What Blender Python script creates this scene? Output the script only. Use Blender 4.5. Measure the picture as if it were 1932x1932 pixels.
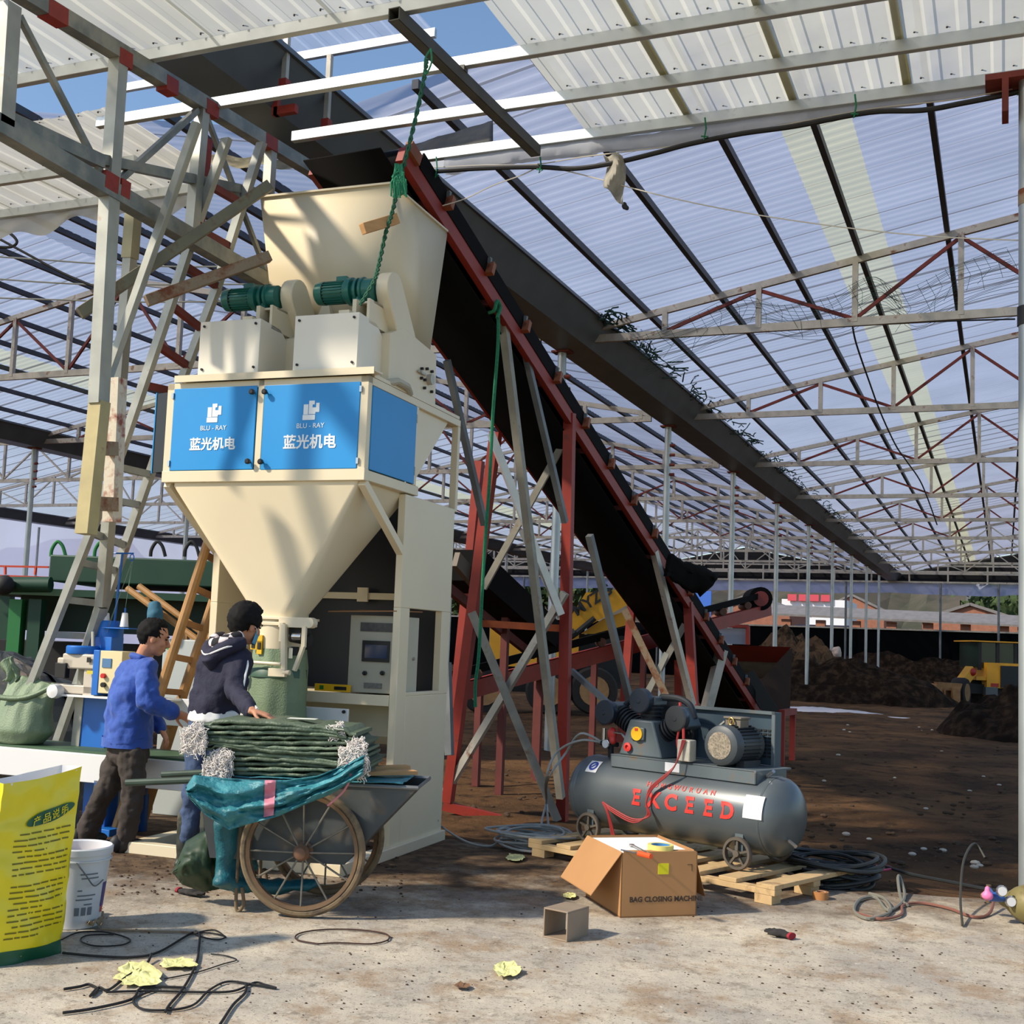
import bpy, math, random
import numpy as np
from mathutils import Vector, Matrix, noise as mnoise
random.seed(7)
for _o in list(bpy.data.objects): bpy.data.objects.remove(_o)
SC = bpy.context.scene
COL = SC.collection
# ---------------------------------------------------------------- camera
F, PYY, H = 2244.0, 1009.0, 1.5
YAW, PIT, ROL = -0.394523, 0.0910302, 0.0389681
def _rot(yaw, pitch, roll):
    cy, sy, cp, sp = math.cos(yaw), math.sin(yaw), math.cos(pitch), math.sin(pitch)
    f = np.array([sy*cp, cy*cp, sp]); r = np.array([cy, -sy, 0.]); u = np.cross(r, f)
    cr, sr = math.cos(roll), math.sin(roll)
    return np.array([r*cr+u*sr, u*cr-r*sr, f])
CM = _rot(YAW, PIT, ROL)
CC = np.array([0, 0, H])
cd = bpy.data.cameras.new('camera'); cam = bpy.data.objects.new('camera', cd); COL.objects.link(cam)
cd.sensor_width = 36; cd.lens = F/1932*36; cd.shift_y = (PYY-966)/1932
cd.clip_start = 0.05; cd.clip_end = 2000
cam.matrix_world = Matrix(((CM[0][0], CM[1][0], -CM[2][0], 0), (CM[0][1], CM[1][1], -CM[2][1], 0), (CM[0][2], CM[1][2], -CM[2][2], H), (0, 0, 0, 1)))
SC.camera = cam
# ---------------------------------------------------------------- world, sun, exposure
SUN_DIR = Vector((0.57, 0.55, -0.62)).normalized()      # the way the light travels
w = bpy.data.worlds.new('sky'); SC.world = w; w.use_nodes = True
nt = w.node_tree; bg = nt.nodes['Background']
sky = nt.nodes.new('ShaderNodeTexSky'); sky.sky_type = 'NISHITA'; sky.sun_disc = False
sky.sun_elevation = math.asin(-SUN_DIR.z); sky.sun_rotation = math.atan2(-SUN_DIR.x, -SUN_DIR.y)
sky.air_density = 1.15; sky.dust_density = 0.5; sky.ozone_density = 3.0
nt.links.new(sky.outputs[0], bg.inputs[0]); bg.inputs[1].default_value = 0.155
sl = bpy.data.lights.new('sun', 'SUN'); sl.energy = 4.6; sl.angle = math.radians(3.2); sl.color = (1.0, .89, .73)
so = bpy.data.objects.new('sun', sl); COL.objects.link(so)
so.rotation_euler = SUN_DIR.to_track_quat('-Z', 'Y').to_euler(); so.location = (-8, -6, 14)
SC.view_settings.view_transform = 'Standard'; SC.view_settings.look = 'None'
SC.view_settings.gamma = 1; SC.view_settings.use_curve_mapping = False
SC.view_settings.exposure = 0.18
SC.cycles.use_denoising = True
SC.cycles.max_bounces = 6; SC.cycles.diffuse_bounces = 3; SC.cycles.glossy_bounces = 3
SC.cycles.transmission_bounces = 4; SC.cycles.transparent_max_bounces = 10
SC.cycles.sample_clamp_indirect = 6; SC.cycles.caustics_reflective = False; SC.cycles.caustics_refractive = False
# ---------------------------------------------------------------- pixel -> place (photograph pixels, 1932 frame)
def ray(x, y):
    return np.array([(x-966)/F, (PYY-y)/F, 1.0]) @ CM
def G(x, y, z=0.):
    d = ray(x, y); return CC + d*(z-H)/d[2]
def PY(x, y, Y):
    d = ray(x, y); return CC + d*Y/d[1]
def PX(x, y, X):
    d = ray(x, y); return CC + d*X/d[0]
def PD(x, y, D):
    return CC + ray(x, y)*D
def PL(x, y, P0, n):
    d = ray(x, y); n = np.array(n, float); return CC + d*(n@(np.array(P0)-CC)/(n@d))
def dep(P):
    return float(CM[2]@(np.array(P)-CC))
# ---------------------------------------------------------------- materials
def S(r, g, b):
    f = lambda c: (c/255/12.92) if c/255 <= .04045 else ((c/255+.055)/1.055)**2.4
    return (f(r), f(g), f(b), 1.0)
_mats = {}
def mat(name, rgb, rough=.6, metal=0., var=0., scale=6., rgb2=None, thr=.58, soft=.08, bump=0., bscale=None, scale2=None, alpha=None, spec=.5, stretch=None, sheen=0):
    """paint / metal / cloth: a colour with soft noise, an optional second colour in patches (rust, dirt) and fine bump"""
    if name in _mats: return _mats[name]
    m = bpy.data.materials.new(name); m.use_nodes = True; n = m.node_tree; b = n.nodes['Principled BSDF']
    b.inputs['Roughness'].default_value = rough; b.inputs['Metallic'].default_value = metal
    b.inputs['Specular IOR Level'].default_value = spec
    if sheen: b.inputs['Sheen Weight'].default_value = sheen
    c = S(*rgb); b.inputs['Base Color'].default_value = c
    L = n.links.new
    if var or rgb2 or bump:
        tc = n.nodes.new('ShaderNodeTexCoord'); out = tc.outputs['Object']
        if stretch:
            mp = n.nodes.new('ShaderNodeMapping'); mp.inputs['Scale'].default_value = stretch; L(out, mp.inputs[0]); out = mp.outputs[0]
    col = None
    if var:
        no = n.nodes.new('ShaderNodeTexNoise'); no.inputs['Scale'].default_value = scale; no.inputs['Detail'].default_value = 5
        L(out, no.inputs['Vector'])
        mr = n.nodes.new('ShaderNodeValToRGB'); e = mr.color_ramp.elements
        e[0].position = .3; e[1].position = .7
        e[0].color = tuple(max(0, x*(1-var)) for x in c[:3])+(1,); e[1].color = tuple(min(1, x*(1+var)) for x in c[:3])+(1,)
        L(no.outputs[0], mr.inputs[0]); col = mr.outputs[0]
    if rgb2:
        n2 = n.nodes.new('ShaderNodeTexNoise'); n2.inputs['Scale'].default_value = scale2 or scale; n2.inputs['Detail'].default_value = 8; n2.inputs['Roughness'].default_value = .65
        L(out, n2.inputs['Vector'])
        r2 = n.nodes.new('ShaderNodeValToRGB'); r2.color_ramp.elements[0].position = thr-soft; r2.color_ramp.elements[1].position = thr+soft
        L(n2.outputs[0], r2.inputs[0])
        mx = n.nodes.new('ShaderNodeMix'); mx.data_type = 'RGBA'; L(r2.outputs[0], mx.inputs[0])
        if col: L(col, mx.inputs[6])
        else: mx.inputs[6].default_value = c
        mx.inputs[7].default_value = S(*rgb2); col = mx.outputs[2]
    if col: L(col, b.inputs['Base Color'])
    if bump:
        n3 = n.nodes.new('ShaderNodeTexNoise'); n3.inputs['Scale'].default_value = bscale or scale*4; n3.inputs['Detail'].default_value = 6
        L(out, n3.inputs['Vector'])
        bp = n.nodes.new('ShaderNodeBump'); bp.inputs['Strength'].default_value = bump; bp.inputs['Distance'].default_value = .02
        L(n3.outputs[0], bp.inputs['Height']); L(bp.outputs[0], b.inputs['Normal'])
    _mats[name] = m; return m
def film(name, rgb, transp=.3, transl=.5, tint=(255, 255, 255), var=.12, scale=1.2, stretch=(1, 1, 1), stain=None, sthr=.6):
    """plastic sheet: some light straight through, some scattered through, some reflected"""
    if name in _mats: return _mats[name]
    m = bpy.data.materials.new(name); m.use_nodes = True; n = m.node_tree; n.nodes.clear(); L = n.links.new
    o = n.nodes.new('ShaderNodeOutputMaterial')
    tc = n.nodes.new('ShaderNodeTexCoord'); mp = n.nodes.new('ShaderNodeMapping'); mp.inputs['Scale'].default_value = stretch; L(tc.outputs['Object'], mp.inputs[0])
    no = n.nodes.new('ShaderNodeTexNoise'); no.inputs['Scale'].default_value = scale; no.inputs['Detail'].default_value = 6; L(mp.outputs[0], no.inputs['Vector'])
    rp = n.nodes.new('ShaderNodeValToRGB'); c = S(*rgb); e = rp.color_ramp.elements; e[0].position = .3; e[1].position = .7
    e[0].color = tuple(x*(1-var) for x in c[:3])+(1,); e[1].color = tuple(min(1, x*(1+var)) for x in c[:3])+(1,); L(no.outputs[0], rp.inputs[0])
    colr = rp.outputs[0]
    if stain:
        n2 = n.nodes.new('ShaderNodeTexNoise'); n2.inputs['Scale'].default_value = scale*.8; n2.inputs['Detail'].default_value = 3
        mp2 = n.nodes.new('ShaderNodeMapping'); mp2.inputs['Location'].default_value = (3, 7, 1); mp2.inputs['Scale'].default_value = stretch; L(tc.outputs['Object'], mp2.inputs[0]); L(mp2.outputs[0], n2.inputs['Vector'])
        r2 = n.nodes.new('ShaderNodeValToRGB'); r2.color_ramp.elements[0].position = sthr-.1; r2.color_ramp.elements[1].position = sthr+.1; L(n2.outputs[0], r2.inputs[0])
        mx = n.nodes.new('ShaderNodeMix'); mx.data_type = 'RGBA'; L(r2.outputs[0], mx.inputs[0]); L(colr, mx.inputs[6]); mx.inputs[7].default_value = S(*stain); colr = mx.outputs[2]
    d = n.nodes.new('ShaderNodeBsdfDiffuse'); t = n.nodes.new('ShaderNodeBsdfTranslucent'); p = n.nodes.new('ShaderNodeBsdfTransparent')
    L(colr, d.inputs[0]); L(colr, t.inputs[0]); p.inputs[0].default_value = S(*tint)
    m1 = n.nodes.new('ShaderNodeMixShader'); m1.inputs[0].default_value = transl; L(d.outputs[0], m1.inputs[1]); L(t.outputs[0], m1.inputs[2])
    m2 = n.nodes.new('ShaderNodeMixShader'); m2.inputs[0].default_value = transp; L(m1.outputs[0], m2.inputs[1]); L(p.outputs[0], m2.inputs[2])
    L(m2.outputs[0], o.inputs[0]); _mats[name] = m; return m
# ---------------------------------------------------------------- mesh kit
def V3(p): return Vector((float(p[0]), float(p[1]), float(p[2])))
class MB:
    def __init__(s): s.v = []; s.f = []
    def add(s, vs, fs):
        o = len(s.v); s.v += [tuple(map(float, p)) for p in vs]; s.f += [tuple(i+o for i in q) for q in fs]; return s
    def hexa(s, P):
        return s.add(P, [(0, 3, 2, 1), (4, 5, 6, 7), (0, 1, 5, 4), (1, 2, 6, 5), (2, 3, 7, 6), (3, 0, 4, 7)])
    def box(s, x0, x1, y0, y1, z0, z1):
        x0, x1 = sorted((x0, x1)); y0, y1 = sorted((y0, y1)); z0, z1 = sorted((z0, z1))
        return s.hexa([(x0, y0, z0), (x1, y0, z0), (x1, y1, z0), (x0, y1, z0), (x0, y0, z1), (x1, y0, z1), (x1, y1, z1), (x0, y1, z1)])
    def bar(s, p, q, w, h=None, up=(0, 0, 1)):
        p, q = V3(p), V3(q); h = h or w; d = (q-p).normalized(); u = Vector(up)
        if abs(d.dot(u)) > .98: u = Vector((0, 1, 0))
        sd = d.cross(u).normalized()*(w/2); u = sd.cross(d).normalized()*(h/2)
        return s.hexa([p-sd-u, q-sd-u, q+sd-u, p+sd-u, p-sd+u, q-sd+u, q+sd+u, p+sd+u])
    def rings(s, R, cap=True, closed=False):
        n = len(R[0]); o = len(s.v)
        for r in R: s.v += [tuple(map(float, p)) for p in r]
        m = len(R)
        for i in range(m if closed else m-1):
            a, b = o+i*n, o+((i+1) % m)*n
            for k in range(n): s.f.append((a+k, a+(k+1) % n, b+(k+1) % n, b+k))
        if cap and not closed:
            s.f.append(tuple(o+k for k in reversed(range(n)))); s.f.append(tuple(o+(m-1)*n+k for k in range(n)))
        return s
    def tube(s, P, r, n=8, closed=False, flat=1.):
        P = [V3(p) for p in P]; m = len(P); R = []; prev = None
        for i, p in enumerate(P):
            if closed: t = P[(i+1) % m]-P[i-1]
            else: t = P[min(i+1, m-1)]-P[max(i-1, 0)]
            t = t.normalized() if t.length > 1e-9 else Vector((0, 0, 1))
            if prev is None:
                a = Vector((0, 0, 1)) if abs(t.z) < .9 else Vector((1, 0, 0)); a = (a-t*a.dot(t)).normalized()
            else:
                a = prev-t*prev.dot(t); a = a.normalized() if a.length > 1e-6 else prev
            prev = a; b = t.cross(a); rr = r[i] if isinstance(r, (list, tuple)) else r
            R.append([p+(a*math.cos(2*math.pi*k/n)*flat+b*math.sin(2*math.pi*k/n))*rr for k in range(n)])
        return s.rings(R, not closed, closed)
    def cyl(s, p, q, r, r2=None, n=16): return s.tube([p, q], [r, r if r2 is None else r2], n)
    def lathe(s, prof, base, axis=(0, 0, 1), n=20, cap=True):
        ax = Vector(axis).normalized(); a = Vector((0, 0, 1)) if abs(ax.z) < .9 else Vector((1, 0, 0))
        a = (a-ax*a.dot(ax)).normalized(); b = ax.cross(a); base = V3(base)
        return s.rings([[base+ax*z+(a*math.cos(2*math.pi*k/n)+b*math.sin(2*math.pi*k/n))*r for k in range(n)] for r, z in prof], cap)
    def prism(s, poly, vec):
        n = len(poly); P = [V3(p) for p in poly]; v = Vector(vec)
        return s.add(P+[p+v for p in P], [tuple(range(n))[::-1], tuple(range(n, 2*n))]+[(i, (i+1) % n, n+(i+1) % n, n+i) for i in range(n)])
    def grid(s, nu, nv, fn):
        o = len(s.v)
        for j in range(nv+1):
            for i in range(nu+1): s.v.append(tuple(map(float, fn(i/nu, j/nv))))
        for j in range(nv):
            for i in range(nu):
                a = o+j*(nu+1)+i; s.f.append((a, a+1, a+nu+2, a+nu+1))
        return s
    def sphere(s, c, r, n=12, m=8):
        r = (r, r, r) if not isinstance(r, (tuple, list)) else r
        R = []
        for j in range(1, m):
            t = math.pi*j/m; R.append([(c[0]+r[0]*math.sin(t)*math.cos(2*math.pi*k/n), c[1]+r[1]*math.sin(t)*math.sin(2*math.pi*k/n), c[2]-r[2]*math.cos(t)) for k in range(n)])
        o = len(s.v); s.rings(R, False); a = len(s.v); s.v += [(c[0], c[1], c[2]-r[2]), (c[0], c[1], c[2]+r[2])]
        l = o+(m-2)*n
        for k in range(n): s.f.append((a, o+(k+1) % n, o+k)); s.f.append((a+1, l+k, l+(k+1) % n))
        return s
ORIGIN = {}
def root_of(o):
    while o.parent: o = o.parent
    return o
def _props(o, label, cat, group, kind):
    if label: o['label'] = label
    if cat: o['category'] = cat
    if group: o['group'] = group
    if kind: o['kind'] = kind
def thing(name, label, cat, loc=(0, 0, 0), rz=0, group=None, local=False):
    """an Empty at the thing's base; its parts are given in world coordinates unless local"""
    o = bpy.data.objects.new(name, None); COL.objects.link(o); o.empty_display_size = .1
    o.location = V3(loc); o.rotation_euler = (0, 0, rz); _props(o, label, cat, group, None)
    ORIGIN[o.name] = Vector((0, 0, 0)) if local else V3(loc)
    return o
def obj(name, mb, m, parent=None, label=None, cat=None, group=None, kind=None, ang=35, bevel=0, solid=0, sub=0):
    vs = [Vector(v) for v in mb.v]
    if parent is not None: off = ORIGIN.get(root_of(parent).name, Vector((0, 0, 0)))
    else:
        xs = [v.x for v in vs]; ys = [v.y for v in vs]; zs = [v.z for v in vs]
        off = Vector(((min(xs)+max(xs))/2, (min(ys)+max(ys))/2, min(zs)))
    me = bpy.data.meshes.new(name); me.from_pydata([tuple(v-off) for v in vs], [], mb.f); me.update()
    if ang:
        me.polygons.foreach_set('use_smooth', [True]*len(me.polygons)); me.set_sharp_from_angle(angle=math.radians(ang))
    me.materials.append(m)
    o = bpy.data.objects.new(name, me); COL.objects.link(o)
    if parent is not None: o.parent = parent
    else: o.location = off; ORIGIN[o.name] = off
    _props(o, label, cat, group, kind)
    if bevel:
        b = o.modifiers.new('edge', 'BEVEL'); b.width = bevel; b.segments = 2; b.limit_method = 'ANGLE'; b.angle_limit = math.radians(40); b.harden_normals = False
    if solid:
        b = o.modifiers.new('thickness', 'SOLIDIFY'); b.thickness = solid; b.offset = 0
    if sub:
        b = o.modifiers.new('smooth', 'SUBSURF'); b.levels = sub; b.render_levels = sub
    return o
def structure(name, mb, m, **k): return obj(name, mb, m, kind='structure', **k)
def dup(root, loc, rz=None, label=None, group=None):
    r = root.copy(); COL.objects.link(r); r.location = V3(loc)
    if rz is not None: r.rotation_euler = (0, 0, rz)
    if label: r['label'] = label
    if group: r['group'] = group
    ORIGIN[r.name] = V3(loc)
    for ch in list(root.children):
        c = ch.copy(); COL.objects.link(c); c.parent = r
        for g in list(ch.children):
            d = g.copy(); COL.objects.link(d); d.parent = c
    return r
def text_mb(s, size, org, right, up, extr=.002, align='CENTER', bold=0.):
    """lettering as a mesh: baseline origin, reading direction and up direction in the space of the thing"""
    cu = bpy.data.curves.new('t', 'FONT'); cu.body = s; cu.size = size; cu.extrude = extr; cu.align_x = align; cu.resolution_u = 3; cu.offset = bold
    o = bpy.data.objects.new('t', cu); COL.objects.link(o)
    dg = bpy.context.evaluated_depsgraph_get(); me = bpy.data.meshes.new_from_object(o.evaluated_get(dg))
    r, u = Vector(right).normalized(), Vector(up).normalized(); nrm = r.cross(u); org = V3(org)
    mb = MB(); mb.add([org+r*v.co.x+u*v.co.y+nrm*v.co.z for v in me.vertices], [tuple(p.vertices) for p in me.polygons])
    bpy.data.objects.remove(o); bpy.data.curves.remove(cu); bpy.data.meshes.remove(me)
    return mb
def remesh(mb, voxel=.012, smooth=2, wr=0., wscale=9.):
    """melt overlapping closed shapes into one continuous surface"""
    me = bpy.data.meshes.new('r'); me.from_pydata(mb.v, [], mb.f); me.update()
    o = bpy.data.objects.new('r', me); COL.objects.link(o)
    a = o.modifiers.new('a', 'REMESH'); a.mode = 'VOXEL'; a.voxel_size = voxel
    b = o.modifiers.new('b', 'SMOOTH'); b.iterations = smooth; b.factor = .5
    dg = bpy.context.evaluated_depsgraph_get(); ev = bpy.data.meshes.new_from_object(o.evaluated_get(dg))
    out = MB()
    for v in ev.vertices:
        c = v.co.copy()
        if wr: c += v.normal*wr*(mnoise.fractal(c*wscale, 1.0, 2.0, 3))
        out.v.append(tuple(c))
    out.f = [tuple(p.vertices) for p in ev.polygons]
    bpy.data.objects.remove(o); bpy.data.meshes.remove(me); bpy.data.meshes.remove(ev)
    return out
def curve_pts(P, n=8):
    """smooth path through points"""
    P = [V3(p) for p in P]; out = []
    for i in range(len(P)-1):
        p0, p1, p2, p3 = P[max(i-1, 0)], P[i], P[i+1], P[min(i+2, len(P)-1)]
        for k in range(n):
            t = k/n; out.append(.5*((2*p1)+(p2-p0)*t+(2*p0-5*p1+4*p2-p3)*t*t+(3*p1-p0-3*p2+p3)*t**3))
    return out+[P[-1]]
def fbm(x, y, z=0, s=1., o=4): return mnoise.fractal(Vector((x*s, y*s, z*s)), 1.0, 2.0, o)
def ordinal(k): return ['first', 'second', 'third', 'fourth', 'fifth', 'sixth', 'seventh', 'eighth', 'ninth', 'tenth', 'eleventh', 'twelfth', 'thirteenth', 'fourteenth', 'fifteenth', 'sixteenth', 'seventeenth', 'eighteenth', 'nineteenth', 'twentieth'][k]
# ================================================================ ground
def gnode(name, build):
    m = bpy.data.materials.new(name); m.use_nodes = True; n = m.node_tree; build(n, n.nodes['Principled BSDF'], n.links.new); return m
def _noise(n, vec, sc, det=6, rough=.6, lo=.4, hi=.6):
    t = n.nodes.new('ShaderNodeTexNoise'); t.inputs['Scale'].default_value = sc; t.inputs['Detail'].default_value = det; t.inputs['Roughness'].default_value = rough
    n.links.new(vec, t.inputs['Vector'])
    r = n.nodes.new('ShaderNodeMapRange'); r.inputs[1].default_value = lo; r.inputs[2].default_value = hi; n.links.new(t.outputs[0], r.inputs[0]); return r.outputs[0]
def _mixc(n, fac, a, b):
    x = n.nodes.new('ShaderNodeMix'); x.data_type = 'RGBA'
    if isinstance(fac, float): x.inputs[0].default_value = fac
    else: n.links.new(fac, x.inputs[0])
    for k, c in ((6, a), (7, b)):
        if isinstance(c, tuple): x.inputs[k].default_value = c
        else: n.links.new(c, x.inputs[k])
    return x.outputs[2]
def _math(n, op, a, b=0.):
    x = n.nodes.new('ShaderNodeMath'); x.operation = op
    for k, c in ((0, a), (1, b)):
        if isinstance(c, (float, int)): x.inputs[k].default_value = c
        else: n.links.new(c, x.inputs[k])
    return x.outputs[0]
def concrete(n, b, L):
    g = n.nodes.new('ShaderNodeNewGeometry').outputs['Position']; sp = n.nodes.new('ShaderNodeSeparateXYZ'); L(g, sp.inputs[0])
    c = _mixc(n, _noise(n, g, 1.1, 7, .65, .36, .62), S(206, 194, 172), S(168, 160, 148))
    c = _mixc(n, _math(n, 'MULTIPLY', _noise(n, g, 2.6, 9, .72, .50, .62), .65), c, S(150, 122, 92))
    c = _mixc(n, _math(n, 'MULTIPLY', _noise(n, g, 7.5, 9, .8, .52, .62), .6), c, S(122, 112, 98))
    c = _mixc(n, _math(n, 'MULTIPLY', _noise(n, g, 26, 6, .8, .56, .68), .7), c, S(84, 72, 60))
    c = _mixc(n, _math(n, 'MULTIPLY', _noise(n, g, 16, 4, .7, .62, .70), .6), c, S(226, 218, 202))
    c = _mixc(n, _math(n, 'MULTIPLY', _noise(n, g, 70, 3, .6, .62, .67), .85), c, S(44, 38, 32))
    # soil trodden over the slab towards the machine and the dirt yard
    e = n.nodes.new('ShaderNodeMapRange'); e.inputs[1].default_value = 5.7; e.inputs[2].default_value = 8.0
    yy = _math(n, 'ADD', sp.outputs[1], _math(n, 'MULTIPLY', _math(n, 'ADD', sp.outputs[0], 2.2), -.5)); L(yy, e.inputs[0])
    t = n.nodes.new('ShaderNodeTexNoise'); t.inputs['Scale'].default_value = 2.1; t.inputs['Detail'].default_value = 9; t.inputs['Roughness'].default_value = .7; L(g, t.inputs['Vector'])
    k = n.nodes.new('ShaderNodeMapRange'); k.inputs[1].default_value = .62; k.inputs[2].default_value = .98
    L(_math(n, 'ADD', t.outputs[0], _math(n, 'MULTIPLY', e.outputs[0], .55)), k.inputs[0])
    c = _mixc(n, k.outputs[0], c, _mixc(n, _noise(n, g, 9), S(70, 56, 44), S(104, 84, 64)))
    L(c, b.inputs['Base Color']); b.inputs['Roughness'].default_value = .9; b.inputs['Specular IOR Level'].default_value = .2
    bp = n.nodes.new('ShaderNodeBump'); bp.inputs['Strength'].default_value = .35; bp.inputs['Distance'].default_value = .02
    L(_math(n, 'ADD', _noise(n, g, 14, 8, .7, .2, .8), _math(n, 'MULTIPLY', k.outputs[0], _noise(n, g, 40, 4, .7, .2, .8))), bp.inputs['Height']); L(bp.outputs[0], b.inputs['Normal'])
def soil(n, b, L):
    g = n.nodes.new('ShaderNodeNewGeometry').outputs['Position']
    c = _mixc(n, _noise(n, g, .45, 7, .65, .36, .64), S(74, 55, 39), S(116, 86, 58))
    c = _mixc(n, _noise(n, g, 2.2, 9, .7, .5, .66), c, S(44, 34, 26))
    c = _mixc(n, _math(n, 'MULTIPLY', _noise(n, g, 17, 5, .7, .6, .7), .7), c, S(132, 106, 80))
    L(c, b.inputs['Base Color']); b.inputs['Roughness'].default_value = 1; b.inputs['Specular IOR Level'].default_value = .1
    bp = n.nodes.new('ShaderNodeBump'); bp.inputs['Strength'].default_value = .7; bp.inputs['Distance'].default_value = .05
    L(_noise(n, g, 9, 9, .75, .2, .8), bp.inputs['Height']); L(bp.outputs[0], b.inputs['Normal'])
M_CONC = gnode('concrete', concrete); M_SOIL = gnode('soil', soil)
def edge_y(x): return 8.35+.10*x*(.5 if x > -1 else .12)+.16*fbm(x, 3, 0, .9)+.05*fbm(x, 9, 0, 5)
mb = MB(); nx = 130
for i in range(nx+1):
    x = -16+24*i/nx; y = edge_y(x)
    mb.v += [(x, -3, 0), (x, y-.25, 0), (x, y, -.012), (x, y+.03, -.3)]
for i in range(nx):
    for k in range(3): mb.f.append((4*i+k, 4*i+4+k, 4*i+5+k, 4*i+1+k))
structure('floor', mb, M_CONC, ang=60)
def ground_z(x, y):
    t = min(1, max(0, (y-8.2)/2.2)); t = t*t*(3-2*t)
    return -.03-.22*t+.05*t*fbm(x, y, 0, .8)+.018*fbm(x, y, 5, 4.)
mb = MB(); ys = [7.9+.11*k for k in range(60)]; 
while ys[-1] < 100: ys.append(ys[-1]*1.035+.02)
xs = [-16+.16*k for k in range(140)]; xs = [-90, -70, -55, -44, -36, -30, -25, -21, -18.5]+xs+[7, 9, 12, 16, 22, 30]
for y in ys:
    for x in xs: mb.v.append((x, y, ground_z(x, y)))
n_ = len(xs)
for j in range(len(ys)-1):
    for i in range(n_-1): mb.f.append((j*n_+i, j*n_+i+1, j*n_+n_+i+1, j*n_+n_+i))
structure('ground', mb, M_SOIL, ang=0)
mb = MB(); mb.grid(40, 2, lambda u, v: (-260+520*u, 100+60*v+v*v*60, -.3+2*v)); structure('field', mb, M_SOIL, ang=0)

# ================================================================ greenhouse shell
GALV = mat('galvanised', (180, 174, 162), .48, .4, .18, 5, (122, 80, 56), .63, .06, spec=.5)
GALV_D = mat('galvanised_dull', (112, 116, 118), .55, .45, .2, 4, (92, 62, 46), .68, .06)
PURL = mat('purlin_steel', (74, 78, 86), .6, .3, .15, 3)
RUSTRED = mat('red_oxide', (112, 44, 36), .65, .1, .25, 6)
GUT = mat('gutter_steel', (96, 104, 112), .45, .35, .12, 2)
PIPE = mat('pipe_steel', (170, 176, 178), .38, .6, .12, 3)
GX, GZ, BAY, Y0, DY = -7.117, 6.52, 18.8, 18.78, 7.0
SL = .195; ZR = 6.88
def roof_z(x):
    d = (x-GX) % BAY; d = min(d, BAY-d); return ZR+SL*(d-.35 if d > .35 else 0)
def rib_film(name, rgb, transp, period=.83, **k):
    m = film(name, rgb, transp, **k); n = m.node_tree; L = n.links.new
    g = n.nodes.new('ShaderNodeNewGeometry').outputs['Position']; sp = n.nodes.new('ShaderNodeSeparateXYZ'); L(g, sp.inputs[0])
    fr = _math(n, 'FRACT', _math(n, 'DIVIDE', sp.outputs[1], period)); band = _math(n, 'LESS_THAN', fr, .07)
    mx2 = [x for x in n.nodes if x.type == 'MIX_SHADER'][1]
    L(_math(n, 'MULTIPLY', _math(n, 'SUBTRACT', 1., _math(n, 'MULTIPLY', band, .75)), transp), mx2.inputs[0])
    for sh in [x for x in n.nodes if x.type in ('BSDF_DIFFUSE', 'BSDF_TRANSLUCENT')]:
        src = sh.inputs[0].links[0].from_socket
        L(_mixc(n, _math(n, 'MULTIPLY', band, .75), src, S(96, 98, 104)), sh.inputs[0])
    return m
ROOF = rib_film('roof_film', (190, 195, 214), .32, transl=.64, tint=(220, 222, 230), var=.12, scale=.5)
STRIP = rib_film('roof_film_yellowed', (212, 210, 180), .22, transl=.6, var=.10, scale=.6)
def roof_slab(name, x0, x1, m, y0=10.35, y1=81.0, pitch=.21):
    mb = MB(); n = int((y1-y0)/pitch)*4
    for k in range(n+1):
        y = y0+(y1-y0)*k/n; dz = .018*math.sin(k*math.pi/2)
        for x in (x0, x1): mb.v.append((x, y, roof_z(x)+.07+dz))
    for k in range(n): mb.f.append((2*k, 2*k+1, 2*k+3, 2*k+2))
    return structure(name, mb, m, ang=60)
roof_slab('ceiling', GX+.38, -2.50, ROOF); roof_slab('ceiling', -2.50, -1.70, STRIP); roof_slab('ceiling', -1.70, GX+BAY/2, ROOF)
roof_slab('ceiling', GX-BAY/2, GX-.38, ROOF); roof_slab('ceiling', GX-14.2, GX-BAY/2, ROOF); roof_slab('ceiling', GX-14.9, GX-14.2, STRIP); roof_slab('ceiling', GX-BAY+.38, GX-14.9, ROOF)
roof_slab('ceiling', GX-1.5*BAY, GX-BAY-.38, ROOF, 20); roof_slab('ceiling', GX-2*BAY+.38, GX-1.5*BAY, ROOF, 20)
BN = ['right', 'left', 'far left']
# purlins run the length of the house
def purlin(x, y0, y1, lab):
    mb = MB().bar((x, y0, roof_z(x)+.01), (x, y1, roof_z(x)+.01), .075, .10)
    obj('purlin', mb, PURL, label=lab, cat='roof purlin', group='purlins of the greenhouse roof')
px = [-5.55, -4.35, -3.12, -2.1, -.82, .4, 1.6]
for i, x in enumerate(px): purlin(x, 10.3, 81, 'long dark steel purlin under the right-hand roof, %s from the valley gutter' % ordinal(i))
for i in range(7): purlin(GX-1.3-1.16*i, 9.9+.3*(i % 2), 81, 'long dark steel purlin on the near left slope, %s from the valley gutter' % ordinal(i))
for i in range(7): purlin(GX-BAY/2-.9-1.16*i, 10.2, 81, 'long dark steel purlin on the far left slope, %s from the ridge' % ordinal(i))
for i in range(6): purlin(GX-BAY-1.4-1.5*i, 20, 81, 'long dark purlin under the far left roof, %s past the second gutter' % ordinal(i))
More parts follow.
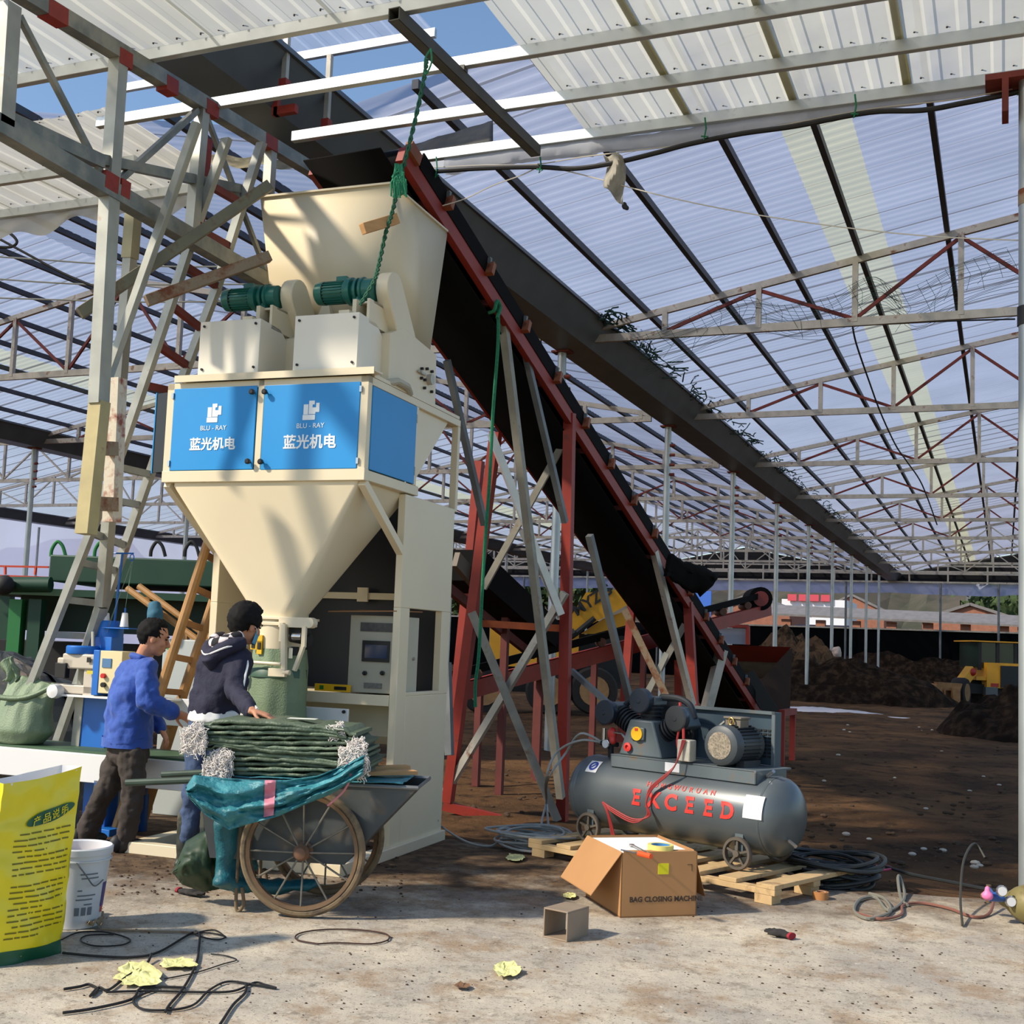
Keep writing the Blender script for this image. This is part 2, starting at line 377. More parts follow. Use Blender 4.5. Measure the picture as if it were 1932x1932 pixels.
# gutters
def gutter(x, y0, y1, lab):
    x += .32; P = [(-.30, 0), (.30, 0), (.56, .42), (.60, .42), (.60, .47), (.50, .47), (.27, .04), (-.27, .04), (-.50, .47), (-.60, .47), (-.60, .42), (-.56, .42)]
    t = thing('valley_gutter', lab, 'gutter', (x, y0, GZ))
    obj('trough', MB().prism([(x+a, y0, GZ+b) for a, b in P], (0, y1-y0, 0)), GUT, t)
    mb = MB(); y = y0+.4
    while y < y1: mb.box(x-.46, x+.46, y-.03, y+.03, GZ+.30, GZ+.34); y += 3.5
    obj('strap', mb, RUSTRED, t)
    return t
gutter(GX, 6.95, 81, 'long grey steel valley gutter running over the packing machine into the distance')
gutter(GX-BAY, 16, 81, 'second dark valley gutter, far left behind the ladder'); gutter(GX-2*BAY, 24, 81, 'third valley gutter at the far left film wall')
# posts
def post(x, y, lab, grp, r=.075):
    t = thing('round_post', lab, 'post', (x, y, ground_z(x, y)-.05), 0, grp)
    obj('pipe', MB().cyl((x, y, ground_z(x, y)-.05), (x, y, GZ), r, n=12), PIPE, t)
    obj('cap_plate', MB().box(x-.16, x+.16, y-.12, y+.12, GZ-.03, GZ+.0), RUSTRED, t)
    mb = MB()
    for k in range(4): mb.cyl((x+.07, y-.02, GZ-.45-.22*k), (x+.17, y-.02, GZ-.45-.22*k), .035, n=8)
    if y < 60: obj('insulator', mb, RUSTRED, t)
for k in range(9): post(GX+.10, Y0+DY*k, 'round galvanised post under the main valley gutter, %s from the front' % ordinal(k), 'posts under the main gutter')
for k in range(8): post(GX-BAY+.33, Y0+DY*(k+1), 'round grey post under the second gutter behind the ladder, %s from the front' % ordinal(k), 'posts under the second gutter')
# trusses
BCZ = 6.70
def truss_parts(xa, y, side='both', joints=True):
    xb = xa+BAY; xr = xa+BAY/2; zr = ZR+SL*(BAY/2-.35)-.06
    zt = lambda d: ZR+SL*max(0, d-.35)-.10
    D = [.55, 1.9, 3.45, 4.95, 6.5, 8.0]
    parts = {'chord': MB(), 'rafter': [], 'strut': [], 'brace': []}
    parts['chord'].bar((xa+.3, y, BCZ), (xb-.3, y, BCZ), .07, .13)
    for sg in (1, -1):
        if side == 'left' and sg < 0: continue
        base = xa if sg > 0 else xb
        X = lambda d: base+sg*d
        parts['rafter'].append(MB().bar((X(.2), y, zt(.2)), (X(BAY/2), y, zt(BAY/2)), .07, .11))
        for d in D: parts['strut'].append(MB().bar((X(d), y, BCZ), (X(d), y, zt(d)), .085))
        for a, b in ((1.9, 3.45), (4.95, 3.45), (4.95, 6.5), (8.0, 6.5), (8.0, 9.4)):
            parts['brace'].append(MB().bar((X(a), y, BCZ+.05), (X(b), y, zt(b)-.06), .045, .055))
    parts['strut'].append(MB().bar((xr, y, BCZ), (xr, y, zt(BAY/2)), .085))
    return parts
def truss(xa, y, lab, grp, detail=True, side='both'):
    P = truss_parts(xa, y, side)
    if not detail:
        mb = MB()
        for q in [P['chord']]+P['rafter']+P['strut']+P['brace']: mb.add(q.v, q.f)
        return obj('roof_truss', mb, GALV, label=lab, cat='roof truss', group=grp, ang=0)
    t = thing('roof_truss', lab, 'roof truss', (xa+BAY/2, y, BCZ), 0, grp)
    obj('bottom_chord', P['chord'], GALV, t)
    for q in P['rafter']: obj('top_chord', q, GALV, t)
    for q in P['strut']: obj('strut', q, GALV, t)
    for q in P['brace']: obj('brace', q, RUSTRED, t, label='red oxide diagonal brace')
    return t
for b in range(3):
    xa = GX-BAY*b; t0 = None
    for k in range(9):
        if b == 2 and k < 1: continue
        lab = 'steel roof truss spanning the %s bay, %s from the front' % (BN[b], ordinal(k)); grp = 'roof trusses of the %s bay' % BN[b]
        if k < 6 and b < 2:
            if t0 is None: t0 = truss(xa, Y0+DY*k, lab, grp, side='left' if b == 0 else 'both')
            else: dup(t0, (xa+BAY/2, Y0+DY*k, BCZ), None, lab, grp)
        else: truss(xa, Y0+DY*k, lab, grp, False, 'left' if b == 0 else 'both')
# far end wall: dark fence, film valance, black net gable with rails
FENCE = mat('fence_dark', (9, 11, 13), .95, 0, .2, .3, spec=.03); NETB = mat('net_black', (22, 22, 24), .9, 0, .3, .8)
structure('wall_back', MB().box(-60, 22, 81.2, 81.28, -.6, 3.35), FENCE)
obj('fence_rail', MB().box(-60, 22, 81.1, 81.2, 3.33, 3.43), GALV, kind='structure')
VAL = film('valance_film', (176, 180, 214), .18, transl=.6, var=.1, scale=.3)
def val(u, v):
    x = -50+72*u; return (x, 80.9+.05*math.sin(x*3), 5.68+.74*v+.05*math.sin(x*.7)*(1-v)+.06*fbm(x, 0, 0, .5)+ -.013*(x+6)*0)
structure('wall_film', MB().grid(160, 3, val), VAL)
mb = MB()
for b in range(3):
    xa = GX-BAY*b
    mb.prism([(xa, 81.1, 6.42), (xa+BAY, 81.1, 6.42), (xa+BAY, 81.1, ZR), (xa+BAY/2, 81.1, roof_z(xa+BAY/2)), (xa, 81.1, ZR)], (0, .02, 0))
structure('wall_gable', mb, NETB)
t = thing('end_frame', 'pale rails and studs of the far end wall above the film strip', 'wall frame', (-20, 80.7, 6.4))
mb = MB()
for z in (6.45, 7.0, 7.5): obj('rail', MB().bar((-50, 80.75, z), (12, 80.75, z), .09, .11), GALV, t)
for k in range(26): mb.bar((-48+2.35*k, 80.75, 6.4), (-48+2.35*k, 80.75, 7.55), .10)
obj('stud', mb, GALV, t, kind='stuff')
for i, xx in enumerate((925, 985, 1240, 1595, 1774, 1884)):
    p = PY(xx, 1200, 80.6); obj('thin_post', MB().cyl((p[0], p[1], -.4), (p[0], p[1], 6.4), .075, n=8), GALV_D, label='thin post standing at the far dark fence, %s from the left' % ordinal(i), cat='post', group='thin end wall posts')
# far left film wall
LW = film('left_wall_film', (186, 192, 226), .12, transl=.65, var=.12, scale=.25)
XW = GX-2*BAY
structure('wall_left', MB().grid(40, 6, lambda u, v: (XW-.4+.06*math.sin(u*90), 24+57*u, -.3+6.9*v)), LW)
for i in range(5): obj('wall_stud', MB().cyl((XW-.25, 28+6*i, -.3), (XW-.25, 28+6*i, 6.4), .06, n=8), PIPE, label='thin pipe stud on the far left film wall, %s from the front' % ordinal(i), cat='post', group='studs of the film wall')
# ---------------------------------------------------------------- beyond the fence
HILL = mat('hillside', (84, 78, 70), 1, 0, .3, .02, (66, 68, 58), .5, .1, scale2=.04, spec=.05)
mb = MB().grid(120, 8, lambda u, v: (-420+640*u, 300+120*v, -2+(34+14*fbm(u*8, 1)+6*fbm(u*30, 2))*math.sin(v*1.5)+5*fbm(u*40, v*6)))
structure('hill', mb, HILL, ang=0)
BRICK = mat('brick_wall', (150, 100, 78), .9, 0, .15, 3); TILE = mat('shed_roof', (118, 114, 112), .9, 0, .15, .6, stretch=(4, 1, 1))
WHITEW = mat('white_render', (224, 226, 230), .7); DARKV = mat('shed_shade', (20, 20, 24), .9); BLUEW = mat('blue_sheet', (50, 100, 190), .6)
REDS = mat('red_sign', (196, 70, 84), .6)
def wx(x, y, Y): return PY(x, y, Y)
t = thing('open_shed', 'long low shed with grey tiled roof behind the dark fence', 'shed', (-6, 96, 0))
a, b_ = wx(1440, 1180, 94), wx(1945, 1200, 94)
obj('roof', MB().hexa([wx(1436, 1160, 93), wx(1950, 1184, 93), wx(1950, 1166, 100), wx(1436, 1143, 100)]+[q+np.array([0, 0, .15]) for q in (wx(1436, 1160, 93), wx(1950, 1184, 93), wx(1950, 1166, 100), wx(1436, 1143, 100))]), TILE, t)
obj('shade_wall', MB().box(-20, 1, 99, 99.2, 0, 3.8), DARKV, t)  # near-black colour paints in the shade under the open shed roof
for k in range(7): obj('pier', MB().box(-16+2.6*k, -15.3+2.6*k, 93.4, 94.0, 0, wx(1700, 1174, 93.4)[2]), BRICK, t)
obj('hung_sheet', MB().box(-15, -11, 94.2, 94.25, 2, 3.85), mat('pale_sheet', (170, 170, 210), .8), t); obj('hung_sheet', MB().box(-9.0, -5.5, 94.2, 94.25, 2, 3.75), mat('pale_sheet', (170, 170, 210), .8), t)
def gable(name, x0, x1, Y, y_top, y_bot, lab):
    p, q = wx(x0, y_bot, Y), wx(x1, y_bot, Y); tp = wx((x0+x1)/2, y_top, Y)
    t = thing(name, lab, 'building', ((p[0]+q[0])/2, Y, 0))
    obj('wall', MB().prism([(p[0], Y, 0), (q[0], Y, 0), (q[0], Y, q[2]), (tp[0], Y, tp[2]), (p[0], Y, p[2])], (0, 12, 0)), BRICK, t)
    mb = MB()
    for e in (p, q): mb.bar((e[0]+(e[0]-tp[0])*.06, Y+6, e[2]-.1), (tp[0], Y+6, tp[2]+.2), 12.6, .25)
    obj('roof', mb, TILE, t)
gable('brick_house', 1335, 1490, 112, 1127, 1152, 'orange brick gable behind the shed, left of the white building')
gable('brick_house', 1545, 1668, 155, 1125, 1152, 'orange brick gable right of the white building')
gable('brick_house', 1740, 1920, 112, 1144, 1168, 'wide orange brick gable at the far right below the silo')
t = thing('white_building', 'white block with red roof signs beyond the shed', 'building', (-28, 140, 0)); p, q = wx(1475, 1130, 140), wx(1598, 1150, 140)
obj('wall', MB().box(p[0], q[0], 140, 150, 0, p[2]), WHITEW, t)
mb = MB()
for k in range(4): c = wx(1493+21*k, 1126, 139); mb.box(c[0]-.5, c[0]+.5, 139.5, 139.8, p[2]-.2, p[2]+.55)
obj('roof_sign', mb, REDS, t)
t = thing('silo', 'white cylindrical silo on the horizon at far right', 'silo', (0, 170, 0)); p, q = wx(1848, 1122, 170), wx(1878, 1122, 170)
obj('shell', MB().cyl(((p[0]+q[0])/2, 170, 0), ((p[0]+q[0])/2, 170, p[2]+1.5), (q[0]-p[0])/2+.4, n=24), WHITEW, t)
obj('stair', MB().box(p[0]-1.6, p[0]-.6, 169, 170, 0, p[2]+1), GALV_D, t)
p = wx(1322, 1128, 100); obj('blue_panel', MB().box(p[0]-.9, p[0]+.9, 100, 100.2, -.4, p[2]+.6), BLUEW, label='small bright blue sheet wall seen beside the conveyor belt', cat='panel')
LEAF = mat('leaves', (74, 92, 54), .8, 0, .35, 1.5, (50, 62, 40), .5, .1, spec=.2); BARK = mat('bark', (70, 56, 44), .9)
def tree(x, y, z, r, h, seed, lab, grp='trees beyond the fence'):
    rnd = random.Random(seed); t = thing('tree', lab, 'tree', (x, y, z), 0, grp)
    obj('trunk', MB().cyl((x, y, z), (x, y, z+h*.6), .18*r/3, n=8), BARK, t)
    mb = MB()
    for k in range(900):
        a, b, rr = rnd.uniform(0, 2*math.pi), math.acos(rnd.uniform(-1, 1)), r*rnd.uniform(.6, 1.05)*(1+.25*fbm(k*.37, seed))
        c = Vector((x+rr*math.cos(a)*math.sin(b), y+rr*math.sin(a)*math.sin(b), z+h*.62+rr*.75*math.cos(b))); s = r*rnd.uniform(.06, .12)
        d = Vector((rnd.uniform(-1, 1), rnd.uniform(-1, 1), rnd.uniform(-1, 1))).normalized(); e = d.orthogonal().normalized()*s; f = d.cross(e)
        mb.add([c-e, c+f*.6, c+e, c-f*.6], [(0, 1, 2, 3)])
    mb.sphere((x, y, z+h*.62), (r*.75, r*.75, r*.55), 10, 6)
    obj('foliage', mb, LEAF, t, ang=0)
for i, (xx, yy, Y, r, h, lab) in enumerate([(950, 1100, 96, 3.4, 5.5, 'green tree beyond the fence left of the conveyor legs'), (1010, 1105, 100, 3.2, 5.6, 'green tree beyond the fence seen between the conveyor braces'), (1085, 1112, 97, 3.6, 5.2, 'dark green tree behind the yellow loader boom'), (880, 1120, 92, 3.0, 5.0, 'green tree just right of the packing machine'), (1905, 1140, 118, 4.2, 6.0, 'round green tree at far right beside the silo'), (1300, 1150, 103, 1.6, 3.6, 'low bush beneath the conveyor flap on the horizon')]):
    p = PY(xx, yy, Y); tree(p[0], Y, -.35, r, (p[2]+.35)/.62, i+3, lab)
# ================================================================ canopy over the packing machine
ZP = 5.30
CZ = mat('canopy_tube', (196, 200, 198), .36, .6, .10, 5, (130, 120, 104), .70, .05)
TUBE_D = mat('canopy_rafter', (84, 82, 74), .6, .3, .2, 5)
REDP = mat('red_primer', (138, 40, 28), .6, 0, .2, 12)
RUSTY = mat('rusty_steel', (150, 132, 108), .65, .2, .2, 7, (118, 66, 38), .52, .08)
OLIVE = mat('olive_channel', (116, 112, 92), .6, .3, .15, 6, (100, 74, 50), .62)
def canopy_purlin(x0, x1, y, lab, z=ZP):
    t = thing('canopy_purlin', lab, 'canopy purlin', ((x0+x1)/2, y, z), 0, 'cross purlins of the canopy')
    obj('tube', MB().box(x0, x1, y-.025, y+.025, z-.04, z+.04), CZ, t, bevel=.004)
    return t
canopy_purlin(-8.5, 3.0, 6.05, 'silver cross tube of the canopy nearest the camera')
canopy_purlin(-6.35, 3.0, 6.78, 'silver cross tube of the canopy, second from the camera')
canopy_purlin(-5.05, 3.0, 7.45, 'silver cross tube of the canopy, third from the camera')
canopy_purlin(-4.38, .22, 8.08, 'silver cross tube of the canopy carrying the black cable')
canopy_purlin(-5.22, -4.46, 8.10, 'short silver cross tube over the conveyor head')
canopy_purlin(-9.5, -6.55, 7.45, 'pale cross tube under the white sheets at the far left')
canopy_purlin(-9.5, -6.25, 8.10, 'pale cross tube at far left with the hanging white film')
t = thing('canopy_rafter', 'dark square tube slung under the canopy tubes above the hopper', 'rafter', (-3.3, 7, 5.17))
P, Q = Vector((-3.36, 5.93, 5.20)), Vector((-3.27, 8.03, 5.20)); mb = MB()
for dx, dz in ((-.035, 0), (.035, 0)): mb.bar(P+Vector((dx, 0, 0)), Q+Vector((dx, 0, 0)), .006, .08)
for dz in (-.037, .037): mb.bar(P+Vector((0, 0, dz)), Q+Vector((0, 0, dz)), .07, .006)
obj('tube', mb, TUBE_D, t)
for yy in (6.78, 7.45): obj('weld', MB().box(-3.36, -3.28, yy-.03, yy+.03, 5.235, 5.27), TUBE_D, t)
# sheets
def canopy_film(name, rgb, transp, **k): return film(name, rgb, transp, **k)
FRP = canopy_film('fibreglass_sheet', (206, 206, 196), .10, transl=.66, var=.10, scale=1.4, stretch=(1, .5, 1), stain=(150, 156, 172), sthr=.62)
FRPY = canopy_film('fibreglass_lap', (196, 190, 156), .05, transl=.6, var=.08, scale=2)
WSH = canopy_film('white_sheet', (222, 220, 208), .08, transl=.5, var=.06, scale=1.5)
PLF = canopy_film('loose_film', (216, 218, 222), .16, transl=.5, var=.1, scale=3)
TRP = canopy_film('clear_sheet', (190, 200, 222), .45, transl=.6, var=.1, scale=2)
def ribbed(x0, x1, y0, y1, z, m, lab, pitch=.19, h=.013, name='roof_sheet', lap=True, ny=4):
    t = thing(name, lab, 'roof sheet', ((x0+x1)/2, (y0+y1)/2, z)); pr = []
    x = x0
    while x < x1-1e-6:
        for dx, hh in ((0, h), (.05, h), (.068, 0), (pitch-.018, 0)):
            if x+dx < x1: pr.append((x+dx, hh))
        x += pitch
    pr.append((x1, h)); n = len(pr); mb = MB()
    for j in range(ny+1):
        y = y0+(y1-y0)*j/ny
        for x, hh in pr: mb.v.append((x, y, z+hh+.006*math.sin(x*7+y*3)))
    for j in range(ny):
        for i in range(n-1): mb.f.append((j*n+i, j*n+i+1, j*n+n+i+1, j*n+n+i))
    obj('sheet', mb, m, t, ang=20)
    mb = MB(); x = x0+.12
    for yy in (6.05, 6.78, 7.45, 8.08):
        if y0 < yy < y1:
            x = x0+.12
            while x < x1: mb.cyl((x, yy-.05, z-.006), (x, yy-.05, z+.02), .0065, n=6); x += pitch
    if mb.v: obj('screws', mb, TUBE_D, t, kind='stuff')
    return t
ZS = ZP+.055
edges = [-2.92, -2.16, -1.40, -.64, .12, .88, 1.64, 2.4]
for i in range(7): ribbed(edges[i], edges[i+1]+.04, 5.9, 8.16, ZS+.004*(i % 2), FRP, 'translucent ribbed canopy sheet, %s from the open gap' % ordinal(i))
for i in range(1, 7): obj('lap_strip', MB().box(edges[i]-.005, edges[i]+.055, 5.9, 8.16, ZS+.017, ZS+.020), FRPY, label='yellowed overlap strip between canopy sheets, %s from the open gap' % ordinal(i-1), cat='lap strip')
le = [-9.3, -8.4, -7.5, -6.6, -5.7, -4.8, -3.9, -2.95]
for i in range(7): ribbed(le[i], le[i+1]+.03, 5.0, 6.12, ZS+.004*(i % 2), FRP, 'translucent ribbed sheet ahead of the gap, %s from the left' % ordinal(i))
for i in range(4): ribbed(-9.4+.8*i, -8.57+.8*i, 6.7, 8.2, ZS+.004*(i % 2), WSH, 'white ribbed sheet above the hanging film at left, %s from the left' % ordinal(i), pitch=.19, h=.008)
# raised cross tube and clear sheet over the gutter
def px3(x, y, X): return PX(x, y, X)
a, b = G(225, 168, 7.55), G(822, 62, 7.55)
obj('raised_tube', MB().bar(a, b, .05, .09), CZ, label='bright raised cross tube above the valley gutter against the sky', cat='canopy purlin')
Ya = (a[1]+b[1])/2
ribbed(a[0]+.1, b[0]-.05, Ya-1.6, Ya+.03, 7.60, TRP, 'clear ribbed sheet above the valley gutter', pitch=.2)
for i, (xx, y0, y1, X) in enumerate(((541, 166, 70, -6.25), (622, 242, 104, -6.25))):
    p, q = PX(xx, y0, X), PX(xx+1, y1, X); t = thing('gutter_stanchion', 'thin upright standing on the gutter edge, %s from the left' % ordinal(i), 'upright', p, 0)
    obj('tube', MB().bar((q[0], q[1], p[2]-.05), q, .05), GALV, t)
    obj('red_foot', MB().box(q[0]-.04, q[0]+.04, q[1]-.04, q[1]+.04, p[2]-.08, p[2]+.06), REDP, t)
p = G(540, 195, 6.55); obj('red_bracket', MB().box(p[0]-.12, p[0]+.12, p[1]-.03, p[1]+.03, 6.44, 6.52).box(p[0]-.14, p[0]-.08, p[1]-.03, p[1]+.03, 6.44, 6.60), REDP, label='red primed bracket under the valley gutter', cat='bracket')
# rolled film and cable under the last cross tube
def along(pts, Y, jit=0): return [PY(x, y, Y) for x, y in pts]
pts = along([(842, 322), (930, 310), (1010, 296), (1100, 288), (1200, 282), (1300, 268), (1420, 246), (1540, 226), (1640, 208), (1760, 192), (1850, 178), (1905, 166)], 8.12)
cp = curve_pts(pts, 6)
mb = MB()
for k in range(len(cp)-1): pass
n = len(cp)
def roll(u, v):
    i = min(int(u*(n-1)), n-2); f = u*(n-1)-i; c = cp[i].lerp(cp[i+1], f); a = v*2*math.pi
    r = .045+.012*fbm(u*30, v*2)+.02*(u < .3); return (c.x, c.y+r*.7*math.sin(a), c.z+.05+r*1.3*math.cos(a))
obj('rolled_film', MB().grid(110, 10, roll), PLF, label='roll of white film tied under the canopy edge along the black cable', cat='plastic film')
BLK = mat('black_rubber', (22, 22, 24), .55, 0, .2, 20)
pts = along([(790, 326), (900, 318), (1010, 315), (1085, 318), (1165, 306), (1240, 288), (1300, 272), (1400, 252), (1500, 238), (1640, 212), (1740, 208), (1820, 194), (1900, 178), (1940, 168)], 8.02)
obj('black_cable', MB().tube(curve_pts(pts, 6), .019, 8), BLK, label='thick black cable sagging along the canopy edge', cat='cable')
WIRE = mat('white_wire', (206, 200, 186), .5)
for i, (lab, q) in enumerate((('upper of the thin white wires strung along the black cable', [(790, 318), (900, 312), (1010, 310), (1100, 296), (1200, 284), (1330, 268), (1480, 236), (1640, 206), (1800, 188), (1910, 168)]),
        ('thin white wire hanging from the cable knot to the conveyor', [(1020, 312), (985, 330), (930, 350), (880, 374), (835, 388)]),
        ('long thin white wire slung across the right-hand roof', [(1020, 312), (1100, 330), (1260, 372), (1420, 404), (1600, 430), (1760, 446), (1935, 454)]))):
    obj('thin_wire', MB().tube(curve_pts(along(q, 8.05), 5), .0045, 5), WIRE, label=lab, cat='wire')
GROPE = mat('green_rope', (30, 120, 84), .8, 0, .25, 60)
for i, (x, y0, y1) in enumerate(((823, 296, 336), (1019, 296, 326), (1330, 222, 264), (1613, 178, 222), (1927, 150, 186))):
    a, b = PY(x, y0, 8.0), PY(x-2, y1, 8.0); t_ = Vector(a); c_ = (V3(a)+V3(b))/2+Vector((.012, 0, 0))
    obj('rope_tie', MB().tube([V3(a), c_, V3(b), V3(b)+Vector((.03, 0, .02)), V3(b)+Vector((-.02, 0, .03))], .006, 6), GROPE, label='short green rope tie on the canopy edge, %s from the left' % ordinal(i), cat='rope', group='ties on the canopy edge')
def flap(u, v):
    x = 1138+36*u+6*math.sin(v*5)+(8*v*v); y = 292+ (62+34*u*(v > .4))*v+4*math.sin(u*7+v*3); p = PY(x, y, 8.0+.06*math.sin(u*6+v*4)); return p
obj('torn_film', MB().grid(10, 14, flap), film('torn_film', (188, 184, 172), .1, transl=.4, var=.2, scale=14), label='torn flap of dirty film hanging from the black cable', cat='plastic film', solid=.003)
t = thing('film_roll_end', 'black knotted end dangling below the torn film flap', 'tie', PY(1178, 388, 8.0)); p = PY(1178, 388, 8.0)
obj('knot', remesh(MB().sphere(p, (.02, .02, .03)).sphere((p[0]+.02, p[1], p[2]-.02), .018), .008), BLK, t)
# hanging film at left
def lf(u, v):
    x = -30+392*u; top = 420-.118*(x)-2; drop = 34+8*math.sin(u*9)+9*math.sin(u*23+1)-10*u; p = PY(x, top+drop*v-8, 8.12+.05*math.sin(u*26+v*2)*v); return p
obj('hanging_film', MB().grid(60, 8, lf), WSH, label='white film strip hanging along the canopy edge at far left', cat='plastic film')
# torn eave of the left bay
def eave(u, v):
    x = 215+470*u; y = 282+.045*(x-215)*1.2+18*v+6*fbm(u*9, v*2)*v+3*math.sin(u*40); p = PY(x, y, 10.0-.4*v+.15*fbm(u*12, v)); return p
obj('torn_eave', MB().grid(70, 5, eave), film('eave_film', (170, 162, 136), .05, transl=.4, var=.35, scale=7), label='ragged dirty film along the left roof eave above the hopper', cat='plastic film')
def eave2(u, v):
    x = 690+240*u; y = 300-72*u+(16+22*u)*v+3*fbm(u*8, v); return PY(x, y, 10.1-.3*v)
obj('torn_eave', MB().grid(30, 4, eave2), mat('dark_film', (44, 44, 42), .6, 0, .5, 8), label='black bundled film along the right roof eave above the conveyor head', cat='plastic film', solid=.01)
def eave3(u, v):
    x = 720+250*u; y = 325-62*u+(14+10*u)*v+3*fbm(u*8, v+4); return PY(x, y, 9.2-.1*v)
obj('slack_film', MB().grid(30, 4, eave3), PLF, label='slack grey film sheet behind the conveyor head', cat='plastic film')
# ---------------------------------------------------------------- right column
t = thing('canopy_column', 'tall galvanised pipe column at the right edge of the photo', 'column', (.14, 8.0, 0))
obj('pipe', MB().cyl((.14, 8.0, 0), (.14, 8.0, 5.24), .062, n=20), PIPE, t)
obj('collar', MB().cyl((.14, 8.0, 3.62), (.14, 8.0, 3.74), .07, n=20), BLK, t, label='dark collar band')
obj('head_plate', MB().box(-.12, .3, 7.9, 8.12, 5.22, 5.26).box(-.02, .02, 7.9, 8.1, 5.0, 5.22), RUSTRED, t)
obj('rust_band', MB().cyl((.14, 8.0, 4.4), (.14, 8.0, 4.5), .0645, n=20), RUSTY, t)
# ---------------------------------------------------------------- steel lattice at left
XT = -5.28
def T(x, y): return PX(x, y, XT)
STL = mat('lattice_steel', (120, 124, 120), .5, .4, .2, 4, (150, 148, 136), .55, .1)
PALE = mat('pale_weathered_steel', (158, 158, 148), .45, .4, .2, 4, (150, 104, 72), .68, .05)
t = thing('lattice_girder', 'steel lattice girder with red primed joints at upper left', 'girder', T(220, 110))
obj('top_chord', MB().bar(T(-40, -62), T(590, 322), .09, .10), STL, t)
obj('bottom_chord', MB().bar(T(-40, 216), T(512, 538), .10, .11), STL, t)
obj('strut', MB().bar(T(16, 10), T(2, 236), .10, .10), PALE, t); obj('strut', MB().bar(T(224, 112), T(208, 345), .085), PALE, t)
obj('strut', MB().bar(T(382, 208), T(362, 436), .075), PALE, t); obj('strut', MB().bar(T(512, 270), T(506, 368), .07), PALE, t)
for a, b, w_ in (((36, 30), (198, 340), .034), ((372, 208), (214, 350), .04), ((388, 216), (508, 528), .032)): obj('brace', MB().bar(T(*a), T(*b), w_), STL, t)
obj('channel', MB().bar(T(-10, 214), T(192, 306), .06, .085), STL, t); obj('channel', MB().bar(T(184, 300), T(505, 368), .05, .065), STL, t)
for i, (x, y, l, axis) in enumerate(((100, 25, 34, 0), (228, 112, 26, 0), (316, 162, 26, 0), (392, 206, 30, 0), (504, 270, 34, 0), (200, 345, 26, 1), (226, 358, 18, 1), (508, 526, 20, 1))):
    d = (T(590, 322)-T(-40, -62)) if axis == 0 else (T(512, 538)-T(-40, 216)); d = d/np.linalg.norm(d); c = T(x, y); k = l/430
    obj('joint', MB().bar(c-d*k, c+d*k, (.093 if axis == 0 else .103), (.103 if axis == 0 else .113)), REDP, t, label='red primed joint')
obj('red_side', MB().bar(T(394, 262), T(378, 430), .02, .07), REDP, t, label='red primed face of the strut')
obj('post', MB().bar(T(208, 345), T(186, 762), .085, .10), PALE, t)
obj('post_extension', MB().bar(T(188, 758), T(162, 1008), .10, .09), mat('yellowed_post', (172, 158, 112), .55, .1, .12, 6, (140, 84, 50), .7), t, label='yellowed lower post section')
obj('splice_tube', MB().bar(PX(222, 714, XT-.05), PX(211, 985, XT-.05), .085), mat('primed_tube', (206, 196, 176), .55, .1, .15, 8, (140, 64, 36), .58), t, label='rust spotted white splice tube')
for y in (845, 950): obj('splice_plate', MB().bar(PX(178, y, XT-.03), PX(218, y+2, XT-.03), .05, .09), RUSTY, t)
# second post
p0, p1, p2, p3 = PD(252, 402, 8.9), PD(222, 760, 8.9), PD(192, 1145, 8.9), PD(166, 1225, 8.95)
t = thing('canopy_post', 'pale galvanised post left of the packing machine behind the lattice', 'post', (p3[0], p3[1], 0))
obj('upper_tube', MB().bar(p0, PD(245, 488, 8.9), .09), mat('tan_post', (160, 152, 120), .6, .2, .15, 5), t)
obj('tube', MB().bar(PD(245, 488, 8.9), p2, .075), PALE, t); obj('bent_foot', MB().bar(p2, p3, .075).bar(p3, (p3[0]-.05, p3[1], 0), .075), PALE, t)
# loose members
for lab, a, b, Da, Db, m, w_ in (('olive steel channel propped slantwise across the lattice', (150, 592), (508, 350), 7.8, 8.4, OLIVE, .075), ('rusty brown steel bar propped below the lattice girder', (276, 568), (508, 484), 8.1, 8.5, RUSTY, .075),
        ('slanting weathered stay running up beside the ladder', (203, 712), (372, 232), 7.9, 7.9, PALE, .055)):
    obj('steel_bar', MB().bar(PD(*a, Da), PD(*b, Db), w_), m, label=lab, cat='steel bar', bevel=.004)
# steel ladder
LAD = mat('ladder_steel', (160, 162, 156), .45, .4, .2, 5, (140, 62, 40), .66, .05)
LR = [(60, 1290, 8.9), (170, 1008, 8.75), (229, 850, 8.65), (322, 574, 8.5), (372, 420, 8.45), (428, 262, 8.4)]
RR = [(180, 1192, 9.25), (287, 884, 9.1), (348, 705, 9.0), (406, 552, 8.95), (440, 440, 8.9), (494, 270, 8.85)]
L3 = [PD(*q) for q in LR]; R3 = [PD(*q) for q in RR]
def ext(P): a, b = P[0], P[1]; k = (a[2]-.02)/(b[2]-a[2]); return [a-(b-a)*k]+P
L3, R3 = ext(L3), ext(R3)
t = thing('steel_ladder', 'long site-welded steel ladder leaning up left of the packing machine', 'ladder', L3[0])
for P in (L3, R3):
    obj('rail', MB().rings([[V3(p)+Vector(o) for o in ((-.032, -.025, 0), (.032, -.025, 0), (.032, .025, 0), (-.032, .025, 0))] for p in P]), LAD, t, ang=30)
def on(P, y):
    px = [(966+F*float(CM[0]@(q-CC))/dep(q), PYY-F*float(CM[1]@(q-CC))/dep(q)) for q in P]
    for i in range(len(P)-1):
        if px[i][1] >= y >= px[i+1][1]:
            f = (px[i][1]-y)/(px[i][1]-px[i+1][1]); return P[i]*(1-f)+P[i+1]*f
    return P[-1]
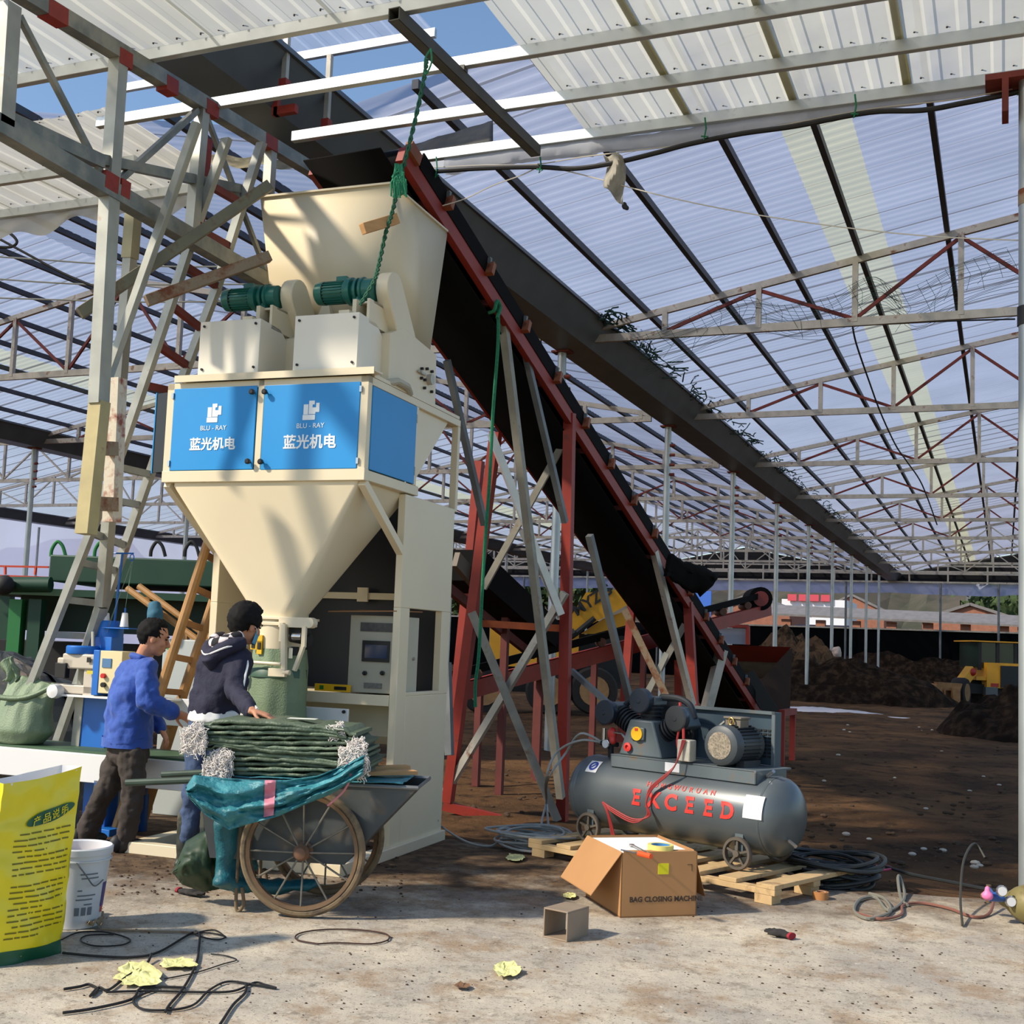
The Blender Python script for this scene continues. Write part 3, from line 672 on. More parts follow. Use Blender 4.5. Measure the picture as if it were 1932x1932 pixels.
for ya, yb in ((1290, 1296), (1196, 1201), (1130, 1139), (1060, 1076), (1005, 1028), (940, 952), (880, 895), (725, 740), (650, 690), (575, 620), (500, 540), (430, 465), (350, 385)):
    obj('rung', MB().bar(on(L3, ya), on(R3, yb), .045, .05), RUSTRED if ya < 760 else LAD, t)
# ================================================================ packing machine (own axes: u right, v back, z up)
MO = np.array([-3.898, 7.342, 0.]); MA = math.radians(2.6)
MU = np.array([math.cos(MA), math.sin(MA), 0]); MV = np.array([-math.sin(MA), math.cos(MA), 0])
def MW(u, v, z): return MO+MU*u+MV*v+np.array([0, 0, z])
def MF(x, y, v):
    d = ray(x, y); P = CC+d*((MV@(MO-CC)+v)/(MV@d)); return float((P-MO)@MU), float(P[2])
CREAM = mat('cream_enamel', (223, 209, 178), .38, 0, .03, 2, spec=.5); CREAM_L = mat('cream_white_panel', (230, 224, 208), .4, 0, .02, 2)
BLUE = mat('blue_panel_paint', (10, 138, 208), .42, 0, .05, 1.2); INK = mat('white_lettering', (232, 236, 236), .5); NAVY = mat('navy_back_panel', (20, 24, 34), .5)
BLK2 = mat('black_plastic', (18, 18, 20), .4); CHR = mat('chrome', (190, 190, 190), .2, .9); GREY = mat('grey_beige_enamel', (178, 172, 152), .45, 0, .03, 3)
TEAL = mat('motor_teal', (30, 104, 92), .35, .1, .08, 8); DARK = mat('dark_steel', (30, 30, 30), .7)  # DARK: near-black steel shared by bolts, frames and small parts
mach = thing('packing_machine', 'tall cream bagging machine with blue doors, twin motors and a big top hopper', 'packing machine', MO, MA, local=True)
def mo(name, mb, m, par=None, **k): return obj(name, mb, m, par or mach, **k)
fr = MB(); b = fr.box; w_ = .06; zb, zt_ = 2.53, 3.225
# cabinet frame
for u in (-1.545, -.815, -.03):
    W_ = .03 if u != -.815 else .025
    b(u-W_, u+W_, -.597, -.54, zb, zt_)
b(-1.575, 0, -.597, -.54, 3.175, zt_); b(-1.578, .003, -.60, -.54, zb-.005, 2.605)
for u0, u1 in ((-1.575, -1.52), (-.055, 0)):
    b(u0, u1, -.54, 1.0, 3.17, zt_-.001); b(u0, u1, -.54, .26, zb, 2.60); b(u0, u1, .16, .215, 2.60, 3.17); b(u0, u1, .955, 1.0, 2.5, 3.17)
b(-1.52, -.055, .95, 1.0, 3.17, 3.22); b(-1.52, -.055, .16, .21, 2.53, 2.6)
mo('frame', fr, CREAM, bevel=.004)
for u0, u1 in ((-1.56, -1.50), (-.058, -.002)):      # side columns
    mb = MB()
    mb.box(u0, u1, .06, .96, 1.72, 2.52); mb.box(u0, u1, .06, .215, 0, 1.72); mb.box(u0, u1, .80, .96, 1.10, 1.72) if u0 > -1 else mb.box(u0, u1, .215, .96, 0, 1.72)
    if u0 > -1: mb.box(-.058, -.002, .215, .96, 0, 1.10); mb.box(-.058, -.002, .215, .80, 1.10, 1.125)
    mo('side_column', mb, CREAM, bevel=.004)
for u0, s in ((-.03, 1), (-1.55, 1)): mo('brace', MB().bar((u0, -.56, 2.52), (u0, .17, 2.05), .05, .055), CREAM)
for u in (-.03, -1.55): mo('gusset_plate', MB().prism([(u-.004, .22, 3.17), (u-.004, .80, 3.17), (u-.004, .22, 2.62)], (.008, 0, 0)), CREAM)
mo('light_block_box', MB().box(-1.515, -.06, -.53, .15, 2.61, 3.19), CREAM)  # closed box added inside the cabinet to block light
# doors
def door(u0, u1, z0, z1, side):
    d = mo('door', MB().box(u0, u1, -.603, -.59, z0, z1), BLUE, label='blue enamelled door', bevel=.003)
    for z in (z0+.05, z1-.05):
        uk = u1-.02 if side > 0 else u0+.02
        mo('knob', MB().lathe([(.006, 0), (.006, .02), (.018, .022), (.02, .04), (.012, .046)], (uk, -.603, z), (0, -1, 0), 12), BLK2, d, label='black knob')
        uh = u0-.006 if side > 0 else u1+.006
        mo('hinge', MB().box(uh-.008, uh+.008, -.612, -.597, z-.02, z+.02), CHR, d)
    uc = (u0+u1)/2+.005; zc = (z0+z1)/2; y = -.605; s = (u1-u0)/.71
    # emblem of nested blocks
    lg = MB()
    for X0, X1, Y0b, Y1b in ((670, 780, 370, 592), (655, 950, 600, 712), (796, 880, 292, 586), (880, 928, 292, 376), (880, 955, 442, 586), (965, 1045, 345, 545), (955, 965, 442, 545)):
        lg.box(uc+(X0-850)*.00031*s, uc+(X1-850)*.00031*s, y-.001, y+.003, zc+.108+(500-Y1b)*.00031, zc+.108+(500-Y0b)*.00031)
    mo('emblem', lg, INK, d, label='white block emblem')
    mo('lettering', text_mb('BLU - RAY', .047, (uc, y, zc-.012), (1, 0, 0), (0, 0, 1), .001), INK, d, label='small white latin lettering')
    mo('lettering', text_mb('蓝光机电', .098*s, (uc, y, zc-.142), (1, 0, 0), (0, 0, 1), .001, bold=.0025), INK, d, label='large white chinese lettering')
door(-1.515, -.845, 2.607, 3.185, 1); door(-.785, -.058, 2.603, 3.182, -1)
d = mo('side_door', MB().box(-.004, .006, -.54, .165, 2.605, 3.165), BLUE, label='blue side panel', bevel=.003)
for z in (2.7, 3.08): mo('hinge', MB().box(.004, .012, .165, .18, z-.03, z+.03), CREAM, d)
d = mo('open_door', MB().hexa([(-1.60, -.54, 2.61), (-1.735, -.50, 2.61), (-1.735, -.49, 2.61), (-1.60, -.53, 2.61), (-1.60, -.54, 3.18), (-1.735, -.50, 3.18), (-1.735, -.49, 3.18), (-1.60, -.53, 3.18)]), BLK2, label='black inner face of a door swung open')
mo('edge_strip', MB().box(-1.742, -1.734, -.505, -.485, 2.605, 3.185), BLUE, d, label='thin blue door edge')
# cone and spout
SU, SV = -.80, -.195
def lerp(a, b, t): return a+(b-a)*t
def sect(t, z):
    u0, u1, v0, v1 = lerp(-1.50, SU-.17, t), lerp(-.055, SU+.17, t), lerp(-.575, SV-.16, t), lerp(.19, SV+.16, t); c = lerp(.03, .10, t)
    P = []
    for (cx, cy, a0) in ((u1-c, v1-c, 0), (u0+c, v1-c, 90), (u0+c, v0+c, 180), (u1-c, v0+c, 270)):
        for k in range(5): a = math.radians(a0+22.5*k); P.append((cx+c*math.cos(a), cy+c*math.sin(a), z))
    return P
mo('cone_hopper', MB().rings([sect(0, 2.535), sect(0, 2.50), sect(1, 1.645), sect(1, 1.61)]), CREAM, label='cream tapering weigh hopper', ang=40)
mo('flange', MB().box(SU-.20, SU+.20, SV-.19, SV+.19, 1.600, 1.618).box(SU-.19, SU+.19, SV-.18, SV+.18, 1.56, 1.585), CREAM, bevel=.003)
mo('spout', MB().cyl((SU, SV, 1.60), (SU, SV, 1.30), .175, .165, n=28), CREAM)
st = MB().box(SU-.12, SU-.03, SV-.185, SV-.165, 1.39, 1.45).box(SU-.07, SU-.03, SV-.185, SV-.165, 1.36, 1.49)
mo('yellow_sensor', st, mat('yellow_sticker', (224, 178, 20), .5), label='yellow marked sensor')
mo('sensor_mark', MB().box(SU-.06, SU-.04, SV-.19, SV-.18, 1.395, 1.44).box(SU-.11, SU-.085, SV-.19, SV-.18, 1.40, 1.435), BLK2)
cl = MB()
cl.box(SU+.10, SU+.34, SV-.20, SV-.18, 1.55, 1.62); cl.cyl((SU+.34, SV-.21, 1.585), (SU+.34, SV-.15, 1.585), .036, n=14)
cl.box(SU+.12, SU+.15, SV-.22, SV-.2, 1.45, 1.58)
cl.bar((SU+.15, SV-.21, 1.57), (SU+.17, SV-.21, 1.25), .035, .03); cl.bar((SU+.31, SV-.21, 1.56), (SU+.31, SV-.21, 1.42), .03, .025); cl.bar((SU+.31, SV-.21, 1.43), (SU+.25, SV-.21, 1.26), .03, .025)
cl.cyl((SU-.24, SV-.22, 1.305), (SU+.15, SV-.22, 1.30), .012, n=8); cl.box(SU+.07, SU+.2, SV-.25, SV-.22, 1.215, 1.27); cl.cyl((SU+.18, SV-.235, 1.245), (SU+.23, SV-.235, 1.245), .018, n=10)
cl.box(SU-.27, SU-.2, SV-.24, SV-.2, 1.22, 1.28)
mo('bag_clamp', cl, CREAM, bevel=.002)
mo('air_cylinder', MB().cyl((SU+.16, SV-.12, 1.49), (SU+.31, SV-.12, 1.47), .04, n=14).box(SU+.16, SU+.3, SV-.16, SV-.1, 1.50, 1.55).cyl((SU+.19, SV-.12, 1.36), (SU+.19, SV-.12, 1.42), .03, n=10), DARK)
mo('cylinder_cap', MB().cyl((SU+.2, SV-.165, 1.49), (SU+.27, SV-.165, 1.49), .028, n=12).cyl((SU+.17, SV-.15, 1.34), (SU+.17, SV-.15, 1.41), .024, n=10), CHR)
# back panel, shelf, control cabinet
mo('back_panel', MB().box(-1.5, -.06, .92, .94, .75, 2.52), NAVY, label='dark navy back panel')
mo('cross_bar', MB().box(-1.5, -.06, .86, .91, 1.80, 1.85).box(-.75, -.66, .84, .86, 1.78, 1.89), CREAM)
mo('shelf', MB().box(-1.5, -.06, .06, .10, 1.03, 1.105).box(-1.5, -.06, .10, .9, 1.08, 1.10), CREAM, bevel=.003)
mo('lower_tank', MB().prism([(-1.5, .30, 1.03), (-1.5, .30, .80), (-1.5, .36, .74), (-1.5, .9, .74), (-1.5, .9, 1.03)], (1.43, 0, 0)), CREAM)
cb = mo('control_cabinet', MB().box(-.43, -.062, .14, .52, 1.112, 1.66), GREY, bevel=.004, label='grey beige control cabinet')
def onf(x, y): return MF(x, y, .137)
def panel(x0, y0, x1, y1, d=.004):
    a, c = onf(x0, y0), onf(x1, y1); return MB().box(a[0], c[0], .137-d, .1395, c[1], a[1])
mo('meter_strip', panel(681, 1174, 742, 1193), mat('meter_dark', (70, 66, 62), .4, 0, .3, 40), cb)
mo('screen_bezel', panel(685, 1208, 734, 1250, .008), BLK2, cb); mo('screen', panel(690, 1216, 731, 1243, .010), mat('lcd', (44, 62, 92), .15), cb, label='blue grey touch screen')
for x in (689, 722):
    a = onf(x, 1270); mo('selector', MB().lathe([(.016, 0), (.016, .015), (.010, .018), (.010, .03)], (a[0], .137, a[1]), (0, -1, 0), 12), BLK2, cb, label='black selector knob')
mo('name_plate', panel(687, 1288, 720, 1300), mat('plate_grey', (112, 110, 102), .5, 0, .3, 60), cb)
mo('door_lock', MB().cyl((-.06, .44, 1.36), (-.052, .44, 1.36), .012, n=10), CHR, cb)
mo('base', MB().box(-1.6, .03, -.71, -.63, 0, .075).box(-.07, .03, -.63, .97, 0, .075).box(-1.6, -1.5, -.63, .97, 0, .075), CREAM, bevel=.004)
# top deck, feeders
mo('top_deck', MB().box(-1.50, .05, -.63, -.50, 3.245, 3.258).box(-1.50, .05, -.632, -.624, 3.225, 3.272).box(-1.5, 0, -.52, .97, 3.226, 3.25), CREAM)
for k, (du, ws) in enumerate(((0, .485), (-.755, .475))):
    u0, u1 = -.58+du, -.095+du
    fh = mo('feeder_housing', MB().prism([(u0+.01, -.25, 3.25), (u0+.01, .56, 3.25), (u0+.01, .54, 3.64), (u0+.01, -.05, 3.69), (u0+.01, -.25, 3.60)], (.54, 0, 0)), CREAM, bevel=.004)
    bx = mo('feeder_box', MB().prism([(u0, -.60, 3.272), (u0, -.22, 3.262), (u0, -.22, 3.56), (u0, -.34, 3.645), (u0, -.60, 3.655)], (u1-u0, 0, 0)), CREAM_L, bevel=.003, label='pale feeder cover box')
    for uu in (u0+.035, u1-.035):
        for z in (3.315, 3.62): mo('bolt', MB().cyl((uu, -.60, z), (uu, -.610, z), .009, n=8), DARK, bx)
    # drive: bracket, motor, gearbox, guard
    mo('motor_bracket', MB().box(u1-.20, u1-.12, -.52, -.2, 3.64, 3.70).box(u1-.13, u1-.10, -.46, -.1, 3.64, 3.79).box(u1-.02, u1+.0, -.46, -.1, 3.62, 3.79).box(u1-.16, u1+.0, -.40, -.15, 3.775, 3.79), CREAM)
    c = Vector((0, -.30, 3.895)); r = .083
    mt = mo('motor', MB().lathe([(.02, 0), (.06, .004), (.079, .02), (.083, .05), (.083, .075), (.074, .076), (.074, .235), (.080, .24), (.080, .262)], (u0-.02, -.30, 3.895), (1, 0, 0), 24), TEAL, label='teal finned electric motor')
    fin = MB()
    for q in range(22):
        a = 2*math.pi*q/22; fin.box(-.002, .002, -.5, .5, 0, 1) if 0 else None
        ca, sa = math.cos(a), math.sin(a); p = lambda rr, uu: (uu, -.30+rr*ca, 3.895+rr*sa); tx = Vector((0, -sa, ca))*.003
        P = [Vector(p(.072, u0+.06)), Vector(p(.072, u0+.21)), Vector(p(.082, u0+.21)), Vector(p(.082, u0+.06))]
        fin.hexa([P[0]-tx, P[1]-tx, P[1]+tx, P[0]+tx, P[3]-tx, P[2]-tx, P[2]+tx, P[3]+tx])
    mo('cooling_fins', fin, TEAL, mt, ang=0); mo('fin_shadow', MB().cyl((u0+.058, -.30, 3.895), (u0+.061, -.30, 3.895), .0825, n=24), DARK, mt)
    mo('terminal_box', MB().box(u0+.12, u0+.20, -.28, -.2, 3.955, 4.02), TEAL, mt)
    mo('gearbox', MB().lathe([(.080, 0), (.098, .004), (.098, .035), (.07, .04), (.07, .06), (.092, .064), (.092, .082), (.066, .086), (.066, .10), (.096, .104), (.096, .122), (.085, .125), (.082, .19), (.05, .2)], (u0+.242, -.30, 3.895), (1, 0, 0), 24), TEAL, mt, label='teal gear reducer')
    mo('gearbox_foot', MB().box(u0+.30, u0+.36, -.36, -.24, 3.785, 3.84).box(u0+.31, u0+.35, -.33, -.27, 3.83, 3.9), TEAL, mt)
    gu0, gu1 = u1-.035, u1+.062; A, B = (-.195, 3.915, .128), (.14, 3.50, .135); P = []
    an = math.atan2(B[1]-A[1], B[0]-A[0])
    for (cy, cz, rr), a0 in ((A, an+math.pi/2), (B, an-math.pi/2)):
        for q in range(11): a = a0+math.pi*q/10; P.append((gu0, cy+rr*math.cos(a), cz+rr*math.sin(a)))
    mo('drive_guard', MB().prism(P, (gu1-gu0, 0, 0)), CREAM, bevel=.008, label='cream rounded drive guard')
    mo('guard_arm', MB().box(u1-.02, gu0, -.42, -.36, 3.70, 3.75), CREAM)
sp = -.022
mo('bearing', MB().cyl((sp-.02, .41, 3.42), (sp+.03, .41, 3.42), .04, n=14).cyl((sp-.02, .24, 3.44), (sp+.02, .24, 3.44), .014, n=8).box(sp, sp+.012, .20, .33, 3.43, 3.446), GALV)
mb = MB()
for v, z in ((.27, 3.40), (.27, 3.47), (.36, 3.49), (.45, 3.49), (.33, 3.34), (.46, 3.34), (.33, 3.40)): mb.cyl((sp-.01, v, z), (sp+.012, v, z), .011, n=8)
mo('bolts', mb, DARK, kind='stuff')
mo('hose_stub', MB().tube([(-.04, -.30, 3.235), (.015, -.2, 3.27), (.02, -.05, 3.265), (-.01, .06, 3.24)], .026, 10), GREY)
# top hopper: four tapering plates with a lip
T_, B_ = (-1.245, -.17, -.08, .95, 4.745), (-1.15, -.215, .10, .80, 3.66)
def rect(q): return [(q[0], q[2], q[4]), (q[1], q[2], q[4]), (q[1], q[3], q[4]), (q[0], q[3], q[4])]
mb = MB(); mb.rings([rect(T_), rect(B_)], False); hp = mo('top_hopper', mb, CREAM, solid=.008, ang=20, label='large cream open top hopper')
lip = MB(); R = rect(T_)
for i in range(4): a, c = Vector(R[i]), Vector(R[(i+1) % 4]); lip.bar(a, c, .035, .014)
mo('lip', lip, CREAM, hp); mo('hopper_neck', MB().box(-1.16, -.21, .09, .82, 3.60, 3.67), CREAM, hp)
mo('neck_flange', MB().box(-.24, -.17, .06, .82, 3.665, 3.685), CREAM, hp); mo('stiffener', MB().prism([(-.70, .03, 4.0), (-.82, -.02, 3.66), (-.60, -.02, 3.66)], (0, .06, 0)), CREAM, hp)
# ---------------------------------------------------------------- things on and at the machine
t = thing('spirit_level', 'yellow spirit level lying on the shelf of the packing machine', 'spirit level', MW(-.6, .2, 1.10))
a, c = MF(596, 1273, .11), MF(662, 1290, .11); YEL = mat('level_yellow', (230, 176, 20), .4)
q0, q1 = MW(a[0], .11, 1.135), MW(c[0], .11, 1.135)
obj('body', MB().bar(q0, q1, .022, .052), YEL, t, bevel=.003); d_ = (q1-q0); f_ = -MV*.013
obj('vial', MB().bar(q0+d_*.56+f_, q0+d_*.9+f_, .004, .024), BLK2, t, label='dark vial window'); obj('end_vial', MB().bar(q0+d_*.15+f_, q0+d_*.26+f_, .004, .028), mat('vial_green', (40, 110, 40), .3), t)
CARD = mat('cardboard', (176, 130, 84), .85, 0, .06, 3)
p = [MW(-.55, .02, 1.672), MW(-.03, .06, 1.69), MW(-.03, .5, 1.70), MW(-.5, .45, 1.70)]
obj('cardboard_sheet', MB().prism(p, (0, 0, .008)), mat('cardboard_dark', (150, 104, 66), .85, 0, .08, 3), label='loose cardboard sheet lying on the grey control cabinet', cat='cardboard')
# the sack being filled
SACK = mat('woven_sack_green', (120, 138, 108), .55, 0, .10, 5, bump=.25, bscale=90); SACKD = mat('woven_sack_dark', (62, 92, 74), .5, 0, .1, 5)
t = thing('hanging_sack', 'pale green sack hanging from the machine spout', 'sack', MW(SU, SV, .64))
def sackpt(a, h):
    z = .64+.76*h; r1 = .188+.028*(1-h)+.01*math.sin(h*math.pi); r2 = .172+.02*math.sin(h*math.pi)-.07*(1-h)**4
    k = 1+.05*fbm(math.cos(a)*2, math.sin(a)*2, h*2.5, 1.2)+.018*math.sin(a*9+h*3)*(1-h*.4)
    return MW(SU+.005+r1*k*math.cos(a), SV+r2*k*math.sin(a), z)
R = [[sackpt(2*math.pi*i/48, j/24) for i in range(48)] for j in range(25)]
obj('bag', MB().rings(R, False), SACK, t, ang=60)
obj('collar_fold', MB().rings([[MW(SU+(.19+.012*math.sin(i*1.7))*math.cos(2*math.pi*i/40)*s, SV+.185*math.sin(2*math.pi*i/40)*s, z) for i in range(40)] for s, z in ((1.0, 1.20), (1.06, 1.205), (1.06, 1.26), (.99, 1.27))], False), SACKD, t, ang=60)
# bag conveyor under the spout
WHT = mat('white_enamel', (226, 226, 224), .35, 0, .02, 2); BLT = mat('green_belt', (60, 88, 62), .6, 0, .15, 4)
t = thing('bag_conveyor', 'low white-sided belt conveyor with green belt running past the machine', 'conveyor', MW(-2, -.3, 0))
def bar_m(u0, u1, v0, v1, z0, z1):
    return MB().hexa([MW(u0, v0, z0), MW(u1, v0, z0), MW(u1, v1, z0), MW(u0, v1, z0), MW(u0, v0, z1), MW(u1, v0, z1), MW(u1, v1, z1), MW(u0, v1, z1)])
obj('front_side', bar_m(-4.3, -.15, -.46, -.42, .40, .60), WHT, t, bevel=.005); obj('rear_side', bar_m(-4.3, -.15, .06, .10, .40, .60), WHT, t)
obj('belt', bar_m(-4.3, -.15, -.415, .055, .575, .615), BLT, t)
for u in (-3.6, -2.05, -.5):
    for v in (-.44, .08): obj('leg', bar_m(u-.03, u+.03, v-.02, v+.02, 0, .42), mat('blue_leg', (30, 82, 150), .5), t)
gp = thing('guide_panel', 'white upright guide plate behind the bag line', 'guide plate', MW(-1.4, .03, .8))
obj('plate', bar_m(-2.62, -.33, -.02, .0, .80, 1.0), WHT, gp, bevel=.004); obj('top_shelf', bar_m(-2.62, -1.7, -.32, -.02, .985, 1.0), WHT, gp)
for u in (-2.4, -.5): obj('bracket', bar_m(u-.02, u+.02, 0, .05, .4, .82), WHT, gp)
obj('screw', MB().cyl(MW(-.36, -.035, .98), MW(-.36, -.02, .98), .012, n=8), DARK, gp)
# bag closing machine on its blue column
SB = mat('sewing_blue', (22, 104, 190), .4, 0, .05, 4); SW = mat('sewing_grey', (196, 186, 168), .4, 0, .04, 6)
vv = -.16
def q(x, y, v=vv): u, z = MF(x, y, v); return u, z
cu, _ = q(180, 1400); t = thing('bag_sewing_machine', 'bag closing sewing machine on a blue column at left', 'sewing machine', MW(cu, vv, 0))
def pbox(name, x0, y0, x1, y1, v0, v1, m, bevel=.004, par=None, **k):
    a, c = q(x0, y0, v0), q(x1, y1, v0); return obj(name, bar_m(a[0], c[0], v0, v1, c[1], a[1]), m, par or t, bevel=bevel, **k)
pbox('column', 163, 1200, 196, 1420, vv, vv+.14, SB); pbox('column_base', 150, 1560, 205, 1590, vv-.1, vv+.3, SB)
pbox('column_foot', 163, 1415, 196, 1575, vv, vv+.14, SB)
pbox('sewing_head', 118, 1232, 180, 1264, vv-.15, vv-.05, SW, .012, label='beige sewing head'); pbox('needle_arm', 108, 1240, 138, 1262, vv-.15, vv-.02, SW, .012)
pbox('arm_post', 158, 1262, 180, 1318, vv-.13, vv-.07, SW, .01); pbox('bed', 104, 1290, 184, 1312, vv-.13, vv-.05, SW, .01); pbox('needle_guard', 104, 1250, 122, 1280, vv-.17, vv-.12, BLK2)
a = q(100, 1304, vv-.2); obj('looper_housing', MB().lathe([(.01, -.06), (.05, -.05), (.055, 0), (.04, .05)], MW(a[0], vv-.16, a[1]), MV, 14), WHT, t)
a = q(158, 1226, vv-.05); obj('belt_cover', MB().lathe([(.115, 0), (.118, .005), (.118, .05), (.11, .06)], MW(a[0], vv-.06, a[1]-.03), (0, 0, 1), 28), SB, t, label='bright blue belt cover')
a = q(205, 1225, vv+.1); obj('sewing_motor', MB().lathe([(.10, 0), (.10, .20), (.09, .215)], MW(a[0], vv+.1, a[1]), (0, 0, 1), 28), SB, t, label='blue motor housing')
cbx = pbox('switch_box', 182, 1227, 226, 1310, vv-.15, vv+.0, mat('switch_cream', (222, 206, 158), .45)); pbox('switch_frame', 177, 1226, 183, 1312, vv-.155, vv+.0, SB)
pbox('display', 193, 1242, 209, 1260, vv-.157, vv-.15, mat('counter_blue', (80, 120, 160), .3), .001, cbx, label='blue counter display')
for y, m, lab in ((1275, mat('red_button', (200, 30, 34), .3), 'red push button'), (1292, BLK2, 'black switch')):
    a = q(197, y, vv-.15); obj('button', MB().cyl(MW(a[0], vv-.15, a[1]), MW(a[0], vv-.175, a[1]), .018, n=12), m, cbx, label=lab)
pbox('warning_label', 164, 1265, 175, 1272, vv-.155, vv-.15, mat('label_yellow', (206, 190, 60), .5), .0); pbox('slot', 164, 1240, 170, 1250, vv-.165, vv-.16, BLK2, .0)
a, c = q(214, 1190, vv+.05), q(231, 1045, vv+.05); obj('thread_pole', MB().cyl(MW(a[0], vv+.05, a[1]), MW(c[0], vv+.05, c[1]), .009, n=8), SB, t)
a, e = q(206, 1044, vv+.05), q(252, 1044, vv+.05); obj('thread_arm', MB().cyl(MW(a[0], vv+.05, a[1]), MW(e[0], vv+.05, e[1]), .006, n=8), SB, t)
for i, (xe, xc) in enumerate(((208, 200), (249, 235))):
    a = q(xe, 1052, vv+.05); obj('eyelet', MB().tube([MW(a[0]+.018*math.cos(k), vv+.05, a[1]+.026*math.sin(k)) for k in np.linspace(0, 6.28, 13)[:-1]], .004, 6, True), SB, t)
    a2, b2 = q(xc-6, 1156, vv+.04), q(xc+6, 1183, vv+.04); cone = thing('thread_cone', 'white sewing thread cone on the machine stand, %s one' % ('left' if i == 0 else 'right'), 'thread cone', MW((a2[0]+b2[0])/2, vv+.04, b2[1]))
    cz = (a2[0]+b2[0])/2; obj('thread', MB().lathe([(.032, 0), (.030, .01), (.022, .10), (.018, .105)], MW(cz, vv+.04, b2[1]), (0, 0, 1), 16), WHT, cone); obj('spool_tip', MB().cyl(MW(cz, vv+.04, b2[1]+.10), MW(cz, vv+.04, b2[1]+.14), .007, n=8), SB, cone)
    TH = mat('thread_green', (130, 150, 130), .7)
    for k in range(2): obj('thread', MB().tube([MW(cz, vv+.04, b2[1]+.14), MW(a[0]+.01*k, vv+.05, a[1]-.02), MW(cz-.12-.05*k, vv, b2[1]-.05-.1*k)], .0016, 4), TH, cone)
pbox('cone_tray', 192, 1183, 243, 1187, vv-.02, vv+.1, SB, .001)
a, c = q(184, 1192, vv), q(184, 1232, vv); obj('chrome_post', MB().cyl(MW(a[0], vv-.05, a[1]), MW(c[0], vv-.05, c[1]), .014, n=10), CHR, t)
# ================================================================ belt conveyors and their trestles
CRED = mat('conveyor_red', (140, 40, 27), .55, 0, .15, 5, (90, 40, 30), .66); RUB = mat('belt_rubber', (7, 6, 6), .85, 0, .3, 6, spec=.15)
BRN = mat('idler_bracket', (140, 78, 44), .6, 0, .2, 9); DRED = mat('dark_red_frame', (92, 34, 28), .7, 0, .2, 5)
def CD(x): return 8.95*(770-2024)/(x-2024)
def CP(x, y): return PD(x, y, CD(x))
A_, B_c = CP(770, 312), CP(1430, 1345)
dv = B_c-A_; Ln = np.linalg.norm(dv); dv = dv/Ln; sd = np.cross(dv, [0, 0, 1]); sd /= np.linalg.norm(sd); upv = np.cross(sd, dv)
if upv[2] < 0: sd, upv = -sd, -upv
SGN = 1 if sd@MU < 0 else -1; lf = sd*SGN           # towards the left stringer
def cv(s, l=0, h=0): return A_+dv*s+lf*l+upv*h
WB = .78
t = thing('inclined_conveyor', 'long steep red framed belt conveyor rising to the top hopper', 'conveyor', cv(Ln, .4, -.3))
for l in (0, WB): obj('stringer', MB().bar(cv(-.12, l), cv(Ln+.2, l), .06, .13, upv), CRED, t)
mb = MB()
for s0 in np.arange(.4, Ln, 1.25): mb.bar(cv(s0, .03, -.03), cv(s0, WB-.03, -.03), .06, .05)
obj('cross_members', mb, DRED, t, kind='stuff')
trough = [(0, .13), (.12, .06), (.30, .02), (.48, .02), (.66, .06), (.78, .13)]
def belt(s, hoff): return [cv(s, l, h+hoff) for l, h in trough]
mb = MB(); N_ = 30
for k in range(N_+1):
    s = -.02+(Ln+.15)*k/N_; mb.v += [tuple(p) for p in belt(s, .06)]
for k in range(N_):
    for i in range(5): mb.f.append((6*k+i, 6*k+i+1, 6*k+7+i, 6*k+6+i))
obj('carrying_belt', mb, RUB, t, solid=.012, ang=60)
obj('return_belt', MB().add([cv(-.3, .05, -.10), cv(Ln, .05, -.16), cv(Ln, WB-.05, -.16), cv(-.3, WB-.05, -.10)], [(0, 1, 2, 3)]), RUB, t, solid=.01)
for l in (-.03, WB+.03): obj('skirt', MB().hexa([cv(.1, l-.008, .06), cv(Ln, l-.008, .06), cv(Ln, l+.008, .06), cv(.1, l+.008, .06), cv(.1, l-.008, .21), cv(Ln, l-.008, .21), cv(Ln, l+.008, .21), cv(.1, l+.008, .21)]), RUB, t)
for k, s0 in enumerate(np.arange(.55, Ln-.4, .82)):
    i_ = obj('idler', MB().bar(cv(s0, -.05, .05), cv(s0, -.05, .16), .10, .05, dv).bar(cv(s0, -.06, .10), cv(s0, .05, .20), .05, .05, dv), BRN, t, label='brown idler bracket')
    obj('idler_arm', MB().bar(cv(s0, -.045, .13), cv(s0-.03, -.055, .20), .03, .03), GALV_D, i_)
obj('head_pulley', MB().cyl(cv(.0, .03, .03), cv(.0, WB-.03, .03), .10, n=20), RUB, t)
obj('head_bearing', MB().bar(cv(-.10, -.03, .09), cv(.06, -.03, .09), .06, .10, upv), BRN, t)
def pole(par, name, a, b, Da, Db, w_, m, **k): return obj(name, MB().bar(PD(*a, Da), PD(*b, Db), w_), m, par, **k)
PLN = mat('weathered_tube', (150, 146, 134), .6, .2, .2, 5, (120, 96, 72), .64); GAL2 = mat('bright_tube', (190, 192, 190), .35, .6, .1, 5)
t1 = thing('conveyor_trestle', 'tall red trestle with galvanised braces under the inclined conveyor', 'trestle', PD(1060, 1568, 11.8))
pole(t1, 'leg', (1075, 780), (1060, 1572), 11.85, 11.85, .10, CRED); pole(t1, 'leg', (936, 815), (845, 1512), 11.9, 12.1, .10, CRED)
pole(t1, 'rear_leg', (905, 870), (858, 1335), 13.1, 13.1, .09, CRED); pole(t1, 'foot_beam', (838, 1520), (1072, 1578), 12.1, 11.8, .09, CRED)
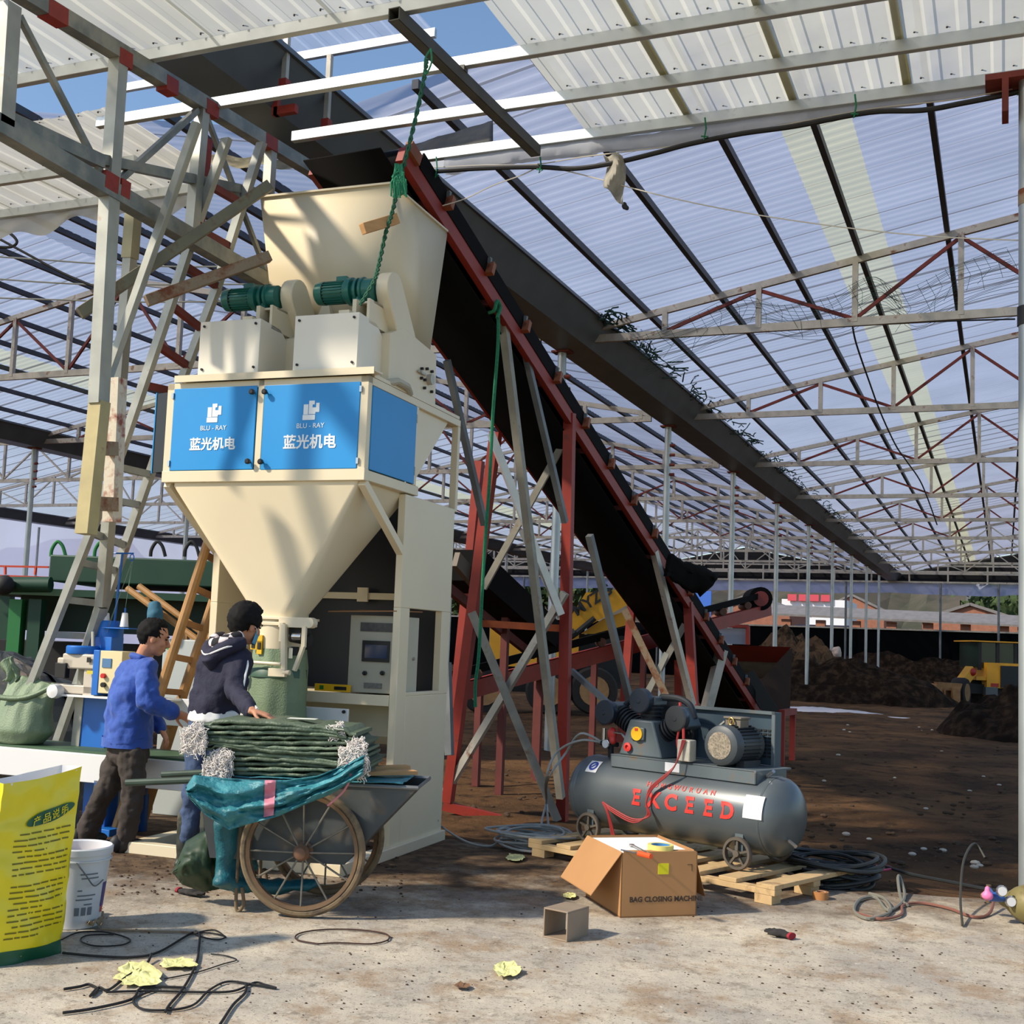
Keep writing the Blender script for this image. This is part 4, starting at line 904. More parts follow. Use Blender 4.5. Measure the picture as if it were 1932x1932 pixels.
pole(t1, 'brace', (890, 1155), (1052, 1548), 11.9, 11.75, .085, PLN); pole(t1, 'brace', (840, 1496), (1066, 1118), 12.1, 11.7, .07, GALV); pole(t1, 'brace', (926, 818), (1058, 1160), 11.7, 11.7, .07, GAL2)
pole(t1, 'brace', (1066, 830), (912, 1110), 12.2, 12.2, .065, PLN); pole(t1, 'brace', (985, 1000), (1062, 1160), 12.4, 12.2, .07, GALV_D)
pole(t1, 'cross_bar', (905, 1176), (1064, 1186), 12.0, 11.9, .07, mat('orange_rust_bar', (176, 84, 40), .7, 0, .2, 9))
for i, (lab, a, b, Da, Db, w_, m) in enumerate((('tall pale stay pole tied beside the green rope on the conveyor', (947, 586), (1058, 1505), 10.5, 11.6, .07, PLN), ('grey stay pole running down from the middle of the conveyor stringer', (988, 652), (1066, 985), 10.9, 11.7, .055, GALV_D),
    ('dark stay pole left of the conveyor beside the machine', (843, 680), (914, 990), 10.6, 11.2, .055, GALV_D), ('dark slanting stay pole left under the belt', (1112, 1010), (1188, 1322), 13, 13.8, .07, GALV_D),
    ('grey stay pole crossing the underside of the belt', (1234, 1040), (1306, 1330), 14.2, 14.8, .075, GALV), ('short bright prop under the lower end of the red stringer', (1362, 1226), (1330, 1350), 17, 16.8, .13, GALV),
    ('dark pole leaning from the second conveyor to the compressor', (1078, 1265), (1162, 1340), 12, 11.6, .05, GALV_D), ('bent grey pole left of the red conveyor trestle foot', (843, 1250), (848, 1425), 11.5, 11.3, .07, GALV_D))):
    obj('stay_pole', MB().bar(PD(*a, Da), PD(*b, Db), w_), m, label=lab, cat='pole')
t2 = thing('conveyor_trestle', 'short red trestle with a rusty brace under the lower conveyor half', 'trestle', PD(1312, 1395, 15.4))
pole(t2, 'leg', (1298, 1136), (1313, 1398), 15.5, 15.4, .11, CRED); pole(t2, 'leg', (1192, 1142), (1172, 1400), 15.8, 15.6, .10, CRED); pole(t2, 'rear_leg', (1280, 1245), (1281, 1400), 17, 17, .10, CRED)
pole(t2, 'brace', (1178, 1150), (1272, 1345), 15.6, 15.4, .09, RUSTY); pole(t2, 'brace', (1292, 1178), (1218, 1312), 15.7, 15.7, .08, PLN); pole(t2, 'brace', (1258, 1232), (1222, 1308), 15.5, 15.5, .07, PALE)
# second conveyor
t = thing('lower_conveyor', 'shallow red belt conveyor crossing behind the steep one', 'conveyor', PD(1240, 1330, 19))
q_ = [PD(846, 1312, 13.5), PD(1080, 1256, 15.6), PD(1240, 1206, 17.5), PD(1452, 1150, 20.5)]
hz = np.array([-.4, 1.0, 0])*.55
for o in (np.zeros(3), hz): obj('stringer', MB().bar(q_[0]+o, q_[3]+o, .07, .20), CRED, t)
up_ = np.array([0, 0, .30]); mb = MB()
mb.prism([q_[0]+up_*.9, q_[3]-(q_[3]-q_[0])*.03+up_*1.1, q_[3]-(q_[3]-q_[0])*.03+up_*.75, q_[0]+up_*.55], tuple(hz)); obj('belt', mb, RUB, t)
obj('head_pulley', MB().cyl(q_[3]-(q_[3]-q_[0])*.045-hz*.1+up_*.75, q_[3]-(q_[3]-q_[0])*.045+hz+up_*.75, .20, n=20), RUB, t); obj('pulley_hub', MB().cyl(q_[3]-(q_[3]-q_[0])*.045-hz*.12+up_*.75, q_[3]-(q_[3]-q_[0])*.045-hz*.05+up_*.75, .13, n=16), mat('hub_red', (120, 36, 30), .5), t)
for k in range(9):
    p = q_[0]+(q_[3]-q_[0])*(.06+.105*k); obj('roller', MB().cyl(p+up_*.55-hz*.05, p+up_*.55+hz, .06, n=10).bar(p, p+up_*.5, .05), mat('roller_rust', (96, 66, 48), .6, .2, .2, 9), t)
for x, y in ((905, 1300), (1015, 1280), (1122, 1245), (1215, 1215)):
    D = 14+(x-846)/606*6.6; a = PD(x, y, D); obj('leg', MB().bar(a, (a[0], a[1], -.25), .08), DRED, t)
# third conveyor end near the machine
t = thing('short_conveyor', 'dark conveyor end sloping down just right of the packing machine', 'conveyor', PD(940, 1330, 14))
a, b = PD(868, 1066, 12.6), PD(1022, 1200, 15.5); obj('belt_body', MB().bar(a, b, .5, .34), RUB, t); obj('stringer', MB().bar(a-np.array([0, .3, .25]), b-np.array([0, .3, .25]), .06, .10), DRED, t); obj('top_edge', MB().bar(PD(860, 1055, 12.3), PD(905, 1108, 12.8), .06, .16), mat('edge_grey', (96, 86, 72), .6), t)
obj('leg', MB().bar((b[0], b[1], b[2]), (b[0], b[1], -.25), .08), DRED, t); a2 = PD(955, 1150, 14); obj('leg', MB().bar(a2, (a2[0], a2[1], -.25), .08), DRED, t)
# feed hopper at the tail
t = thing('feed_hopper', 'red feed hopper at the foot of the steep conveyor', 'hopper', PD(1440, 1395, 19.5))
def D3(x, y, D): return PD(x, y, D)
obj('front_plate', MB().prism([D3(1358, 1216, 19), D3(1493, 1221, 19), D3(1466, 1250, 19.5), D3(1384, 1247, 19.5)], tuple(ray(1430, 1230)*.06)), CRED, t)
obj('inner_chute', MB().prism([D3(1384, 1247, 19.6), D3(1467, 1250, 19.6), D3(1438, 1280, 20), D3(1400, 1275, 20)], tuple(ray(1430, 1230)*.05)), mat('chute_grey', (120, 116, 108), .6, 0, .2, 5), t)
obj('body', MB().prism([D3(1400, 1275, 20.1), D3(1495, 1222, 20.1), D3(1490, 1350, 20.1), D3(1410, 1350, 20.1)], tuple(ray(1430, 1230)*1.2)), mat('hopper_dark', (56, 40, 32), .8, 0, .2, 3), t)
obj('side_plate', MB().prism([D3(1398, 1276, 18.6), D3(1422, 1264, 18.6), D3(1470, 1340, 18.6), D3(1440, 1345, 18.6)], tuple(ray(1430, 1230)*.05)), mat('sheet_dark', (40, 38, 36), .7), t)
for x, y0, y1, D in ((1476, 1340, 1394, 18.8), (1496, 1340, 1388, 19.8), (1415, 1340, 1392, 19.8)): a = D3(x, y0, D); obj('leg', MB().bar(a, (a[0], a[1], -.25), .09), CRED, t)
obj('foot_rail', MB().bar(D3(1474, 1345, 18.8), D3(1498, 1342, 19.8), .10), CRED, t)
obj('backboard', MB().prism([D3(1350, 1184, 22), D3(1408, 1186, 22), D3(1408, 1216, 22), D3(1350, 1214, 22)], tuple(ray(1380, 1200)*.05)), mat('backboard_grey', (150, 154, 170), .6), t, label='pale grey backboard'); obj('board_frame', MB().bar(D3(1342, 1180, 21.9), D3(1412, 1182, 21.9), .06).bar(D3(1411, 1182, 21.9), D3(1411, 1216, 21.9), .07), CRED, t)
def flp(u, v):
    a = PD(1262-10*v, 1046+40*v, 13.9); b = PD(1352-34*v+14*math.sin(v*3), 1108+18*v-46*(1-v)*(.6+.4*v), 14.8); return a+(b-a)*u+np.array([0, 0, .05*fbm(u*5, v*5)])
obj('rubber_flap', MB().grid(14, 8, flp), RUB, label='torn black rubber flap hanging off the side of the steep conveyor', cat='rubber sheet', solid=.02)
# ropes on the conveyor and hopper
t = thing('green_rope', 'long green rope hanging from the conveyor stringer past the trestle', 'rope', PD(897, 1335, 10.3))
obj('rope', MB().tube(curve_pts([PD(938, 566, 10.3), PD(940, 640, 10.2), PD(930, 780, 10.3), PD(924, 900, 10.3), PD(914, 1040, 10.3), PD(908, 1150, 10.3), PD(903, 1240, 10.3), PD(897, 1290, 10.3), PD(897, 1334, 10.3)], 6), .016, 8), GROPE, t); obj('hitch', MB().tube(curve_pts([PD(922, 590, 10.3), PD(932, 586, 10.2), PD(938, 568, 10.2), PD(944, 580, 10.25), PD(938, 600, 10.2)], 5), .016, 8), GROPE, t)
obj('green_wrap', MB().tube([PD(822, 536, 10.6), PD(838, 535, 10.6)], .07, 10).tube([PD(848, 534, 10.5), PD(872, 534, 10.4)], .07, 10), mat('green_tape', (40, 150, 50), .6), label='bright green wrapping on the conveyor frame behind the hopper', cat='wrapping')
t = thing('hoist_rope', 'twisted green rope hanging from the canopy rafter to the right motor', 'rope', PD(705, 545, 7.4)); mb = MB()
pts = curve_pts([PD(806, 112, 7.0), PD(800, 150, 7.0), PD(785, 220, 7.02), PD(768, 290, 7.05), PD(752, 350, 7.12), PD(740, 402, 7.18), PD(728, 440, 7.22), PD(716, 495, 7.28), PD(706, 530, 7.3), PD(680, 575, 7.33)], 12)
for ph in (0, math.pi):
    mb.tube([p+Vector((.009*math.cos(k*1.1+ph), 0, .006*math.sin(k*1.1+ph))) for k, p in enumerate(pts)], .008, 6)
obj('rope', mb, mat('dark_green_rope', (28, 84, 62), .8, 0, .3, 60), t); obj('loop', MB().tube(curve_pts([PD(813, 92, 6.98), PD(814, 118, 6.95), PD(803, 140, 6.98), PD(802, 112, 7.05), PD(813, 92, 7.06)], 5), .006, 6), GROPE, t)
rnd = random.Random(4); mb = MB()
for k in range(46):
    a = PD(752+rnd.uniform(-6, 6), 312+rnd.uniform(-4, 12), 7.06); x = 750+rnd.uniform(-12, 18); y = 352+rnd.uniform(-20, 22); b = PD(x, y, 7.05); c = PD((752+x)/2+rnd.uniform(-7, 7), (318+y)/2, 7.03); mb.tube([a, c, b], .006, 5)
obj('frayed_tuft', mb, GROPE, t, label='frayed bright green tuft', kind='stuff')
WOOD = mat('pale_wood', (192, 146, 96), .7, 0, .12, 7, stretch=(1, 1, 5)); WOODD = mat('brown_wood', (150, 108, 68), .75, 0, .2, 6)
obj('wood_block', MB().bar(PD(684, 432, 7.12), PD(748, 413, 7.28), .05, .065), WOOD, label='short wooden block tied in the green rope before the hopper', cat='wood block', bevel=.003)
# ---------------------------------------------------------------- left background
DG = mat('dark_green_paint', (22, 62, 42), .55, 0, .15, 2); MG = mat('mid_green_paint', (40, 120, 60), .5)
t = thing('green_machine', 'dark green compost machine body behind the ladder and sewing station', 'machine', PD(240, 1320, 17))
D = 17; cR = CM[0].copy(); cR[2] = 0; cR /= np.linalg.norm(cR); cFw = np.array([-cR[1], cR[0], 0])
def cam_box(x0, y0, x1, y1, D, dep_, mb=None):
    a, b = PD(x0, y0, D), PD(x1, y1, D); mb = mb or MB(); w_ = (b-a)@cR; o = np.array([a[0], a[1], 0])
    z0, z1 = min(a[2], b[2]), max(a[2], b[2]); c = [o, o+cR*w_, o+cR*w_+cFw*dep_, o+cFw*dep_]
    return mb.hexa([(p[0], p[1], z0) for p in c]+[(p[0], p[1], z1) for p in c])
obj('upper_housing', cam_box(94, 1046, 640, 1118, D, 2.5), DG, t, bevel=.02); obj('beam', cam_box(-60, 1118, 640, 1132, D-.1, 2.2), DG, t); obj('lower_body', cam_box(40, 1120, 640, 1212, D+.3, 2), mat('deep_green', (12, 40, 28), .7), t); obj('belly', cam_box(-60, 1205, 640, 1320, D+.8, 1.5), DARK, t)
for x in (18, 55): obj('leg', cam_box(x, 1130, x+16, 1330, D-.2, .2), MG if x == 18 else DG, t)
obj('pipe', MB().cyl(PD(-20, 1103, D-.3), PD(96, 1103, D-.3), .055*2, n=12), DG, t); obj('pipe_joint', MB().sphere(PD(8, 1104, D-.5), .14), DARK, t)
for x in (110, 192, 298, 362):
    P = [PD(x-14, 1050, D+.4), PD(x-12, 1036, D+.4), PD(x-2, 1022, D+.4), PD(x+8, 1030, D+.4), PD(x+14, 1050, D+.4)]; obj('hoop', MB().tube(curve_pts(P, 4), .026, 8), MG if x < 200 else DARK, t)
t = thing('red_walkway', 'orange red walkway with thin railing at the far left edge', 'walkway', PD(40, 1100, 19)); OR = mat('orange_red', (204, 70, 40), .55)
obj('deck', cam_box(-60, 1082, 92, 1092, 19, .8), OR, t); obj('kick_plate', cam_box(-60, 1108, 84, 1113, 19, .1), OR, t); mb = MB(); obj('railing', MB().bar(PD(-60, 1067, 19), PD(92, 1070, 19), .03).bar(PD(68, 1068, 19), PD(66, 1084, 19), .03).bar(PD(10, 1068, 19), PD(10, 1084, 19), .03), OR, t); obj('support', cam_box(0, 1092, 12, 1330, 19.3, .2), DG, t)
def mound(name, c, rx, ry, h, m, lab, seed, cat='soil heap', rough=.22, z0=None, n=46, rz=0.):
    z0 = c[2] if z0 is None else z0
    def fn(u, v):
        a = u*2*math.pi; r = v; x, y = math.cos(a)*r*rx, math.sin(a)*r*ry; x, y = x*math.cos(rz)-y*math.sin(rz), x*math.sin(rz)+y*math.cos(rz)
        k = (1-r*r); k = max(0, k)**.8; f = 1+rough*2*fbm(x/rx*1.6, y/ry*1.6, seed, 1.7); return (c[0]+x*(1+.2*fbm(a, seed)), c[1]+y*(1+.2*fbm(a, seed+2)), z0-.05+h*k*f+h*rough*.6*fbm(x*3/rx, y*3/ry, seed, 2.4, 5)*(k > .02))
    return obj(name, MB().grid(n, 16, fn), m, label=lab, cat=cat, ang=0)
DIRT = mat('dark_compost', (34, 27, 22), 1, 0, .35, 3, (58, 46, 36), .56, .08, bump=.8, bscale=14, spec=.05); DIRT2 = mat('mixed_soil', (96, 76, 58), 1, 0, .35, 2, (48, 40, 32), .52, .08, bump=.7, bscale=10, spec=.05)
TARP = mat('grey_tarp', (58, 62, 62), .6, 0, .25, 2, (140, 116, 96), .62, .08)
p = PD(0, 1345, 10.5); p[2] = 0; mound('tarp_heap', p, 1.25, 1.0, 1.28, TARP, 'tall grey tarpaulin covered heap at the left edge', 5, 'covered heap', .05)
CABM = mat('cabinet_grey', (176, 184, 184), .45)
t = thing('electric_cabinet', 'pale grey electrical cabinet standing behind the two men', 'cabinet', MW(-1.75, .9, 0)); a, b = MF(308, 1205, .8), MF(368, 1340, .8)
obj('body', bar_m(a[0], b[0], .8, 1.15, 0, a[1]), CABM, t, bevel=.01); obj('side', bar_m(b[0], b[0]+.12, .82, 1.15, 0, a[1]-.02), mat('cabinet_side', (140, 128, 100), .5), t)
for x, y in ((318, 1222), (328, 1221)): c = MF(x, y, .79); obj('lamp', MB().cyl(MW(c[0], .8, c[1]), MW(c[0], .775, c[1]), .016, n=10), mat('lamp_green', (40, 150, 90), .3), t)
c = MF(358, 1265, .79); obj('handle', MB().cyl(MW(c[0], .8, c[1]), MW(c[0], .77, c[1]), .022, n=10), BLK2, t)
BAMB = mat('bamboo', (166, 124, 74), .6, 0, .15, 8)
t = thing('wooden_ladder', 'light brown wooden pole ladder leaning against the machine', 'ladder', PD(312, 1340, 8.9))
ra, rb = [(290, 1345), (398, 1004)], [(334, 1345), (436, 1030)]
Da, Db = 8.75, 8.9
La, Lb = PD(*ra[0], 8.8), PD(*ra[1], 8.9); Ra, Rb = PD(*rb[0], 9.0), PD(*rb[1], 9.1)
for a, b in ((La, Lb), (Ra, Rb)): a0 = a-(b-a)*((a[2]-.02)/(b[2]-a[2])); obj('pole', MB().cyl(a0, b, .042, .034, n=10), BAMB, t)
for f in np.arange(-.45, 1.0, .19): obj('rung', MB().bar(La+(Lb-La)*f, Ra+(Rb-Ra)*f, .035, .045), WOODD, t)
t = thing('stick_frame', 'pair of wooden sticks with a blue rag propped before the green machine', 'wooden frame', PD(330, 1330, 10)); 
for a, b in (((240, 1110), (352, 1192)), ((262, 1106), (370, 1185))): a3, b3 = PD(*a, 10), PD(*b, 9.8); b3 = a3+(b3-a3)*3.6; obj('stick', MB().cyl(a3, a3+(b3-a3)*.45, .028, n=8), BAMB, t)
obj('rung', MB().bar(PD(268, 1132, 10), PD(286, 1127, 10), .03), BAMB, t)
obj('rag', remesh(MB().tube([PD(292, 1138, 9.8), PD(292, 1160, 9.75), PD(293, 1180, 9.75)], [.05, .07, .06], 10), .015, 2, .01), mat('blue_rag', (48, 100, 124), .8), t, label='dusty blue rag'); obj('prop', MB().bar(PD(352, 1192, 9.8), (PD(352, 1192, 9.8)[0], PD(352, 1192, 9.8)[1], 0), .04), BAMB, t)
# ---------------------------------------------------------------- wheel loaders
YL = mat('loader_yellow', (222, 158, 34), .5, 0, .08, 3); TYRE = mat('tyre', (30, 28, 26), .9, 0, .2, 6); MUDT = mat('muddy_rim', (146, 112, 74), .9, 0, .2, 5); GLS = mat('cab_glass', (22, 48, 40), .15)
def wheel(par, c, r, wd, ax):
    ax = Vector(ax).normalized(); w_ = obj('wheel', MB().lathe([(r*.5, -wd/2), (r*.92, -wd/2), (r, -wd*.3), (r, wd*.3), (r*.92, wd/2), (r*.5, wd/2)], c, ax, 22), TYRE, par); obj('rim', MB().lathe([(.05, -wd*.53), (r*.3, -wd*.5), (r*.62, -wd*.53), (r*.62, wd*.53), (r*.3, wd*.5), (.05, wd*.53)], c, ax, 18), MUDT, w_)
t = thing('wheel_loader', 'yellow wheel loader with lettered boom behind the conveyors', 'wheel loader', PD(1030, 1348, 30))
DL = 30
def Lq(pts, d=0, th=.5): return [PD(x, y, DL+d) for x, y in pts], tuple(ray(1080, 1160)*th)
obj('boom', MB().prism(*Lq([(1062, 1190), (1080, 1158), (1106, 1117), (1112, 1118), (1170, 1112), (1186, 1140), (1140, 1165), (1080, 1196)])), YL, t)
obj('boom_link', MB().prism(*Lq([(1096, 1196), (1138, 1168), (1188, 1150), (1188, 1178), (1120, 1196)], .3, .3)), YL, t)
obj('hydraulic_ram', MB().cyl(PD(1084, 1197, DL-.2), PD(1122, 1166, DL-.2), .07, n=8).cyl(PD(1060, 1210, DL-.2), PD(1086, 1192, DL-.2), .11, n=8), DARK, t)
bo = PD(1088, 1163, DL-.10); rr = PD(1126, 1138, DL-.08)-bo; uu = np.cross(cFw, rr); uu = -uu if uu[2] < 0 else uu
obj('lettering', text_mb('MYZG', .40, bo, rr, uu, .01, 'LEFT', .01), BLK2, t, label='black boom lettering')
obj('cab', cam_box(962, 1127, 1014, 1180, DL+1.2, 1.6), GLS, t); obj('cab_roof', cam_box(955, 1121, 1018, 1127, DL+1.1, 1.8), OR, t); obj('body', cam_box(925, 1176, 1090, 1262, DL+.5, 1.6), YL, t); obj('underframe', cam_box(930, 1258, 1110, 1310, DL+.6, 1.4), DARK, t)
for x, y in ((1036, 1303), (914, 1302), (1120, 1303)): wheel(t, PD(x, y, DL), .60, .5, tuple(cFw))
obj('front_frame', cam_box(1085, 1196, 1180, 1300, DL+.8, 1.2), DARK, t)
t = thing('wheel_loader', 'small yellow wheel loader with bucket by the far right soil heap', 'wheel loader', G(1830, 1328, -.25)); DL = 49
obj('cab', cam_box(1844, 1212, 1918, 1262, DL+1, 2), GLS, t); obj('cab_roof', cam_box(1836, 1208, 1930, 1214, DL+.9, 2.2), YL, t)
for x in (1846, 1880, 1914): obj('cab_pillar', cam_box(x, 1212, x+4, 1264, DL+.95, .1), DARK, t)
obj('body', cam_box(1862, 1250, 1925, 1300, DL+.6, 1.8), YL, t); obj('engine_grille', cam_box(1889, 1256, 1928, 1299, DL+.5, .3), mat('grille', (26, 30, 34), .6), t); obj('fender', cam_box(1842, 1276, 1866, 1284, DL+.6, 1.2), YL, t)
obj('chassis', cam_box(1828, 1290, 1925, 1312, DL+.8, 1.4), DARK, t); obj('tail_light', cam_box(1870, 1289, 1884, 1296, DL+.5, .1), mat('tail_red', (170, 40, 30), .4), t); obj('counterweight', cam_box(1860, 1296, 1882, 1312, DL+.5, .4), mat('counterweight', (96, 100, 98), .6), t)
wheel(t, PD(1812, 1306, DL), .60, .55, tuple(cFw*.6-cR*.8)); wheel(t, PD(1847, 1304, DL+1.5), .60, .55, tuple(cFw*.6-cR*.8))
obj('lift_arm', MB().bar(PD(1832, 1264, DL+.6), PD(1806, 1300, DL), .35, .4), YL, t); obj('arm_pivot', MB().sphere(PD(1834, 1268, DL+.4), .17, 10, 8), mat('pivot_red', (170, 40, 36), .5), t)
bk = MB(); P = [(1770, 1287), (1816, 1290), (1812, 1304), (1776, 1302)]; bk.prism([PD(x, y, DL-1) for x, y in P], tuple(cFw*.5)); bk.prism([PD(x, y, DL-1.2) for x, y in ((1768, 1290), (1778, 1296), (1776, 1326), (1760, 1324))], tuple(cFw*1.0)); bk.prism([PD(x, y, DL-1.2) for x, y in ((1798, 1298), (1812, 1298), (1812, 1330), (1800, 1328))], tuple(cFw*1.0)); bk.prism([PD(x, y, DL+.2) for x, y in ((1770, 1290), (1814, 1292), (1808, 1322), (1770, 1320))], tuple(cFw*.2))
obj('bucket', bk, MUDT, t, label='muddy loader bucket')
# ---------------------------------------------------------------- soil heaps
def hp_(x, y): p = G(x, y, -.25); p[2] = -.25; return p
mound('soil_heap', G(1925, 1388, -.25), 2.0, 2.6, 1.05, DIRT, 'dark compost heap at the right edge in front of the loader', 1)
mound('soil_heap', hp_(1580, 1322), 4.6, 3.0, 1.55, DIRT, 'dark compost heap around the gutter posts', 2)
mound('soil_heap', hp_(1532, 1312), 2.6, 3.0, 1.9, DIRT2, 'mixed pale soil heap right of the feed hopper', 3)
mound('soil_heap', G(1690, 1294, -.25), 9, 3.2, 2.0, DIRT, 'long low bank of dark compost along the back fence', 4)
mound('soil_heap', G(1500, 1296, -.25), 4.0, 4, 2.6, DIRT2, 'brown soil heap just behind the red feed hopper', 6)
mound('soil_heap', G(1320, 1400, -.25), .9, .7, .16, DIRT, 'small spill of dark soil under the steep conveyor', 7); mound('lime_patch', G(1536, 1340, -.25), 2.3, 1.0, .14, mat('lime_powder', (206, 202, 204), .9), 'white powder spill beside the soil heaps', 8, 'powder', .15)
mound('lime_patch', G(1700, 1353, -.25), 2.2, .35, .04, mat('lime_powder', (206, 202, 204), .9), 'thin white powder streak on the dirt yard', 9, 'powder', .15)
rnd = random.Random(9); mb = MB()
for k in range(26):
    p = G(1604+rnd.uniform(-10, 66), 1292+rnd.uniform(-8, 26), -.25); p = p+np.array([0, 0, .3+.5*rnd.random()]); mb.sphere(p, (.4, .4, .14), 7, 5)
obj('green_sacks', remesh(mb, .07, 1, .06, 3), mat('sack_litter', (116, 140, 112), .7, 0, .2, 3), label='heap of crumpled pale green sacks on the compost heap', cat='sacks', kind='stuff')
p = np.array([GX+.33, Y0+DY*5-.1, 1.72]); obj('tied_bag', remesh(MB().sphere(p, (.2, .2, .2)).sphere((p[0], p[1], p[2]-.15), .22), .04, 2, .05, 4), mat('pale_bag', (190, 172, 160), .7), label='pale bundle tied round a gutter post above the soil heap', cat='bundle')
rnd = random.Random(12); 
def scatter(n, xr, yr, m, lab, s, seed, z=None):
    r = random.Random(seed); mb = MB()
    for k in range(n):
        x, y = r.uniform(*xr), r.uniform(*yr); p = G(x, y, 0); g = ground_z(p[0], p[1]) if p[1] > edge_y(p[0]) else 0.
        if g < 0: p = G(x, y, g)
        q = s*r.uniform(.4, 1.3); mb.sphere((p[0], p[1], g+q*.25), (q, q*r.uniform(.5, 1), q*.5), 6, 4)
    obj('debris', mb, m, label=lab, cat='debris', kind='stuff', ang=0)
scatter(160, (1460, 1900), (1380, 1640), mat('clod', (70, 54, 40), 1), 'small clods scattered over the dirt yard', .035, 1); scatter(60, (850, 1060), (1380, 1540), mat('clod', (70, 54, 40), 1), 'small clods under the conveyor trestle', .03, 2)
scatter(26, (1470, 1900), (1360, 1640), mat('litter_pale', (186, 176, 160), .8), 'pale scraps scattered over the dirt yard', .035, 3); scatter(420, (140, 1900), (1640, 1925), mat('crumb', (62, 50, 40), 1), 'soil crumbs scattered over the concrete', .006, 4)
scatter(260, (180, 760), (1596, 1690), mat('clod', (70, 54, 40), 1), 'soil crumbs trodden round the machine base', .011, 6)

# ---------------------------------------------------------------- slack wires, cables and bird net
for i, q in enumerate(([(-10, 484), (80, 490), (180, 497), (330, 503), (500, 502)], [(-10, 526), (90, 533), (190, 537), (340, 537), (500, 536)], [(-10, 562), (120, 566), (260, 570), (500, 568)])):
    obj('thin_wire', MB().tube(curve_pts([PD(x, y, 12.5) for x, y in q], 5), .009, 5), PALE, label='slack wire strung across the left bay behind the ladder, %s from the top' % ordinal(i), cat='wire')
obj('black_cable', MB().tube(curve_pts([PD(x, y, 11.5) for x, y in ((-10, 446), (60, 484), (120, 516), (190, 546))], 5), .012, 6), BLK, label='black cable slanting across the left bay roof', cat='cable')
obj('black_cable', MB().tube(curve_pts([PD(x, y, 11.5) for x, y in ((-8, 432), (18, 440), (32, 456), (20, 466), (-8, 466))], 6), .014, 6), BLK, label='loop of black cable at the left edge under the film', cat='cable')
obj('black_cable', MB().tube(curve_pts([PD(x, y, 19+.03*(y-615)) for x, y in ((1608, 612), (1616, 650), (1640, 720), (1662, 780), (1690, 840), (1712, 872), (1740, 915), (1768, 990))], 6), .016, 6), BLK, label='black cable hanging from the first right-hand roof truss and swinging back', cat='cable')
obj('black_cable', MB().tube(curve_pts([PD(x, y, 18.6) for x, y in ((1606, 614), (1680, 611), (1780, 606), (1915, 602))], 5), .014, 6), BLK, label='black cable running under the first right-hand truss', cat='cable')
NET = mat('bird_net', (34, 66, 58), .9); rnd = random.Random(21); mb = MB()
for k in range(420):
    y = 18.2+60*rnd.random()**1.7; x = GX+.92+rnd.uniform(-.12, .22); z = 6.95+rnd.uniform(-.06, .12); a = Vector((x, y, z)); d = Vector((rnd.uniform(-.2, .3), rnd.uniform(-.7, .7), rnd.uniform(-.12, .10)))
    mb.tube([a, a+d*.5+Vector((0, 0, rnd.uniform(-.05, .08))), a+d], .014, 4)
obj('bird_net', mb, NET, label='dark green bird net gathered along the right edge of the valley gutter', cat='net', kind='stuff', ang=0)
def net(lab, pts, seed, n=16, m_=40):
    mb = MB(); r = random.Random(seed)
    top = curve_pts(pts, 6); L_ = len(top)
    for k in range(m_):
        f = k/(m_-1); p = top[min(int(f*(L_-1)), L_-1)]; s = r.uniform(.5, 1.2); mb.tube([p, p+Vector((.12*s, .1*s, -.22*s)), p+Vector((r.uniform(-.1, .3), r.uniform(0, .3), -.5*s))], .0035, 3)
    for j in range(n):
        mb.tube([p+Vector((.015*j, .02*j, -.035*j-.03*math.sin(i*.5+j))) for i, p in enumerate(top)], .0035, 3)
    obj('bird_net', mb, NET, label=lab, cat='net', kind='stuff', ang=0)
yn = Y0-.15
def pt(x, y): return PY(x, y, yn)
net('dark bird net sagging over the first right-hand truss', [pt(1190, 640), pt(1300, 598), pt(1400, 560), pt(1480, 575), pt(1560, 560), pt(1640, 520), pt(1700, 548), pt(1800, 500), pt(1900, 470)], 1)
# ================================================================ air compressor on its pallet (own axes: x along the tank, y away)
e1 = np.array([.93, -.366, 0]); e1 /= np.linalg.norm(e1); e2 = np.array([-e1[1], e1[0], 0])
TC = PD(1285, 1530, 8.2); CZ0 = .12
CO = np.array([TC[0], TC[1], 0.])
def CL(p): d = np.array(p)-CO; return float(d@e1), float(d@e2)
TANKM = mat('compressor_grey', (84, 92, 96), .34, .15, .06, 3, (112, 92, 66), .70, .06, spec=.6); CGR = mat('pump_grey', (92, 102, 106), .5, .1, .1, 5, (120, 92, 52), .66); CBLK = mat('pump_black', (34, 38, 44), .6, .1, .2, 8); GUARD = mat('guard_blue_grey', (62, 80, 92), .5, .1, .1, 2)
cp_ = thing('air_compressor', 'grey tank air compressor with three cylinder pump standing on a pallet', 'air compressor', CO, math.atan2(e1[1], e1[0]), local=True)
def co(name, mb, m, par=None, **k): return obj(name, mb, m, par or cp_, **k)
TZ, TR, TL_ = .455, .255, .765
prof = [(TR*math.cos(a), -TL_-.15*math.sin(a)) for a in np.linspace(1.5, 0, 8)]; prof += [(r, -z) for r, z in prof[::-1]]
co('tank', MB().lathe(prof, (0, 0, TZ), (1, 0, 0), 40), TANKM)
for x in (-TL_, TL_): co('weld_seam', MB().lathe([(TR, x-.008), (TR+.003, x), (TR, x+.008)], (0, 0, TZ), (1, 0, 0), 40, False), TANKM)
def bend(mb, r=TR+.0025):
    o = MB(); o.f = mb.f
    for x, s, d in mb.v: a = s/r; o.v.append((x, -(r+d)*math.cos(a), TZ+(r+d)*math.sin(a)))
    return o
def flat_text(s, size, x, y, sp=1., al='CENTER', bold=0): m_ = text_mb(s, size, (x, y, 0), (1, 0, 0), (0, 1, 0), .0008, al, bold); return m_
